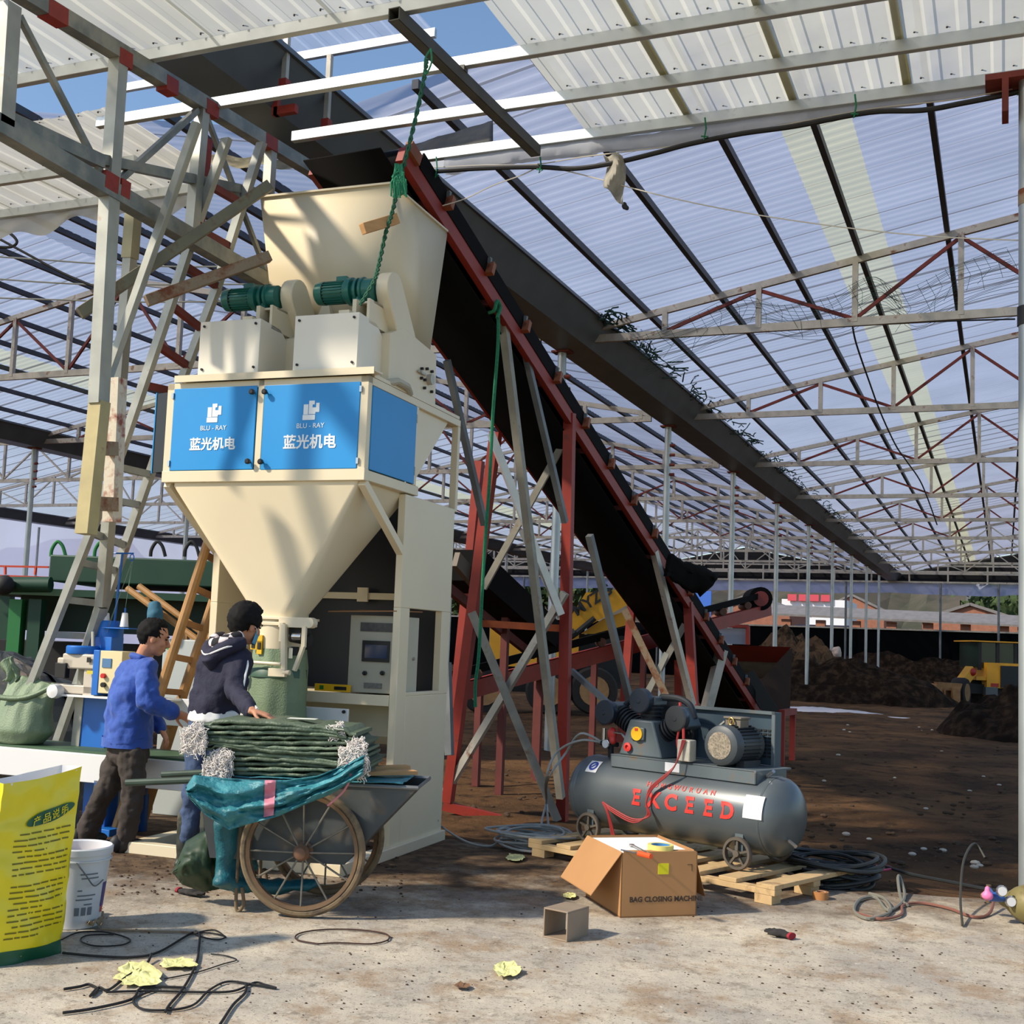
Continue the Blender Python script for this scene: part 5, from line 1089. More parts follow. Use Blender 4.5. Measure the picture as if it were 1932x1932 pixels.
RED2 = mat('red_stencil', (206, 56, 48), .5)
word = MB()
for i, chh in enumerate('EXCEED'):
    m_ = flat_text(chh, .145, -.20+.148*i, -.02, bold=.006); word.add([(v[0]*1.0, v[1], v[2]) for v in m_.v], m_.f)
co('lettering', bend(word), RED2, label='large red EXCEED lettering')
word = MB()
for i, chh in enumerate('HONGWURUAN'):
    m_ = flat_text(chh, .05, -.11+.058*i, .115, bold=.001); word.add(m_.v, m_.f)
co('lettering', bend(word), RED2, label='small faded red lettering')
def patch(x0, x1, s0, s1, n=6): return bend(MB().grid(2, n, lambda u, v: (x0+(x1-x0)*u, s0+(s1-s0)*v, .001)))
PAPER = mat('paper_label', (224, 224, 224), .6); co('paper_label', patch(.66, .80, .0, .15), PAPER, label='white paper label')
q_ = co('safety_sticker', patch(-.70, -.60, .16, .27), PAPER); co('sticker_mark', bend(MB().add([(-.65+.038*math.cos(a), .217+.042*math.sin(a), .002) for a in np.linspace(0, 6.28, 17)[:-1]]+[(-.65+.02*math.cos(a), .217+.024*math.sin(a), .002) for a in np.linspace(0, 6.28, 17)[:-1]], [(i, (i+1) % 16, 16+(i+1) % 16, 16+i) for i in range(16)]).add([(-.675, .20, .0022), (-.655, .20, .0022), (-.625, .235, .0022), (-.645, .235, .0022)], [(0, 1, 2, 3)])), mat('sticker_blue', (44, 64, 150), .5), q_)
# platform
co('platform', MB().prism([(-.50, -.17, .66), (.70, -.17, .66), (.70, -.17, .735), (.685, -.17, .735), (.685, -.17, .745), (-.50, -.17, .745)], (0, .012, 0)).box(-.50, .70, -.17, .26, .735, .747).box(-.5, -.488, -.17, .2, .66, .74).box(.688, .70, -.17, .2, .66, .74), CGR, bevel=.002)
co('data_plate', MB().box(-.02, .10, -.1725, -.17, .675, .735), PAPER)
# pump
X0 = -.27
co('crankcase', MB().prism([(X0-.19, -.13, .747), (X0+.19, -.13, .747), (X0+.17, -.13, .80), (X0+.10, -.13, 1.0), (X0-.10, -.13, 1.0), (X0-.17, -.13, .80)], (0, .26, 0)), CGR, bevel=.012)
co('oil_flange', MB().box(X0-.075, X0+.045, -.15, -.13, .86, .95), CGR, bevel=.008); co('yellow_plate', MB().cyl((X0-.015, -.15, .905), (X0-.015, -.158, .905), .048, n=24), mat('plate_yellow', (226, 178, 30), .4), label='round yellow plate'); co('plate_mark', MB().box(X0-.028, X0-.003, -.161, -.157, .925, .943), RED2)
co('oil_sight', MB().lathe([(.03, 0), (.032, .02), (.015, .024), (.015, .012)], (X0-.10, -.13, .805), (0, -1, 0), 14), RED2)
for k, (a, sL) in enumerate(((-1.08, .055), (0, -.03), (1.08, .055))):
    d = Vector((math.sin(a), 0, math.cos(a))); c0 = Vector((X0, 0, .865))
    fin = MB()
    for j in range(7): p = c0+d*(.08+sL+.028*j); fin.cyl(p, p+d*.013, .080, n=20)
    fin.cyl(c0+d*.04, c0+d*(.27+sL), .062, n=18); cyl_ = co('cylinder', fin, CBLK, label='black finned cylinder')
    side = Vector((d.z, 0, -d.x)); h0 = c0+d*(.27+sL); hd = MB(); P = [h0-side*.075+Vector((0, -.075, 0)), h0+side*.075+Vector((0, -.075, 0)), h0+side*.075+Vector((0, .075, 0)), h0-side*.075+Vector((0, .075, 0))]
    hd.hexa(P+[p+d*.06 for p in P]); co('cylinder_head', hd, CGR, cyl_, bevel=.008)
    f0 = c0+d*(.30+sL)-Vector((0, .07, 0)); co('air_filter', MB().lathe([(.03, 0), (.03, .03), (.084, .032), (.088, .04), (.088, .085), (.08, .092), (.02, .094), (.014, .10)], f0, (0, -1, 0), 26), mat('filter_blue_black', (30, 40, 54), .45) if k < 2 else mat('filter_grey', (58, 60, 62), .35), cyl_, label='round air filter')
co('air_pipe', MB().tube(curve_pts([(X0-.30, .03, 1.04), (X0-.24, .03, 1.11), (X0-.15, .03, 1.15), (X0-.05, .03, 1.16)], 6), .022, 10).tube(curve_pts([(X0+.05, .03, 1.16), (X0+.2, .03, 1.16), (X0+.30, .03, 1.12), (X0+.34, .03, 1.03)], 6), .024, 10), CBLK)
co('flywheel', MB().lathe([(.05, 0), (.24, 0), (.25, .01), (.25, .05), (.24, .06), (.05, .06)], (X0, .15, .92), (0, 1, 0), 30), CBLK)
# belt guard
co('belt_guard', MB().box(X0-.08, .58, .225, .235, .75, 1.10).box(X0-.08, .60, .20, .29, 1.095, 1.105).box(.59, .60, .20, .29, .70, 1.10), GUARD, bevel=.002, label='blue grey belt guard plate')
co('guard_frame', MB().box(.585, .61, .19, .20, .70, 1.112).box(X0+.1, .61, .19, .20, 1.09, 1.112), CGR)
mb = MB(); 
for i in range(4):
    for j in range(8): mb.box(.43+.036*i, .43+.036*i+.025, .218, .226, .80+.025*j, .812+.025*j)
co('vent_slots', mb, DARK, kind='stuff')
co('guard_rib', MB().bar((X0+.1, .222, 1.03), (.48, .222, .93), .006, .006), GUARD)
# motor
mx, mz = .43, .885
mt = co('motor', MB().lathe([(.02, -.19), (.10, -.19), (.128, -.175), (.134, -.16), (.134, -.10), (.120, -.095), (.120, .12), (.125, .125), (.125, .16), (.04, .18)], (mx, 0, mz), (0, 1, 0), 32), mat('motor_grey', (66, 72, 76), .5, .1, .12, 8), label='grey finned electric motor')
mb = MB()
for q in range(30):
    a = 2*math.pi*q/30; ca, sa = math.cos(a), math.sin(a); t_ = Vector((-sa, 0, ca))*.003; p = lambda r, y: Vector((mx+r*ca, y, mz+r*sa))
    mb.hexa([p(.118, -.09)-t_, p(.118, .12)-t_, p(.118, .12)+t_, p(.118, -.09)+t_, p(.134, -.09)-t_, p(.134, .12)-t_, p(.134, .12)+t_, p(.134, -.09)+t_])
co('cooling_fins', mb, CBLK, mt, ang=0, kind='stuff')
co('fan_grille', MB().lathe([(.088, 0), (.09, .003), (.0, .004)], (mx, -.19, mz), (0, -1, 0), 24), mat('grille_beige', (142, 132, 116), .6, .3, .5, 90), mt)
co('motor_feet', MB().box(mx-.12, mx-.06, -.08, .12, .747, .79).box(mx+.06, mx+.12, -.08, .12, .747, .79), CBLK, mt); co('terminal_box', MB().box(mx-.06, mx+.06, -.04, .06, mz+.11, mz+.17).box(mx-.07, mx+.07, -.05, .07, mz+.17, mz+.185), mat('terminal_rust', (112, 104, 92), .6, .1, .2, 9), mt, bevel=.004)
co('lifting_eye', MB().tube([(mx+.0+.018*math.cos(a), -.06, mz+.155+.024*math.sin(a)) for a in np.linspace(0, 6.28, 13)[:-1]], .006, 8, True), mat('brass', (196, 160, 90), .3, .8), mt); co('conduit', MB().tube(curve_pts([(mx-.07, -.03, mz+.15), (mx-.12, -.04, mz+.1), (mx-.15, -.03, mz+.03)], 5), .008, 6), PALE, mt)
sw = co('switch_box', MB().box(.095, .20, -.20, -.12, .755, .90), mat('switch_white', (196, 190, 172), .5, 0, .1, 30, (90, 80, 66), .7), bevel=.008, label='dirty white switch box')
co('red_cable', MB().tube(curve_pts([(.12, -.16, .90), (.10, -.14, .98), (.06, -.12, 1.06), (.04, -.1, 1.14)], 5), .010, 6).tube(curve_pts([(.09, -.15, .78), (.06, -.15, .88), (.07, -.13, 1.0)], 5), .008, 6), RED2)
RWIRE = mat('red_wire', (150, 44, 44), .5)
mb = MB()
for o in (0, .012, -.012): mb.tube(curve_pts([(.16+o, -.21, .90), (.12, -.24, .74), (.06+o, -.265, .66), (-.05+o, -.28, .56), (-.08, -.29, .46), (-.06+o, -.29, .38), (-.18, -.30, .33+o), (-.38, -.29, .38+o), (-.47, -.28, .42), (-.42, -.29, .37+o), (-.38+o, -.27, .22), (-.36+o, -.28, .14)], 6), .0055, 6)
co('loose_wires', mb, RWIRE, label='loose red and beige wires over the tank')
# feet and wheels
for x, y in ((-.62, -.20), (.62, -.20), (-.62, .20), (.62, .20)):
    co('foot', MB().box(x-.03, x+.03, y-.03, y+.03, CZ0+.12, TZ-.1), CGR); wy = y-.045 if y < 0 else y+.045
    wh = co('caster_wheel', MB().lathe([(.084, -.018), (.10, -.018), (.104, -.01), (.104, .01), (.10, .018), (.084, .018), (.084, -.018)], (x, wy, CZ0+.104), (0, 1, 0), 28, False), mat('cast_iron', (104, 96, 86), .6, .4, .15, 8), label='spoked cast iron wheel')
    mb = MB().cyl((x, wy-.022, CZ0+.104), (x, wy+.022, CZ0+.104), .022, n=12)
    for k in range(5): a = k*2*math.pi/5+.3; mb.bar((x, wy, CZ0+.104), (x+.088*math.cos(a), wy, CZ0+.104+.088*math.sin(a)), .014, .018, (0, 1, 0))
    co('spokes', mb, mat('cast_iron', (104, 96, 86)), wh)
# valve group on the left end
vx = -.62; co('outlet_pipe', MB().cyl((vx, -.02, TZ+TR-.01), (vx, -.02, TZ+TR+.14), .022, n=10).cyl((vx-.09, -.02, TZ+TR+.09), (vx+.06, -.02, TZ+TR+.09), .018, n=10), DARK); co('pressure_gauge', MB().lathe([(.032, 0), (.034, .02), (.03, .022)], (vx-.02, -.04, TZ+TR+.09), (0, -1, 0), 18), CHR, label='small white faced gauge'); co('gauge_face', MB().cyl((vx-.02, -.0625, TZ+TR+.09), (vx-.02, -.064, TZ+TR+.09), .028, n=18), PAPER)
co('valve_handle', remesh(MB().sphere((vx+.04, -.06, TZ+TR+.17), (.04, .03, .05)).sphere((vx+.05, -.06, TZ+TR+.12), .03), .012), RED2, label='red valve handle'); co('valve_spout', MB().tube([(vx+.06, -.07, TZ+TR+.18), (vx+.16, -.1, TZ+TR+.18), (vx+.20, -.11, TZ+TR+.15)], .008, 6), CHR); co('relief_valve', MB().cyl((vx-.06, -.03, TZ+TR+.11), (vx-.06, -.03, TZ+TR+.2), .016, n=10), CHR)
co('drain_pipe', MB().cyl((TL_+.05, -.05, TZ-.1), (TL_+.20, -.12, TZ-.15), .012, n=8), CHR); co('stub', MB().cyl((TL_-.08, -.05, TZ+TR-.02), (TL_+.02, -.10, TZ+TR+.04), .012, n=8), CHR)
# hose from the valve to the coil
HOSE = mat('clear_hose', (156, 156, 150), .35, 0, .1, 20); BH = mat('black_hose', (30, 34, 34), .5, 0, .2, 10)
vp = CO+e1*(vx-.09)+np.array([0, 0, TZ+TR+.09])
t = thing('air_hose', 'coil of thin clear air hose on the ground left of the compressor', 'hose', G(1000, 1600, .01)); cc = G(1005, 1595, .02); mb = MB(); rnd = random.Random(3)
for o in (0, 1): mb.tube(curve_pts([vp, vp+np.array([-.16, -.05, .06-.05*o]), PD(1068-18*o, 1420, 8.9), PD(1034-4*o, 1470, 8.8), G(1030, 1545, .02)+np.array([0, 0, .15]), G(1022+14*o, 1562, .03), G(1050, 1580, .02)], 7), .009, 6)
for k in range(13):
    r, ox, oy = rnd.uniform(.16, .30), rnd.uniform(-.07, .07), rnd.uniform(-.05, .05); P = [cc+np.array([ox+r*math.cos(a)*1.05, oy+r*math.sin(a)*.95, .006+.012*k*.7+.012*math.sin(a*2+k)]) for a in np.linspace(0, 6.28, 25)[:-1]]; mb.tube(P, .009, 6, True)
mb.tube(curve_pts([cc+np.array([-.25, 0, .03]), G(925, 1596, .01), G(880, 1588, .01), G(834, 1560, .02), PD(826, 1548, 8.95)], 7), .009, 6); obj('hose', mb, HOSE, t)
# pallet
PW = mat('pallet_wood', (196, 166, 120), .8, 0, .12, 6, (130, 100, 70), .62)
t = thing('wooden_pallet', 'pale wooden pallet carrying the air compressor', 'pallet', CO, math.atan2(e1[1], e1[0]), local=True)
for i in range(8): obj('deck_board', MB().box(-.98+.27*i, -.98+.27*i+.13, -.48, .52, .09, .118), PW, t, bevel=.003)
for y in (-.46, 0, .44):
    obj('stringer', MB().box(-.98, 1.04, y-.02, y+.06, .055, .09), PW, t, bevel=.003)
    for x in (-.94, -.02, .90): obj('block', MB().box(x, x+.12, y-.02, y+.08, 0.002, .055), PW, t)
# ================================================================ cardboard box
Ab, Bb, Cb = G(1170, 1732), G(1311, 1728), G(1100, 1690); bu = (Bb-Ab)/np.linalg.norm(Bb-Ab); bv = np.array([-bu[1], bu[0], 0]); bw, bd, bh = .462, .57, .355
t = thing('cardboard_box', 'open brown cardboard box of the closing machine with styrofoam on top', 'cardboard box', Ab+bu*bw/2+bv*bd/2, math.atan2(bu[1], bu[0]), local=True)
X0, X1, Y0_, Y1 = -bw/2, bw/2, -bd/2, bd/2
obj('walls', MB().box(X0, X1, Y0_, Y0_+.006, 0, bh).box(X0, X1, Y1-.006, Y1, 0, bh).box(X0, X0+.006, Y0_, Y1, 0, bh).box(X1-.006, X1, Y0_, Y1, 0, bh).box(X0, X1, Y0_, Y1, 0, .008), CARD, t)
obj('styrofoam', MB().box(X0+.012, X1-.012, Y0_+.03, Y1-.012, .03, bh-.006), mat('styrofoam', (236, 236, 232), .8, 0, .02, 60), t, bevel=.006, label='white styrofoam lid')
def fl(name, a, b, out, drop, ln): 
    a, b, d = Vector(a), Vector(b), Vector((out[0]*math.cos(drop), out[1]*math.cos(drop), -math.sin(drop)))*ln; k = (b-a)*.04; return obj(name, MB().prism([a, b, b+d-k, a+d+k], (0, 0, .006)), CARD, t, label='open carton flap')
fl('flap', (X0, Y0_, bh), (X0, Y1, bh), (-1, 0), .95, .29); fl('flap', (X1, Y0_+.05, bh), (X1, Y1, bh), (1, 0), 1.25, .28); fl('flap', (X0, Y1, bh), (X1, Y1, bh), (0, 1), 1.1, .26); fl('flap', (X0+.01, Y0_, bh), (X1-.01, Y0_, bh), (0, 1), -.02, .05)
obj('lettering', text_mb('BAG CLOSING MACHINE', .040, (.045, Y0_-.001, .085), (1, 0, 0), (0, 0, 1), .0006, bold=.0012), mat('carton_print', (66, 52, 42), .8), t, label='printed box lettering')
obj('yellow_sticker', MB().box(-.01, .055, Y0_-.002, Y0_, .235, .295), mat('sticker_yellow', (224, 214, 20), .6), t); obj('print_mark', MB().box(.17, .20, Y0_-.0015, Y0_, .285, .288).box(.197, .20, Y0_-.0015, Y0_, .25, .288), mat('carton_print', (66, 52, 42)), t)
def ont(x, y): return G(x, y, bh)
p = ont(1246, 1604); t = thing('tape_roll', 'yellow tape roll lying on the styrofoam of the cardboard box', 'tape roll', p); obj('tape', MB().lathe([(.055, 0), (.075, 0), (.075, .032), (.055, .032), (.055, 0)], p, (0, 0, 1), 28, False), mat('tape_yellow', (226, 214, 120), .5), t); obj('core', MB().lathe([(.050, .001), (.0545, .001), (.0545, .031), (.050, .031), (.050, .001)], p, (0, 0, 1), 28, False), mat('core_blue', (70, 130, 180), .5), t)
a, b = ont(1192, 1596), ont(1224, 1613); d_ = (b-a); t = thing('wrench', 'shiny wrench lying on the box beside the yellow tape roll', 'wrench', a); obj('shaft', MB().bar(a+np.array([0, 0, .006]), b+np.array([0, 0, .006]), .012, .008), CHR, t); obj('head', MB().lathe([(.006, 0), (.016, 0), (.016, .01), (.006, .01), (.006, 0)], a, (0, 0, 1), 12, False), CHR, t)
a, b = ont(1186, 1611), ont(1210, 1617); t = thing('screwdriver', 'orange handled screwdriver at the front edge of the box top', 'screwdriver', b); obj('handle', MB().cyl(b-(b-a)*.2+np.array([0, 0, .016]), b+(b-a)*.75+np.array([0, -.0, .016]), .015, n=10), mat('handle_orange', (236, 86, 40), .4), t); obj('blade', MB().cyl(a-(b-a)*.6+np.array([0, 0, .012]), b+np.array([0, 0, .015]), .004, n=8), CHR, t)
# square tube offcut
A1, B1 = G(1024, 1768), G(1070, 1778); tu = (B1-A1)/np.linalg.norm(B1-A1); tv = np.array([-tu[1], tu[0], 0]); th_ = .15; tl = .20; mb = MB()
def TP(a, b, z): p = A1+tu*a+tv*b; return (p[0], p[1], z)
for (a0, a1, z0, z1) in ((0, th_, 0, .008), (0, th_, .142, .15), (0, .008, .008, .142), (.142, th_, .008, .142)): mb.hexa([TP(a0, 0, z0), TP(a1, 0, z0), TP(a1, tl, z0), TP(a0, tl, z0), TP(a0, 0, z1), TP(a1, 0, z1), TP(a1, tl, z1), TP(a0, tl, z1)])
obj('tube_offcut', mb, mat('tan_tube', (150, 132, 112), .7, .1, .1, 8), label='short square tube offcut lying in front of the cardboard box', cat='tube offcut', bevel=.002)
# ================================================================ handcart with sacks
hx = np.array([.949, .316, 0]); HC = np.array([-3.565, 5.87, 0]); HR = math.atan2(.316, .949)
hy = np.array([-.316, .949, 0])
def HW(x, y, z): return HC+hx*x+hy*y+np.array([0, 0, z])
cart = thing('handcart', 'two wheeled metal handcart with big spoked wheel loaded with green sacks', 'handcart', HC, HR, local=True)
MUD = mat('muddy_tyre', (126, 108, 82), .9, 0, .2, 9, (86, 74, 60), .55); SPK = mat('spoke_steel', (120, 116, 106), .5, .5, .2, 20); TRAY = mat('tray_steel', (74, 78, 78), .6, .3, .2, 5, (96, 84, 70), .6)
for y in (-.285, .285):
    wh = obj('wheel', MB().tube([(.322*math.cos(a), y, .345+.322*math.sin(a)) for a in np.linspace(0, 2*math.pi, 49)[:-1]], .021, 10, True), MUD, cart, label='muddy spoked wheel')
    obj('rim', MB().lathe([(.285, -.016), (.305, -.02), (.305, .02), (.285, .016), (.285, -.016)], (0, y, .345), (0, 1, 0), 48, False), mat('rim_rust', (112, 88, 64), .6, .3, .2, 12), wh); obj('hub', MB().lathe([(.015, -.07), (.03, -.065), (.045, -.03), (.035, -.01), (.035, .03), (.05, .035), (.05, .05)], (0, y, .345), (0, 1, 0), 16), mat('hub_rust', (120, 88, 66), .7, .2, .2, 14), wh); mb = MB()
    for k in range(12): a = k*math.pi/6+.02; mb.cyl((.035*math.cos(a), y-.02*(-1)**k, .345+.035*math.sin(a)), (.292*math.cos(a), y, .345+.292*math.sin(a)), .0055, n=6)
    obj('spokes', mb, SPK, wh)
obj('axle', MB().cyl((0, -.3, .345), (0, .3, .345), .016, n=10), DARK, cart)
tp = [(-.52, .28), (.22, .28), (.34, .42), (.60, .705), (-.62, .705)]
mb = MB(); 
for y in (-.235, .235): mb.prism([(x, y-.003, z) for x, z in tp], (0, .006, 0))
for i in (0, 1, 2, 4): (xa, za), (xb, zb2) = tp[i], tp[(i+1) % 5]; mb.prism([(xa, -.235, za), (xb, -.235, zb2), (xb, .235, zb2), (xa, .235, za)], (0, 0, .006))
obj('tray', mb, TRAY, cart); obj('tray_lip', MB().tube([(-.62, -.24, .705), (.60, -.24, .705), (.60, .24, .705), (-.62, .24, .705)], .012, 8, True), GALV_D, cart)
for y in (-.22, .22): obj('handle', MB().cyl((-.5, y, .70), (-1.02 if y < 0 else -.98, y, .655), .019, n=10), mat('handle_green', (56, 72, 60), .5, .1, .2, 9), cart); obj('stand', MB().tube(curve_pts([(-.36, y*1.05, .45), (-.365, y*1.05, .2), (-.36, y*1.05, .03), (-.34, y*1.05, .008), (-.32, y*1.05, .05), (-.335, y*1.05, .13)], 5), .010, 8), MUD, cart)
# blue-green tarp
TARPB = mat('teal_woven_sheet', (56, 128, 138), .45, 0, .22, 9, (90, 160, 166), .64, .10, bump=.4, bscale=50)
def pw(x, y, D): return PD(x, y, D)
top_c = [(350, 1486), (366, 1462), (420, 1468), (480, 1472), (540, 1472), (600, 1464), (650, 1444), (688, 1424)]; bot_c = [(354, 1502), (386, 1536), (432, 1566), (472, 1554), (525, 1540), (575, 1518), (625, 1498), (684, 1462)]
def ip(c, u): i = min(int(u*(len(c)-1)), len(c)-2); f = u*(len(c)-1)-i; return c[i][0]*(1-f)+c[i+1][0]*f, c[i][1]*(1-f)+c[i+1][1]*f
def tf(u, v):
    a, b = ip(top_c, u), ip(bot_c, u); x, y = a[0]+(b[0]-a[0])*v, a[1]+(b[1]-a[1])*v; return PD(x, y, 6.27-.045*math.sin(v*2.4)+.028*math.sin(v*13+u*7+3*fbm(u*4, v*3))+.03*fbm(u*9, v*6)+.05*u)
t = thing('teal_sheet', 'crumpled teal woven sheet draped over the handcart under the sacks', 'tarpaulin', HW(0, -.3, .7)); obj('front_drape', MB().grid(80, 26, tf), TARPB, t, solid=.003, ang=80)
obj('bed', MB().grid(20, 10, lambda u, v: HW(-.60+1.12*u, -.26+.5*v, .725+.010*fbm(u*6, v*5))), TARPB, t, solid=.003)
obj('pink_stripe', MB().grid(6, 14, lambda u, v: tf((.475+.05*u+.02*v), .0+.93*v)-ray(520, 1490)*.012), mat('pink_print', (206, 130, 146), .5), t, label='pink printed stripe', ang=80)
mb = remesh(MB().tube([pw(432, 1536, 6.45), pw(432, 1580, 6.5), pw(430, 1640, 6.5), pw(428, 1676, 6.45)], [.10, .11, .10, .12], 12, flat=.6).tube([pw(440, 1668, 6.5), pw(520, 1672, 6.6), pw(600, 1668, 6.65)], [.09, .07, .05], 10, flat=.5).tube([pw(455, 1560, 6.55), pw(458, 1640, 6.55)], [.07, .09], 10), .02, 3, .018, 9)
obj('hanging_teal_sack', mb, mat('dark_teal_sack', (26, 92, 102), .5, 0, .2, 6, bump=.4, bscale=40), label='dark teal sack hanging under the left end of the handcart to the ground', cat='sack', ang=80)
obj('pink_cord', MB().tube(curve_pts([pw(655, 1440, 6.35), pw(662, 1462, 6.3), pw(650, 1490, 6.28), pw(630, 1510, 6.26), pw(618, 1520, 6.26)], 5), .006, 6), mat('pink_cord', (196, 120, 124), .6), label='pink cord hanging from the sacks down to the cart wheel', cat='cord')
# the stack of folded sacks
SKS = [mat('sack_fold_%d' % i, c, .5, 0, .12, 4, bump=.3, bscale=70) for i, c in enumerate(((86, 100, 80), (104, 120, 98), (64, 80, 62)))]
rnd = random.Random(11); z = .738; NS = 13
LABP = ['lowest of the stack on the cart', 'second from the bottom of the cart stack', 'third from the bottom of the cart stack', 'fourth from the bottom of the cart stack', 'fifth from the bottom of the cart stack', 'sixth from the bottom of the cart stack', 'in the very middle of the cart stack', 'sixth from the top of the cart stack', 'fifth from the top of the cart stack', 'fourth from the top of the cart stack', 'third from the top of the cart stack', 'second from the top of the cart stack', 'topmost of the cart stack under the hand']
FUZZ = mat('white_thread', (222, 214, 206), .9)
def tuft(par, x, y, z, n, seed, sc=1.):
    r = random.Random(seed); mb = MB()
    for k in range(n):
        a = HW(x+r.uniform(-.03, .03)*sc, y+r.uniform(-.03, .03), z+r.uniform(-.02, .02)); b = HW(x+r.uniform(-.07, .05)*sc, y-r.uniform(.0, .05), z-r.uniform(.02, .11)*sc); c = HW(x+r.uniform(-.08, .06)*sc, y-.03+r.uniform(-.02, .02), z-r.uniform(.0, .13)*sc); mb.tube([p+Vector((.006*math.sin(q*1.9+k), .006*math.cos(q*1.3+k*2), .005*math.sin(q*2.7+k))) for q, p in enumerate(curve_pts([a, b, c, HW(x+r.uniform(-.08, .06)*sc, y-.05, z-r.uniform(.02, .16)*sc)], 6))], .0026, 4)
    obj('thread_fringe', mb, FUZZ, par, label='white tangled thread fringe', kind='stuff', ang=0)
for i in range(NS):
    th = .0215 if i < NS-1 else .026; xl = -.60+.10*abs(math.sin(i*.9))*(1 if i < 6 else .2)+rnd.uniform(-.03, .03)-(.05 if i > 7 else 0)+(.04 if i < 2 else 0); xr = .30+rnd.uniform(-.05, .04)-(.09 if i > 9 else 0); yf = -.26+rnd.uniform(-.015, .02); sag = .012*math.sin(i)
    t = thing('folded_sack', 'folded green woven sack, '+LABP[i], 'sack', HW((xl+xr)/2, 0, z), 0, 'folded sacks stacked on the handcart')
    def sec(u, i=i, xl=xl, xr=xr, yf=yf, z=z, th=th):
        x = xl+(xr-xl)*u; e = max(.25, min(1, min(u, 1-u)*14)); k = th*.5*(.72+.28*e)*(1+.35*fbm(x*9, i*3.1)); zc = z+th/2+.010*math.sin(x*5+i*.8)+.006*fbm(x*12, i)+(-.02*(u < .06))-.02*(u > .95); f = yf+.012*fbm(x*7, i*2.2)+.004*math.sin(x*40+i); P = []
        for a in np.linspace(math.pi/2, 3*math.pi/2, 7): P.append(HW(x, f+k*.9+math.cos(a)*k*1.1, zc+math.sin(a)*k))
        for a in np.linspace(-math.pi/2, math.pi/2, 5): P.append(HW(x, .22+math.cos(a)*k, zc+math.sin(a)*k))
        return P
    obj('fold', MB().rings([sec(u) for u in np.linspace(0, 1, 46)]), SKS[i % 3], t, ang=60)
    if i in (11, 10): tuft(t, xl+.02, yf-.005, z+.02, 70, i)
    if i in (5, 3): tuft(t, xl+.06, yf-.01, z+.02, 80, i+40, 1.1)
    if i in (9, 6, 8): tuft(t, xr-.02, yf-.01, z+.02, 60, i+60)
    if i == 12: tuft(t, xr-.10, yf+.05, z+.03, 30, 77, .8); obj('white_print', MB().grid(4, 2, lambda u, v: HW(-.17+.16*u, -.12+.09*v, z+th+.020)), mat('sack_print_white', (226, 226, 216), .7), t, label='white printed patch')
    z += th*.98
for lab, a, b, D0, D1 in (('lower wooden plank sticking out of the right end of the handcart', (640, 1460), (784, 1457), 6.55, 6.75), ('upper wooden plank behind, sticking out of the handcart', (650, 1450), (770, 1447), 6.75, 6.95)):
    obj('wooden_plank', MB().bar(PD(*a, D0), PD(*b, D1), .07, .022), WOOD, label=lab, cat='plank', bevel=.002)
t = thing('steel_rod', 'rusty red handle rod leaning behind the sacks on the cart', 'rod', PD(690, 1430, 6.8)); obj('rod', MB().cyl(PD(664, 1384, 6.75), PD(700, 1445, 6.8), .008, n=8), RUSTRED, t); obj('grey_grip', MB().cyl(PD(674, 1392, 6.7), PD(686, 1424, 6.72), .012, n=8), GALV, t)
# dark green bag on the floor
def dgb(u, v): 
    P = [(330, 1640), (352, 1588), (398, 1560), (412, 1600)]; Q = [(326, 1645), (345, 1668), (385, 1682), (415, 1676)]; a, b = ip(P, u), ip(Q, u); x, y = a[0]+(b[0]-a[0])*v, a[1]+(b[1]-a[1])*v; return PD(x, y, 6.62-.16*math.sin(v*3.0)*math.sin(u*2.9+.2)+.03*fbm(u*6, v*6))
obj('green_tarp_bundle', MB().grid(30, 20, dgb), mat('bottle_green_tarp', (34, 58, 34), .55, 0, .2, 5), label='bottle green tarp bundle on the floor by the young man\'s boot', cat='tarp', solid=.01, ang=80)
p = G(378, 1668); obj('white_scrap', remesh(MB().sphere((p[0], p[1]-.1, .05), (.03, .03, .04)).sphere((p[0]-.03, p[1]-.1, .02), .02), .01, 2, .01, 30), FUZZ, label='small white rag scrap at the foot of the green tarp bundle', cat='scrap')
# ================================================================ yellow fertiliser bag and bucket
YB = mat('yellow_sack_plastic', (226, 208, 24), .30, 0, .05, 2, spec=.6, bump=.15, bscale=6); YIN = mat('sack_inner_white', (224, 222, 220), .5); GB = mat('sack_green_print', (16, 84, 56), .45); INKO = mat('sack_text_ink', (112, 104, 16), .6)
b0, b1 = G(-34, 1828), G(118, 1797); yu = (b1-b0)/np.linalg.norm(b1-b0); yv = np.array([-yu[1], yu[0], 0]); YW_ = float(np.linalg.norm(b1-b0)); YH = .80
def YP(a, d, z): p = b0+yu*a+yv*d; return np.array([p[0], p[1], z])
def yfront(u, h):            # u across 0..1, h height 0..1 -> point on the front face
    bul = .05*math.sin(math.pi*u)*math.sin(math.pi*min(1, h*1.15+.12))**.6*(1-.35*h); cr = .010*fbm(u*3, h*7, 3, 1.3)+.006*math.sin(h*26+u*9)*(h < .75)
    sw = (h-.4)*.02; top = 1 if h < .999 else 1
    return YP(u*YW_*(1-.02*math.sin(h*3))+sw*1.2+.03*h, -bul-cr+.05*h*h*.3, h*(YH+.045*u*u*(h > .5)*(h-.5)*2-.02*(h > .5)*(1-u)*(h-.5)))
def ringy(h, ins=0.):
    P = [yfront(u, h) for u in np.linspace(0, 1, 25)]; Q = []
    for u in np.linspace(1, 0, 25)[1:-1]: f = yfront(u, h); d = .13+.06*math.sin(math.pi*u)*(1-.3*h)-.07*(abs(u-.5) > .46); Q.append(f+yv*d)
    return P+Q
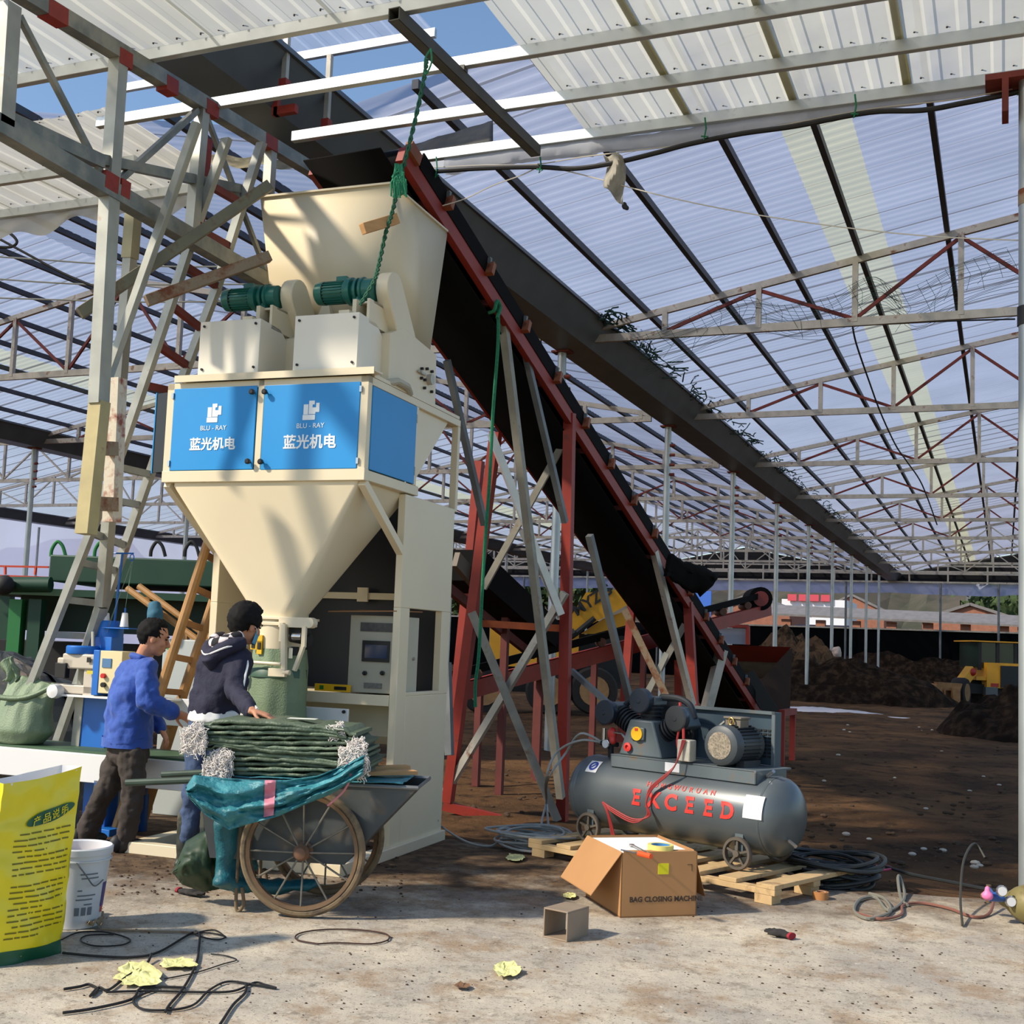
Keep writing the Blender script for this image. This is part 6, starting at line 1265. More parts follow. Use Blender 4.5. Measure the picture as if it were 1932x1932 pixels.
bag = thing('yellow_sack', 'tall open yellow plastic sack with green oval title at the left edge', 'sack', YP(YW_/2, .07, 0))
obj('body', MB().rings([ringy(h) for h in np.linspace(0, 1, 40)], False), YB, bag, ang=80); obj('inner_lining', MB().rings([[p*k+np.mean(ringy(h), axis=0)*(1-k) for p in ringy(h)] for h, k in [(1-.025*q_, .995-.012*min(q_, 6)) for q_ in range(13)]], False), YIN, bag, ang=80); _cr = ringy(.7); _cm = np.mean(_cr, axis=0); obj('contents', MB().add([p*.9+_cm*.1 for p in _cr], [tuple(range(48))]), YIN, bag)
def ypatch(u0, u1, h0, h1, o=.002, nu=10, nh=4): return MB().grid(nu, nh, lambda u, v: yfront(u0+(u1-u0)*u, h0+(h1-h0)*v)-yv*o)
obj('green_band', ypatch(0, 1, .0, .075, .002, 24, 6), GB, bag, label='green printed bottom band')
mb = MB(); rr = random.Random(5)
def strip(u0, u1, h0, hh): return ypatch(u0, u1, h0, h0+hh, .0025, 5, 1)
def oval(u0, u1, h, ah, o): 
    n = 28; c = (u0+u1)/2; P = [yfront(c+(u1-u0)/2*math.cos(a)*abs(math.cos(a))**-.15 if abs(math.cos(a)) > .05 else c, h+ah*math.sin(a)+.03*math.cos(a))-yv*o for a in np.linspace(0, 2*math.pi, n+1)[:-1]]; return MB().add(P, [tuple(range(n))])
ov = obj('oval_title', oval(.33, .95, .785, .036, .008), GB, bag, label='green oval title')
cxs = np.linspace(.46, .82, 4); mb = MB()
for ch_, uc in zip('产品说明', cxs):
    o_ = yfront(uc, .762+.03*(uc-.64)*3.2)-yv*.014; r_ = yfront(uc+.04, .766)-yfront(uc-.04, .758); m_ = text_mb(ch_, .046, o_, r_, (0, 0, 1), .0006); mb.add(m_.v, m_.f)
obj('title_characters', mb, YB, bag, label='yellow title characters')
mb = MB()
for k in range(19):
    h = .70-.031*k
    if k in (8,): continue
    u = .20 if k % 4 else .26; end = .93 if k % 5 not in (3,) else .6
    while u < end: l = rr.uniform(.05, .16); s_ = strip(u, min(end, u+l), h+.012*(u-.5), .0085); mb.add(s_.v, s_.f); u += l+rr.uniform(.012, .03)
obj('printed_lines', mb, INKO, bag, label='rows of small blurred print', kind='stuff')
BK = mat('bucket_white', (206, 210, 214), .4, 0, .04, 3); p = G(112, 1752); bc = np.array([p[0], p[1]+.10, 0.]); t = thing('paint_bucket', 'white plastic bucket standing behind the yellow sack', 'bucket', bc)
obj('pail', MB().lathe([(.118, 0), (.124, .004), (.158, .36), (.166, .362), (.168, .392), (.160, .398), (.152, .39), (.148, .34)], bc, (0, 0, 1), 40, False), BK, t); obj('rim_ring', MB().lathe([(.156, .33), (.164, .332), (.164, .338), (.156, .34)], bc, (0, 0, 1), 40, False), BK, t)
obj('contents', MB().cyl(bc+np.array([0, 0, .33]), bc+np.array([0, 0, .345]), .148, n=32), mat('bucket_paste', (206, 176, 160), .8, 0, .1, 20, (190, 60, 50), .72), t)
obj('wire_handle', MB().tube(curve_pts([bc+np.array([.10, -.125, .335]), bc+np.array([.15, -.11, .28]), bc+np.array([.165, -.06, .22]), bc+np.array([.166, .0, .24])], 6), .004, 6), GALV_D, t)
tcv = -ray(150, 1680)*np.array([1, 1, 0]); ta = math.atan2(tcv[1], tcv[0])
def bpatch(a0, a1, z0, z1): return MB().grid(6, 2, lambda u, v: (bc[0]+(.1236+.0955*(z0+(z1-z0)*v)+.002)*math.cos(ta+a0+(a1-a0)*u), bc[1]+(.1236+.0955*(z0+(z1-z0)*v)+.002)*math.sin(ta+a0+(a1-a0)*u), z0+(z1-z0)*v))
mb = MB()
for k in range(3): s_ = bpatch(-.02+.24*k, .15+.24*k, .07, .11); mb.add(s_.v, s_.f)
for zz, w0, w1 in ((.27, .1, .7), (.25, .15, .75), (.19, .05, .2), (.165, .05, .7), (.145, .0, .6), (.12, .3, .6)): s_ = bpatch(w0, w1, zz, zz+.007); mb.add(s_.v, s_.f)
obj('print', mb, mat('bucket_print', (110, 116, 126), .6), t, label='grey blurred bucket print'); obj('blue_strip', bpatch(1.05, 1.35, .10, .22), mat('strip_blue', (52, 52, 130), .5), t); obj('red_strip', bpatch(1.1, 1.3, .07, .10), RED2, t)
wb = G(-30, 1800); t = thing('white_sack', 'white sack edge at the far left beside the yellow sack', 'sack', (wb[0]-.12, wb[1]+.12, 0)); obj('body', remesh(MB().tube([(wb[0]-.06, wb[1]+.22, .02), (wb[0]-.05, wb[1]+.22, .3), (wb[0]-.04, wb[1]+.22, .62)], [.15, .16, .13], 12), .03, 3, .01), mat('white_sack', (222, 222, 226), .5), t)
# the filled sack on the belt
fs = MW(-2.98, -.30, .62); fu, fz = MF(40, 1400, -.30); fs = MW(fu-.02, -.28, .62)
mb = MB()
def flat_sec(h):
    k = (.74+.26*min(1, h*5))*(1+.03*math.sin(h*9)); r1 = (.235-.03*h*h)*k; r2 = (.17*(1-h**2.2)+.012)*k; sh = .02*h+.07*h**3
    return [fs+MU*(r1*math.cos(a)*(1+.07*fbm(math.cos(a)*2, math.sin(a)*2, h*3))+sh)+MV*(r2*math.sin(a)+.012*math.sin(math.cos(a)*14+h*5)*h)+np.array([0, 0, .47*h+(.03*math.cos(a)*-1+.012*math.sin(math.cos(a)*9))*h]) for a in np.linspace(0, 2*math.pi, 61)[:-1]]
t = thing('filled_sack', 'bulging pale green filled sack at left on the belt by the sewing head', 'sack', fs); obj('body', MB().rings([flat_sec(h) for h in np.linspace(0, 1, 30)]), SACK, t, ang=70)
def ear(u, v):
    q = fs+MU*(-.20+.15*u+.02*math.sin(v*5))+MV*(-.02+.035*math.sin(u*11+v*3))+np.array([0, 0, .45+(.19*math.sin(.5+u*2.2))*v]); return q
obj('gathered_top', MB().grid(14, 10, ear), SACK, t, solid=.006, ang=80)
def fold(u, v):
    q = fs+MU*(-.12+.42*u)+MV*(-.155+.10*u-.02*math.sin(v*3.1))+np.array([0, 0, .34+.10*u+.035*(v-.5)-.05*math.sin(u*3.0)]); return q
obj('side_fold', MB().grid(20, 6, fold), SACK, t, solid=.008, ang=80)
# ================================================================ small things on the concrete
def gw(lab, P, r=.005, m=None, cat='wire', name='loose_wire', closed=False, h=.004): obj(name, MB().tube(curve_pts([G(x, y, 0)+np.array([0, 0, h+r+ (q[0] if q else 0)]) for x, y, *q in P], 7), r, 6), m or BLK, label=lab, cat=cat)
gw('black wire running from the yellow sack towards the camera', [(118, 1802), (180, 1808), (250, 1810), (300, 1800), (370, 1762), (374, 1800), (366, 1832), (345, 1870), (320, 1900), (312, 1914)], .006)
gw('thin black wire looping in front of the bucket', [(116, 1776), (150, 1762), (200, 1762), (244, 1775), (230, 1786), (180, 1788), (152, 1778), (165, 1768), (215, 1766)], .004)
gw('twisted black wire end on the concrete at lower left', [(120, 1871), (150, 1866), (168, 1862), (184, 1872), (170, 1884), (186, 1868), (205, 1872), (240, 1846), (275, 1824), (285, 1812, .02)], .006)
gw('long straight black wire at the lower left corner', [(118, 1916), (180, 1907), (248, 1890), (270, 1868), (350, 1868)], .006)
gw('long looping black wire right of the yellow paper scraps', [(200, 1876), (280, 1874), (380, 1876), (440, 1874), (480, 1858), (500, 1862), (520, 1868), (480, 1862), (430, 1856), (395, 1872), (365, 1900), (320, 1910), (268, 1908), (252, 1890), (290, 1872)], .005)
gw('black wire slanting off the bottom edge', [(464, 1862), (462, 1878), (440, 1900), (420, 1930), (412, 1942)], .006)
gw('thin black wire arching over the yellow paper', [(310, 1850), (370, 1838), (420, 1822), (446, 1814), (425, 1806), (398, 1803)], .003)
gw('thin brown wire hoop lying alone on the concrete in mid foreground', [(600, 1784), (560, 1776), (565, 1764), (610, 1757), (670, 1757), (725, 1764), (732, 1776), (700, 1784), (640, 1782), (600, 1784)], .004, mat('brown_wire', (66, 44, 36), .6))
gw('rusty rod lying behind the wires by the bucket', [(190, 1757), (260, 1760), (340, 1762), (372, 1764)], .006, RUSTY, 'rod', 'steel_rod'); gw('wire loop at the end of the rusty rod', [(360, 1762), (400, 1764), (425, 1770), (412, 1776), (385, 1772), (370, 1764), (405, 1758), (426, 1772)], .004)
PYEL = mat('yellow_paper', (226, 222, 150), .7, 0, .08, 8)
def scrap(lab, cx, cy, rx, ry, seed, m=PYEL, name='paper_scrap', cat='paper scrap', hh=.016):
    c = G(cx, cy); r = random.Random(seed)
    def fn(u, v): a, rr = u*2*math.pi, v; q = G(cx+rx*rr*math.cos(a)*(1+.4*fbm(math.cos(a)*2, math.sin(a)*2, seed)), cy+ry*rr*math.sin(a)*(1+.4*fbm(math.cos(a)*2, math.sin(a)*2, seed+5))); return (q[0], q[1], .006+hh*abs(fbm(q[0]*14, q[1]*14, seed))+.008*rr)
    obj(name, MB().grid(28, 6, fn), m, label=lab, cat=cat, ang=0)
scrap('large crumpled yellow paper under the tangled wires', 262, 1846, 44, 24, 1); scrap('smaller crumpled yellow paper right of the wire tangle', 336, 1824, 34, 10, 2); scrap('crumpled yellow paper lying alone in mid foreground', 956, 1836, 26, 14, 3); scrap('small yellow scrap between the hose coil and the box', 972, 1622, 18, 7, 4, mat('pale_green_scrap', (170, 176, 130), .7))
scrap('dark brown leaf scrap on the concrete near the centre', 872, 1866, 16, 5, 5, mat('leaf_brown', (120, 88, 62), .8), cat='scrap'); scrap('crumpled tan paper by the bucket foot', 176, 1742, 20, 18, 6, mat('tan_paper', (150, 132, 104), .8), hh=.09); scrap('yellow crumpled scrap left of the cardboard box', 1074, 1694, 12, 5, 7)
GLV = mat('dark_knit', (46, 44, 42), .95, 0, .2, 20)
def glove(lab, a, b, cuff, w_=.045):
    A, B = G(*a)+np.array([0, 0, .02]), G(*b)+np.array([0, 0, .02]); d = (B-A); n = np.array([-d[1], d[0], 0]); n /= np.linalg.norm(n); t = thing('work_glove', lab, 'glove', A); mb = MB().tube([A, A+d*.5, A+d*.62], [w_*.6, w_, w_*.8], 10, flat=.45)
    for k in range(4): o = n*(k-1.5)*w_*.42; mb.tube([A+d*.5+o, A+d*(.85+.05*math.sin(k))+o*1.2, A+d*(1.05-.08*abs(k-1.5))+o*1.3], [w_*.24, w_*.22, w_*.16], 7)
    mb.tube([A+d*.25+n*w_*.7, A+d*.5+n*w_*1.4, A+d*.62+n*w_*1.5], [w_*.25, w_*.22, w_*.17], 7); obj('knit', remesh(mb, .007, 2, .003, 30), GLV, t, ang=80); obj('cuff', MB().tube([A-d*.06, A+d*.03], w_*.66, 12, flat=.6), cuff, t, label='red cuff')
glove('dark work glove with red cuff lying on the open concrete at right', (1492, 1773), (1446, 1760), mat('cuff_red', (150, 36, 48), .9)); glove('dark work glove with red cuff on the floor left of the cart', (338, 1686), (384, 1694), mat('cuff_red', (150, 36, 48)), .04)
# black hose coil, tape, hose loops, regulator and gas bottle
t = thing('black_hose_coil', 'coil of black hose on the floor right of the pallet', 'hose', G(1572, 1660)); c = G(1572, 1662); mb = MB(); rnd = random.Random(8)
for k in range(15): r, ox, oy = rnd.uniform(.17, .33), rnd.uniform(-.06, .06), rnd.uniform(-.06, .06); mb.tube([c+np.array([ox+r*math.cos(a), oy+r*math.sin(a), .018+.010*k+.02*math.sin(a*2+k)]) for a in np.linspace(0, 6.28, 29)[:-1]], .014, 7, True)
obj('hose', mb, BH, t)
gw('grey cable looping over the concrete beside the black hose coil', [(1640, 1690), (1668, 1700), (1680, 1724), (1640, 1738), (1612, 1724), (1622, 1702), (1652, 1698), (1676, 1722), (1706, 1700), (1698, 1674, .05), (1694, 1680, .06), (1700, 1700), (1712, 1712)], .010, mat('grey_cable', (120, 118, 106), .6), 'cable', 'loose_cable')
gw('reddish gas hose running to the regulator at right', [(1614, 1726), (1660, 1738), (1700, 1730), (1704, 1712), (1740, 1708), (1790, 1718), (1836, 1734), (1866, 1728), (1876, 1715, .05)], .009, mat('red_brown_hose', (128, 84, 70), .6), 'hose', 'gas_hose')
gw('dark hose arching up beside the regulator', [(1816, 1750), (1812, 1722, .08), (1818, 1694, .22), (1838, 1676, .28), (1858, 1680, .2)], .008, mat('olive_hose', (58, 56, 44), .6), 'hose', 'gas_hose'); gw('green black cable running to the far right edge of the concrete', [(1668, 1638), (1720, 1654), (1790, 1668), (1860, 1682), (1925, 1690)], .012, BH, 'cable', 'loose_cable'); gw('pink wire scrap beyond the black hose coil', [(1650, 1638), (1668, 1636), (1684, 1642), (1660, 1646), (1645, 1648)], .008, mat('pink_wire', (206, 84, 110), .6))
p = G(1548, 1696); t = thing('tape_roll', 'brown packing tape roll on the floor by the black hose', 'tape roll', p); obj('tape', MB().lathe([(.03, 0), (.05, 0), (.05, .045), (.03, .045), (.03, 0)], p, (0, 0, 1), 24, False), mat('tape_brown', (176, 120, 72), .4), t); obj('core', MB().lathe([(.026, .002), (.0305, .002), (.0305, .044), (.026, .044)], p, (0, 0, 1), 24, False), PAPER, t)
p = G(1545, 1686); obj('box_cutter', MB().bar(G(1536, 1676)+np.array([0, 0, .03]), G(1550, 1688)+np.array([0, 0, .06]), .02, .012), BLK2, label='black cutter lying against the brown tape roll', cat='cutter')
gx = G(1925, 1770); t = thing('gas_bottle', 'olive gas bottle lying at the right edge with brass valve', 'gas bottle', (gx[0], gx[1], 0)); ax = Vector((.92, -.40, 0)).normalized(); g0 = PD(1884, 1716, 7.0); g0 = np.array([g0[0], g0[1], .115])
obj('cylinder', MB().lathe([(.02, 0), (.035, .02), (.045, .05), (.085, .10), (.108, .15), (.112, .2), (.112, 1.0)], g0, ax, 28), mat('bottle_olive', (126, 116, 72), .5, .1, .15, 7, (90, 70, 46), .6), t); obj('valve', MB().cyl(g0-np.array(ax)*.10, g0+np.array(ax)*.02, .02, n=10).cyl(g0-np.array(ax)*.06+np.array([0, 0, -.03]), g0-np.array(ax)*.06+np.array([0, 0, .07]), .015, n=10), mat('valve_brass', (120, 96, 62), .5, .5), t)
rg = PD(1876, 1692, 6.9); t = thing('gas_regulator', 'gas regulator with two dials and pink knob on the bottle at right', 'regulator', g0-np.array(ax)*.06); obj('body', MB().cyl(rg-cR*.03, rg+cR*.05, .028, n=14).cyl(rg, g0-np.array(ax)*.06+np.array([0, 0, .05]), .012, n=8), mat('regulator_blue', (50, 90, 160), .4), t)
for x, y in ((1888, 1680), (1905, 1700)): q = PD(x, y, 6.85); obj('dial', MB().lathe([(.028, 0), (.032, .006), (.032, .02), (.028, .026)], q, tuple(-cFw), 20), CHR, t); obj('dial_face', MB().cyl(q-cFw*.026, q-cFw*.0275, .025, n=18), PAPER, t)
q = PD(1863, 1690, 6.85); obj('pink_knob', remesh(MB().sphere(q, (.035, .03, .028)).sphere(q+np.array([0, 0, .035]), (.018, .018, .022)), .009, 2), mat('knob_pink', (226, 120, 170), .5), t)
# ================================================================ the two men
SKIN = mat('skin', (190, 134, 104), .55, 0, .06, 14, spec=.35); HAIRM = mat('black_hair', (13, 11, 11), .8, 0, .3, 60, spec=.25)
def ell(mb, c, ax, n=16, m=10):
    """ellipsoid with three axis vectors"""
    c = V3(c); A = [V3(a) for a in ax]; s = MB().sphere((0, 0, 0), 1, n, m); o = len(mb.v)
    mb.v += [tuple(c+A[0]*x+A[1]*y+A[2]*z) for x, y, z in s.v]; mb.f += [tuple(i+o for i in q) for q in s.f]; return mb
def limb(mb, P, R, n=14):
    P = [V3(p) for p in P]; Q = curve_pts(P, 4); k = len(P)-1; RR = []
    for i in range(len(Q)):
        t = i/4; a = min(int(t), k-1); f = t-a; RR.append(R[a]*(1-f)+R[a+1]*f)
    mb.tube(Q, RR, n)
    for p, r in ((P[0], R[0]), (P[-1], R[-1])): mb.sphere(p, r*.98, 12, 8)
    return mb
def trunk(mb, secs, W, T, n=28):
    R = []
    for c, rw, rt in secs: c = V3(c); R.append([c+W*(rw*math.copysign(abs(math.cos(a))**.85, math.cos(a)))+T*(rt*math.copysign(abs(math.sin(a))**.9, math.sin(a))) for a in np.linspace(0, 2*math.pi, n+1)[:-1]])
    return mb.rings(R)
def head(mb, c, f, u, s=1.):
    f, u = Vector(f).normalized(), Vector(u); r = f.cross(u).normalized(); u = r.cross(f).normalized(); c = V3(c); e = lambda a, b, d: c+f*a*s+r*b*s+u*d*s
    ell(mb, e(-.008, 0, .018), (f*.096*s, r*.076*s, u*.098*s)); ell(mb, e(.022, 0, -.045), (f*.062*s, r*.060*s, u*.070*s)); ell(mb, e(.050, 0, -.090), (f*.034*s, r*.036*s, u*.026*s))
    ell(mb, e(.070, 0, .028), (f*.024*s, r*.055*s, u*.016*s)); mb.tube([e(.084, 0, .016), e(.102, 0, -.018), e(.110, 0, -.034)], [.009*s, .012*s, .015*s], 8); mb.sphere(e(.108, 0, -.034), .014*s, 8, 6)
    for k in (-1, 1):
        ell(mb, e(.096, .012*k, -.038), (f*.010*s, r*.009*s, u*.007*s)); ell(mb, e(-.006, .078*k, -.012), (f*.020*s, r*.010*s, u*.032*s)); ell(mb, e(.056, .042*k, -.025), (f*.028*s, r*.024*s, u*.026*s))
    ell(mb, e(.084, 0, -.062), (f*.012*s, r*.026*s, u*.007*s)); ell(mb, e(.083, 0, -.073), (f*.012*s, r*.023*s, u*.008*s))
    return e, f, r, u
def face_parts(par, e, f, r, u):
    for k in (-1, 1):
        obj('eye', ell(MB(), e(.081, .031*k, .006), (f*.009, r*.014, u*.006)), mat('eye_dark', (36, 26, 22), .2), par); obj('eyebrow', MB().tube([e(.090, .014*k, .024), e(.092, .03*k, .029), e(.082, .048*k, .024)], .005, 6), HAIRM, par)
    obj('lips', ell(MB(), e(.090, 0, -.067), (f*.008, r*.024, u*.007)), mat('lips', (150, 88, 78), .5), par)
def hair(par, c, f, r, u, back=.010, seed=1, sc=1.):
    s = MB().sphere((0, 0, 0), 1, 48, 32); mb = MB(); mb.f = s.f; c = V3(c)
    for x, y, z in s.v:                                   # x forward, y side, z up
        k = 1+.07*fbm(x*5, y*5, z*2.5, 1.3)+.03*fbm(x*16, y*16, z*6, 1.2); cut = 1.
        if x > .35 and z < .62: cut = .86
        if z < -.25: cut = .82 if x > -.25 else .97
        mb.v.append(tuple(c+f*(x*.108*k*cut*sc-back)+r*(y*.090*k*cut*sc)+u*(z*.108*k*cut*sc+.026)))
    return obj('hair', mb, HAIRM, par, ang=80)
def hand(mb, wrist, d, palm_n, side, curl=.5, s=1.):
    """palm with four unequal fingers and a thumb leaving the side of the palm"""
    d, pn = Vector(d).normalized(), Vector(palm_n); pn = (pn-d*pn.dot(d)).normalized(); sd = d.cross(pn)*side; w0 = V3(wrist)
    P0 = w0+d*.012*s; P1 = w0+d*.088*s
    mb.rings([[p+sd*(wv*math.cos(a))+pn*(tv*math.sin(a)) for a in np.linspace(0, 2*math.pi, 13)[:-1]] for p, wv, tv in ((w0-d*.02, .026*s, .020*s), (P0, .030*s, .019*s), (w0+d*.05*s, .041*s, .017*s), (P1, .041*s, .014*s), (P1+d*.012*s, .036*s, .010*s))])
    for k, L in enumerate((.070, .080, .075, .058)):
        b = P1+sd*(.030-.020*k)*s; a1, a2, a3 = curl*.5, curl*1.15, curl*1.7; q = [b-d*.015*s]; dd = lambda a: (d*math.cos(a)+pn*math.sin(a)+sd*(.10-.07*k)).normalized()
        q += [b, b+dd(a1)*L*.46*s]; q.append(q[-1]+dd(a2)*L*.32*s); q.append(q[-1]+dd(a3)*L*.26*s); mb.tube(q, [.0095*s, .0094*s, .0088*s, .0080*s, .0066*s], 8); mb.sphere(q[-1], .0066*s, 8, 6)
    b = w0+d*.022*s+sd*.026*s; t1 = b+(d*.55+sd*.75+pn*.25).normalized()*.042*s; t2 = t1+(d*.85+sd*.35+pn*.4).normalized()*.030*s; t3 = t2+(d*.95+sd*.05+pn*.45).normalized()*.024*s
    mb.tube([b-sd*.012*s, b, t1, t2, t3], [.013*s, .0135*s, .0105*s, .0095*s, .0075*s], 8); mb.sphere(t3, .0075*s, 8, 6); return mb
VR, VF = Vector(cR), Vector(cFw); VU = Vector((0, 0, 1))
# ---------------------------------------------------------------- man in the blue jacket
D1 = 8.12
def J(x, y, d=0.): return V3(PD(x, y, D1+d))
f1 = (VR*.80+VF*.60).normalized(); W1 = Vector((-f1.y, f1.x, 0))
man = thing('person', 'person in a blue work jacket and dark trousers walking right, looking down', 'person', (J(195, 1600).x, J(195, 1600).y, 0))
hc = J(291, 1203, -.02); hf = (VR*.90+VF*.30-VU*.22).normalized()
neckb = J(270, 1243, 0); NS_, FS_ = J(278, 1263, -.17), J(262, 1262, .19)
el_n, wr_n = J(279, 1326, -.26), J(324, 1342, -.16); el_f, wr_f = J(276, 1330, .24), J(302, 1372, .12)
hipn, hipf = J(250, 1412, -.09), J(236, 1412, .09)
kn_n, an_n = J(252, 1502, -.10), J(235, 1590, -.10); kn_f, an_f = J(196, 1496, .05), J(160, 1580, .10)
bm = MB(); e, hf, hr, hu = head(bm, hc, hf, VU); limb(bm, [hc-hu*.06-hf*.02, neckb], [.054, .062])
trunk(bm, [(neckb, .07, .06), (J(258, 1268), .155, .09), (J(248, 1310), .15, .105), (J(243, 1370), .14, .10), (J(243, 1420), .145, .10)], W1, f1)
for S_, E_, Wr in ((NS_, el_n, wr_n), (FS_, el_f, wr_f)): limb(bm, [S_, E_, Wr], [.05, .04, .027])
for H_, K_, A_n in ((hipn, kn_n, an_n), (hipf, kn_f, an_f)): limb(bm, [H_, K_, A_n], [.065, .042, .034]); limb(bm, [A_n, A_n+f1*.11-VU*.05], [.04, .032])
hand(bm, wr_n+(wr_n-el_n).normalized()*.015, (VR*.9-VU*.35+VF*.2), -VF*.6-VU*.5+VR*-.2, 1, .75); hand(bm, wr_f, (VR*.5-VU*.8), -VR, 1, .6)
body = obj('body', remesh(bm, .0068, 2), SKIN, man, ang=80); face_parts(man, e, hf, hr, hu); hair(man, hc, hf, hr, hu, .016, 2)
jm = MB(); trunk(jm, [(neckb-VU*.0+W1*0, .085, .075), (J(262, 1252), .15, .10), (J(256, 1272), .205, .125), (J(250, 1308), .205, .145), (J(244, 1350), .20, .15), (J(241, 1388), .205, .155), (J(240, 1402), .205, .158)], W1, f1)
for S_, E_, Wr in ((NS_, el_n, wr_n), (FS_, el_f, wr_f)): limb(jm, [S_, S_*.5+E_*.5, E_, E_*.5+Wr*.5, Wr], [.078, .070, .064, .058, .047])
JK = mat('blue_jacket', (34, 74, 160), .75, 0, .07, 7, (56, 96, 178), .62, .12, bump=.15, bscale=60, sheen=.2)
jk = obj('jacket', remesh(jm, .011, 3, .022, 8), JK, man, ang=80); obj('collar', remesh(MB().tube([neckb+W1*.07-f1*.045+VU*.01, neckb-f1*.075+VU*.02, neckb-W1*.07-f1*.045+VU*.01, neckb-W1*.075+f1*.03-VU*.005], [.022, .026, .022, .018], 8), .008, 2), JK, jk)
obj('hem', MB().rings([[J(240, y)+W1*rw*math.cos(a)+f1*rt*math.sin(a) for a in np.linspace(0, 2*math.pi, 41)[:-1]] for y, rw, rt in ((1390, .208, .160), (1408, .212, .164), (1408, .195, .148), (1392, .19, .145))], False), JK, jk, ang=60)
TRS = mat('dark_trousers', (62, 54, 48), .85, 0, .12, 5, bump=.15, bscale=50)
tm = MB(); trunk(tm, [(J(243, 1392), .165, .125), (J(243, 1425), .17, .13), (J(243, 1440), .13, .11)], W1, f1)
for H_, K_, A_n in ((hipn, kn_n, an_n), (hipf, kn_f, an_f)): limb(tm, [H_, H_*.5+K_*.5, K_, K_*.5+A_n*.5, A_n-VU*.0], [.105, .092, .078, .070, .066])
obj('trousers', remesh(tm, .011, 3, .022, 9), TRS, man, ang=80)
SHOE = mat('dark_shoe', (34, 32, 32), .6)
for A_n in (an_n, an_f):
    g = V3((A_n.x, A_n.y, .0)); sm = MB(); ell(sm, g+f1*.03+VU*.045, (f1*.13, W1*.048, VU*.045)); ell(sm, g-f1*.05+VU*.06, (f1*.055, W1*.045, VU*.06)); sm.box(g.x-.0, g.x+.001, g.y, g.y+.001, .01, .02); obj('shoe', remesh(sm, .009, 2), SHOE, man, ang=80)
# ---------------------------------------------------------------- young man in the hooded top
D2 = 7.42
def K(x, y, d=0.): return V3(PD(x, y, D2+d))
f2 = (VR*.62+VF*.78).normalized(); W2 = Vector((f2.y, -f2.x, 0))       # W2 points to his right (towards the camera right)
boy = thing('person', 'person with black hair in a navy hooded top, hand on the sack stack', 'person', (K(380, 1640).x, K(380, 1640).y, 0))
hc = K(465, 1178, .04); hf = (VR*.62+VF*.74-VU*.28).normalized(); nb = K(440, 1222, 0)
RS, LS = K(452, 1246, -.08), K(396, 1248, .12); re, rw = K(446, 1304, -.22), K(476, 1341, -.66); le, lw = K(384, 1300, .35), K(420, 1345, .40)
hr_, hl_ = K(424, 1372, -.02), K(384, 1372, .08); kr, kl = K(412, 1490, -.02), K(366, 1496, .02); ar, al_ = K(404, 1612, 0), K(349, 1622, .04)
bm = MB(); e, hf, hr, hu = head(bm, hc, hf, VU+VR*.12); limb(bm, [hc-hu*.05-hf*.025, nb], [.052, .06])
trunk(bm, [(nb, .07, .06), (K(424, 1250), .15, .09), (K(416, 1290), .14, .10), (K(404, 1340), .13, .095), (K(402, 1385), .14, .10)], W2, f2)
for S_, E_, Wr in ((RS, re, rw), (LS, le, lw)): limb(bm, [S_, E_, Wr], [.05, .038, .026])
for H_, K_, A_n in ((hr_, kr, ar), (hl_, kl, al_)): limb(bm, [H_, K_, A_n], [.065, .042, .034]); limb(bm, [A_n, A_n+f2*.1-VU*.04], [.04, .032])
fd = (VR*.92-VU*.22-VF*.15); hand(bm, rw+(rw-re).normalized()*.012, fd, -VU*.9-VR*.1, -1, .45, 1.05); hand(bm, lw, (VR*.5+VF*.6-VU*.4), -VU, 1, .5)
obj('body', remesh(bm, .0068, 2), SKIN, boy, ang=80); face_parts(boy, e, hf, hr, hu); hair(boy, hc, hf, hr, hu, .018, 5, 1.12)
ms = MB().grid(10, 8, lambda u, v: e(.112-.10*abs(u-.5)**1.6*2.2, (u-.5)*.135, -.018-.085*v)); obj('face_mask', ms, mat('mask_blue', (92, 160, 196), .7), boy, solid=.004, label='light blue face mask pulled down'); obj('mask_loop', MB().tube(curve_pts([e(.055, .066, -.04), e(.02, .082, -.01), e(-.02, .088, .01)], 5), .002, 5), WHT, boy)
hm = MB(); trunk(hm, [(nb, .085, .075), (K(432, 1232), .15, .10), (K(424, 1250), .20, .125), (K(416, 1288), .188, .135), (K(406, 1326), .172, .135), (K(402, 1348), .168, .135)], W2, f2)
for S_, E_, Wr in ((RS, re, rw), (LS, le, lw)): limb(hm, [S_, S_*.5+E_*.5, E_, E_*.5+Wr*.5, Wr], [.074, .066, .060, .053, .042])
NVY = mat('navy_hoodie', (30, 30, 52), .85, 0, .08, 6, bump=.2, bscale=70); hd = obj('hooded_top', remesh(hm, .011, 3, .02, 8), NVY, boy, ang=80)
def checker(n, b, L):
    tc = n.nodes.new('ShaderNodeTexCoord'); c = n.nodes.new('ShaderNodeTexChecker'); c.inputs['Scale'].default_value = 17; c.inputs[1].default_value = S(214, 204, 204); c.inputs[2].default_value = S(28, 26, 30); L(tc.outputs['Object'], c.inputs[0]); L(c.outputs[0], b.inputs['Base Color']); b.inputs['Roughness'].default_value = .9
PLD = gnode('plaid_lining', checker)
back = -f2
hmv = MB(); A0 = nb+W2*.10+VU*.03; A1 = nb+W2*.085+back*.10+VU*.005; A2 = nb+back*.145-VU*.035-W2*.02; A3 = nb-W2*.11+back*.09-VU*.0; A4 = nb-W2*.10+VU*.02
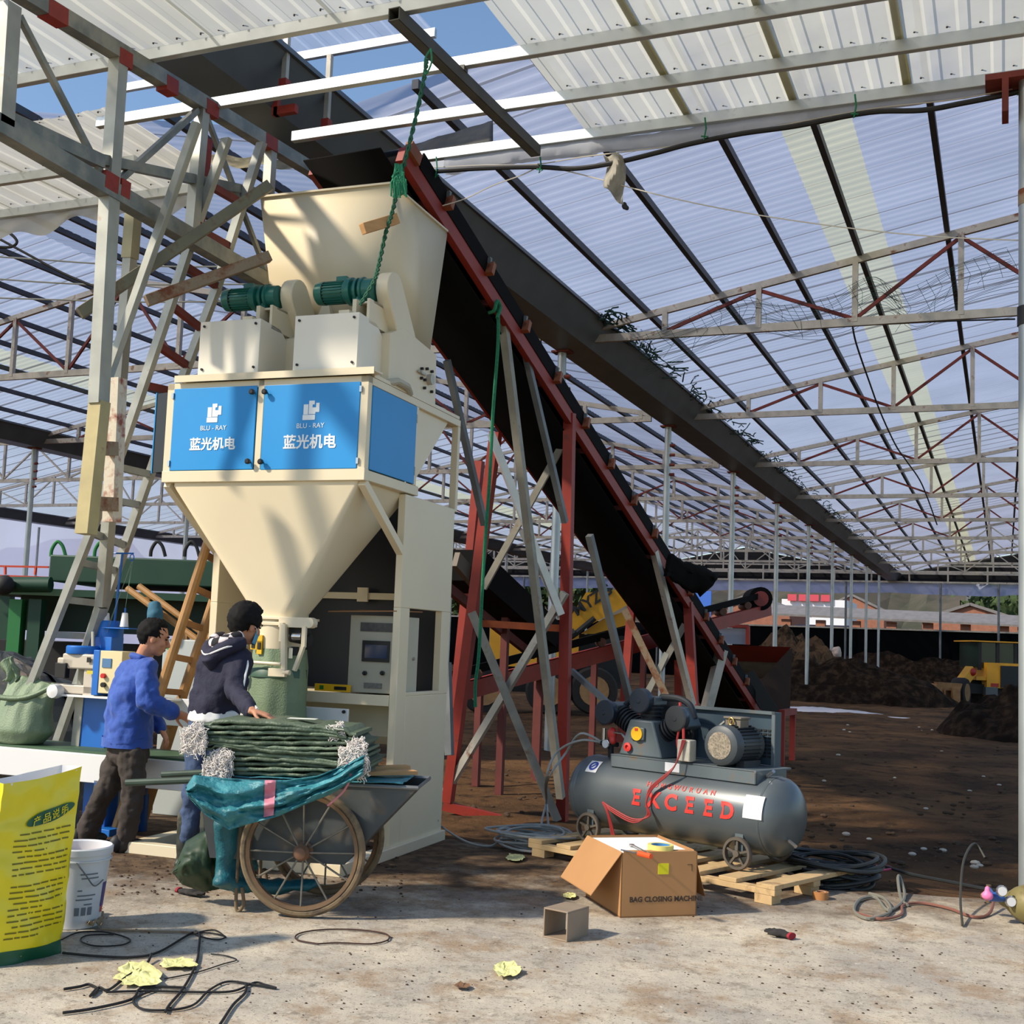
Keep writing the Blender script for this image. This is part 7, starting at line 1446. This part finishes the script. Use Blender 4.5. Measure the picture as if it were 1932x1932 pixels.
obj('hood', remesh(MB().tube(curve_pts([A0, A1, A2-VU*.02, A3, A4], 5), [.035]+[.05]*19+[.035], 12).tube([A2-VU*.03, A2-VU*.10+f2*.02], [.07, .03], 12), .011, 3, .008, 10), NVY, hd, ang=80)
LP = [p+(nb+VU*.03-p)*.20+VU*.042 for p in (A0, A1, A2, A3, A4)]
obj('hood_lining', remesh(MB().tube(curve_pts(LP, 5), [.026]+[.040]*19+[.026], 12), .010, 2), PLD, hd, label='plaid white and black hood lining', ang=80)
obj('hood_piping', MB().tube(curve_pts([A0-VU*.012+W2*.03, A1+back*.035+W2*.03, A2+back*.045-VU*.012, A3+back*.03-W2*.03, A4-W2*.03], 6), .006, 6), WHT, hd, label='white hood piping')
dst = (VR*.75-VF*.55).normalized(); st = [RS+VU*.07-f2*.02, RS+dst*.072, (RS+re)/2+dst*.066, re+dst*.062, (re+rw)/2+dst*.052+VU*.008, rw+dst*.040+VU*.012]
obj('sleeve_stripe', MB().tube(curve_pts(st, 6), .0075, 6), WHT, hd, label='white stripe down the sleeve')
obj('shirt_hem', remesh(MB().rings([[K(x, y)+W2*rw_*math.cos(a)+f2*rt*math.sin(a) for a in np.linspace(0, 2*math.pi, 33)[:-1]] for x, y, rw_, rt in ((404, 1338, .165, .132), (402, 1356, .176, .142), (401, 1361, .17, .138))]), .011, 2, .008, 10), WHT, boy, label='white shirt hem below the hooded top', ang=80)
tm = MB(); trunk(tm, [(K(402, 1352), .155, .122), (K(402, 1385), .16, .125), (K(402, 1405), .12, .10)], W2, f2)
for H_, K_, A_n in ((hr_, kr, ar), (hl_, kl, al_)): limb(tm, [H_, H_*.5+K_*.5, K_, K_*.45+A_n*.55, K_*.25+A_n*.75+VU*.02], [.095, .085, .068, .060, .054])
obj('jeans', remesh(tm, .011, 3, .020, 9), mat('blue_jeans', (62, 80, 112), .85, 0, .2, 6, bump=.2, bscale=60), boy, ang=80)
K_B = lambda a: V3((kl.x, kl.y, 0)) if a is al_ else V3((kr.x, kr.y, 0))
for A_n in (ar, al_):
    g = V3((A_n.x, A_n.y, 0)); sm = MB(); limb(sm, [g+VU*.06, g*.88+K_B(A_n)*.12+VU*.34], [.058, .066]); ell(sm, g+f2*.05+VU*.048, (f2*.13, W2*.052, VU*.048)); obj('rubber_boot', remesh(sm, .010, 2, .006, 12), mat('boot_green', (42, 46, 38), .55, 0, .15, 9, (96, 86, 68), .64), boy, ang=80)
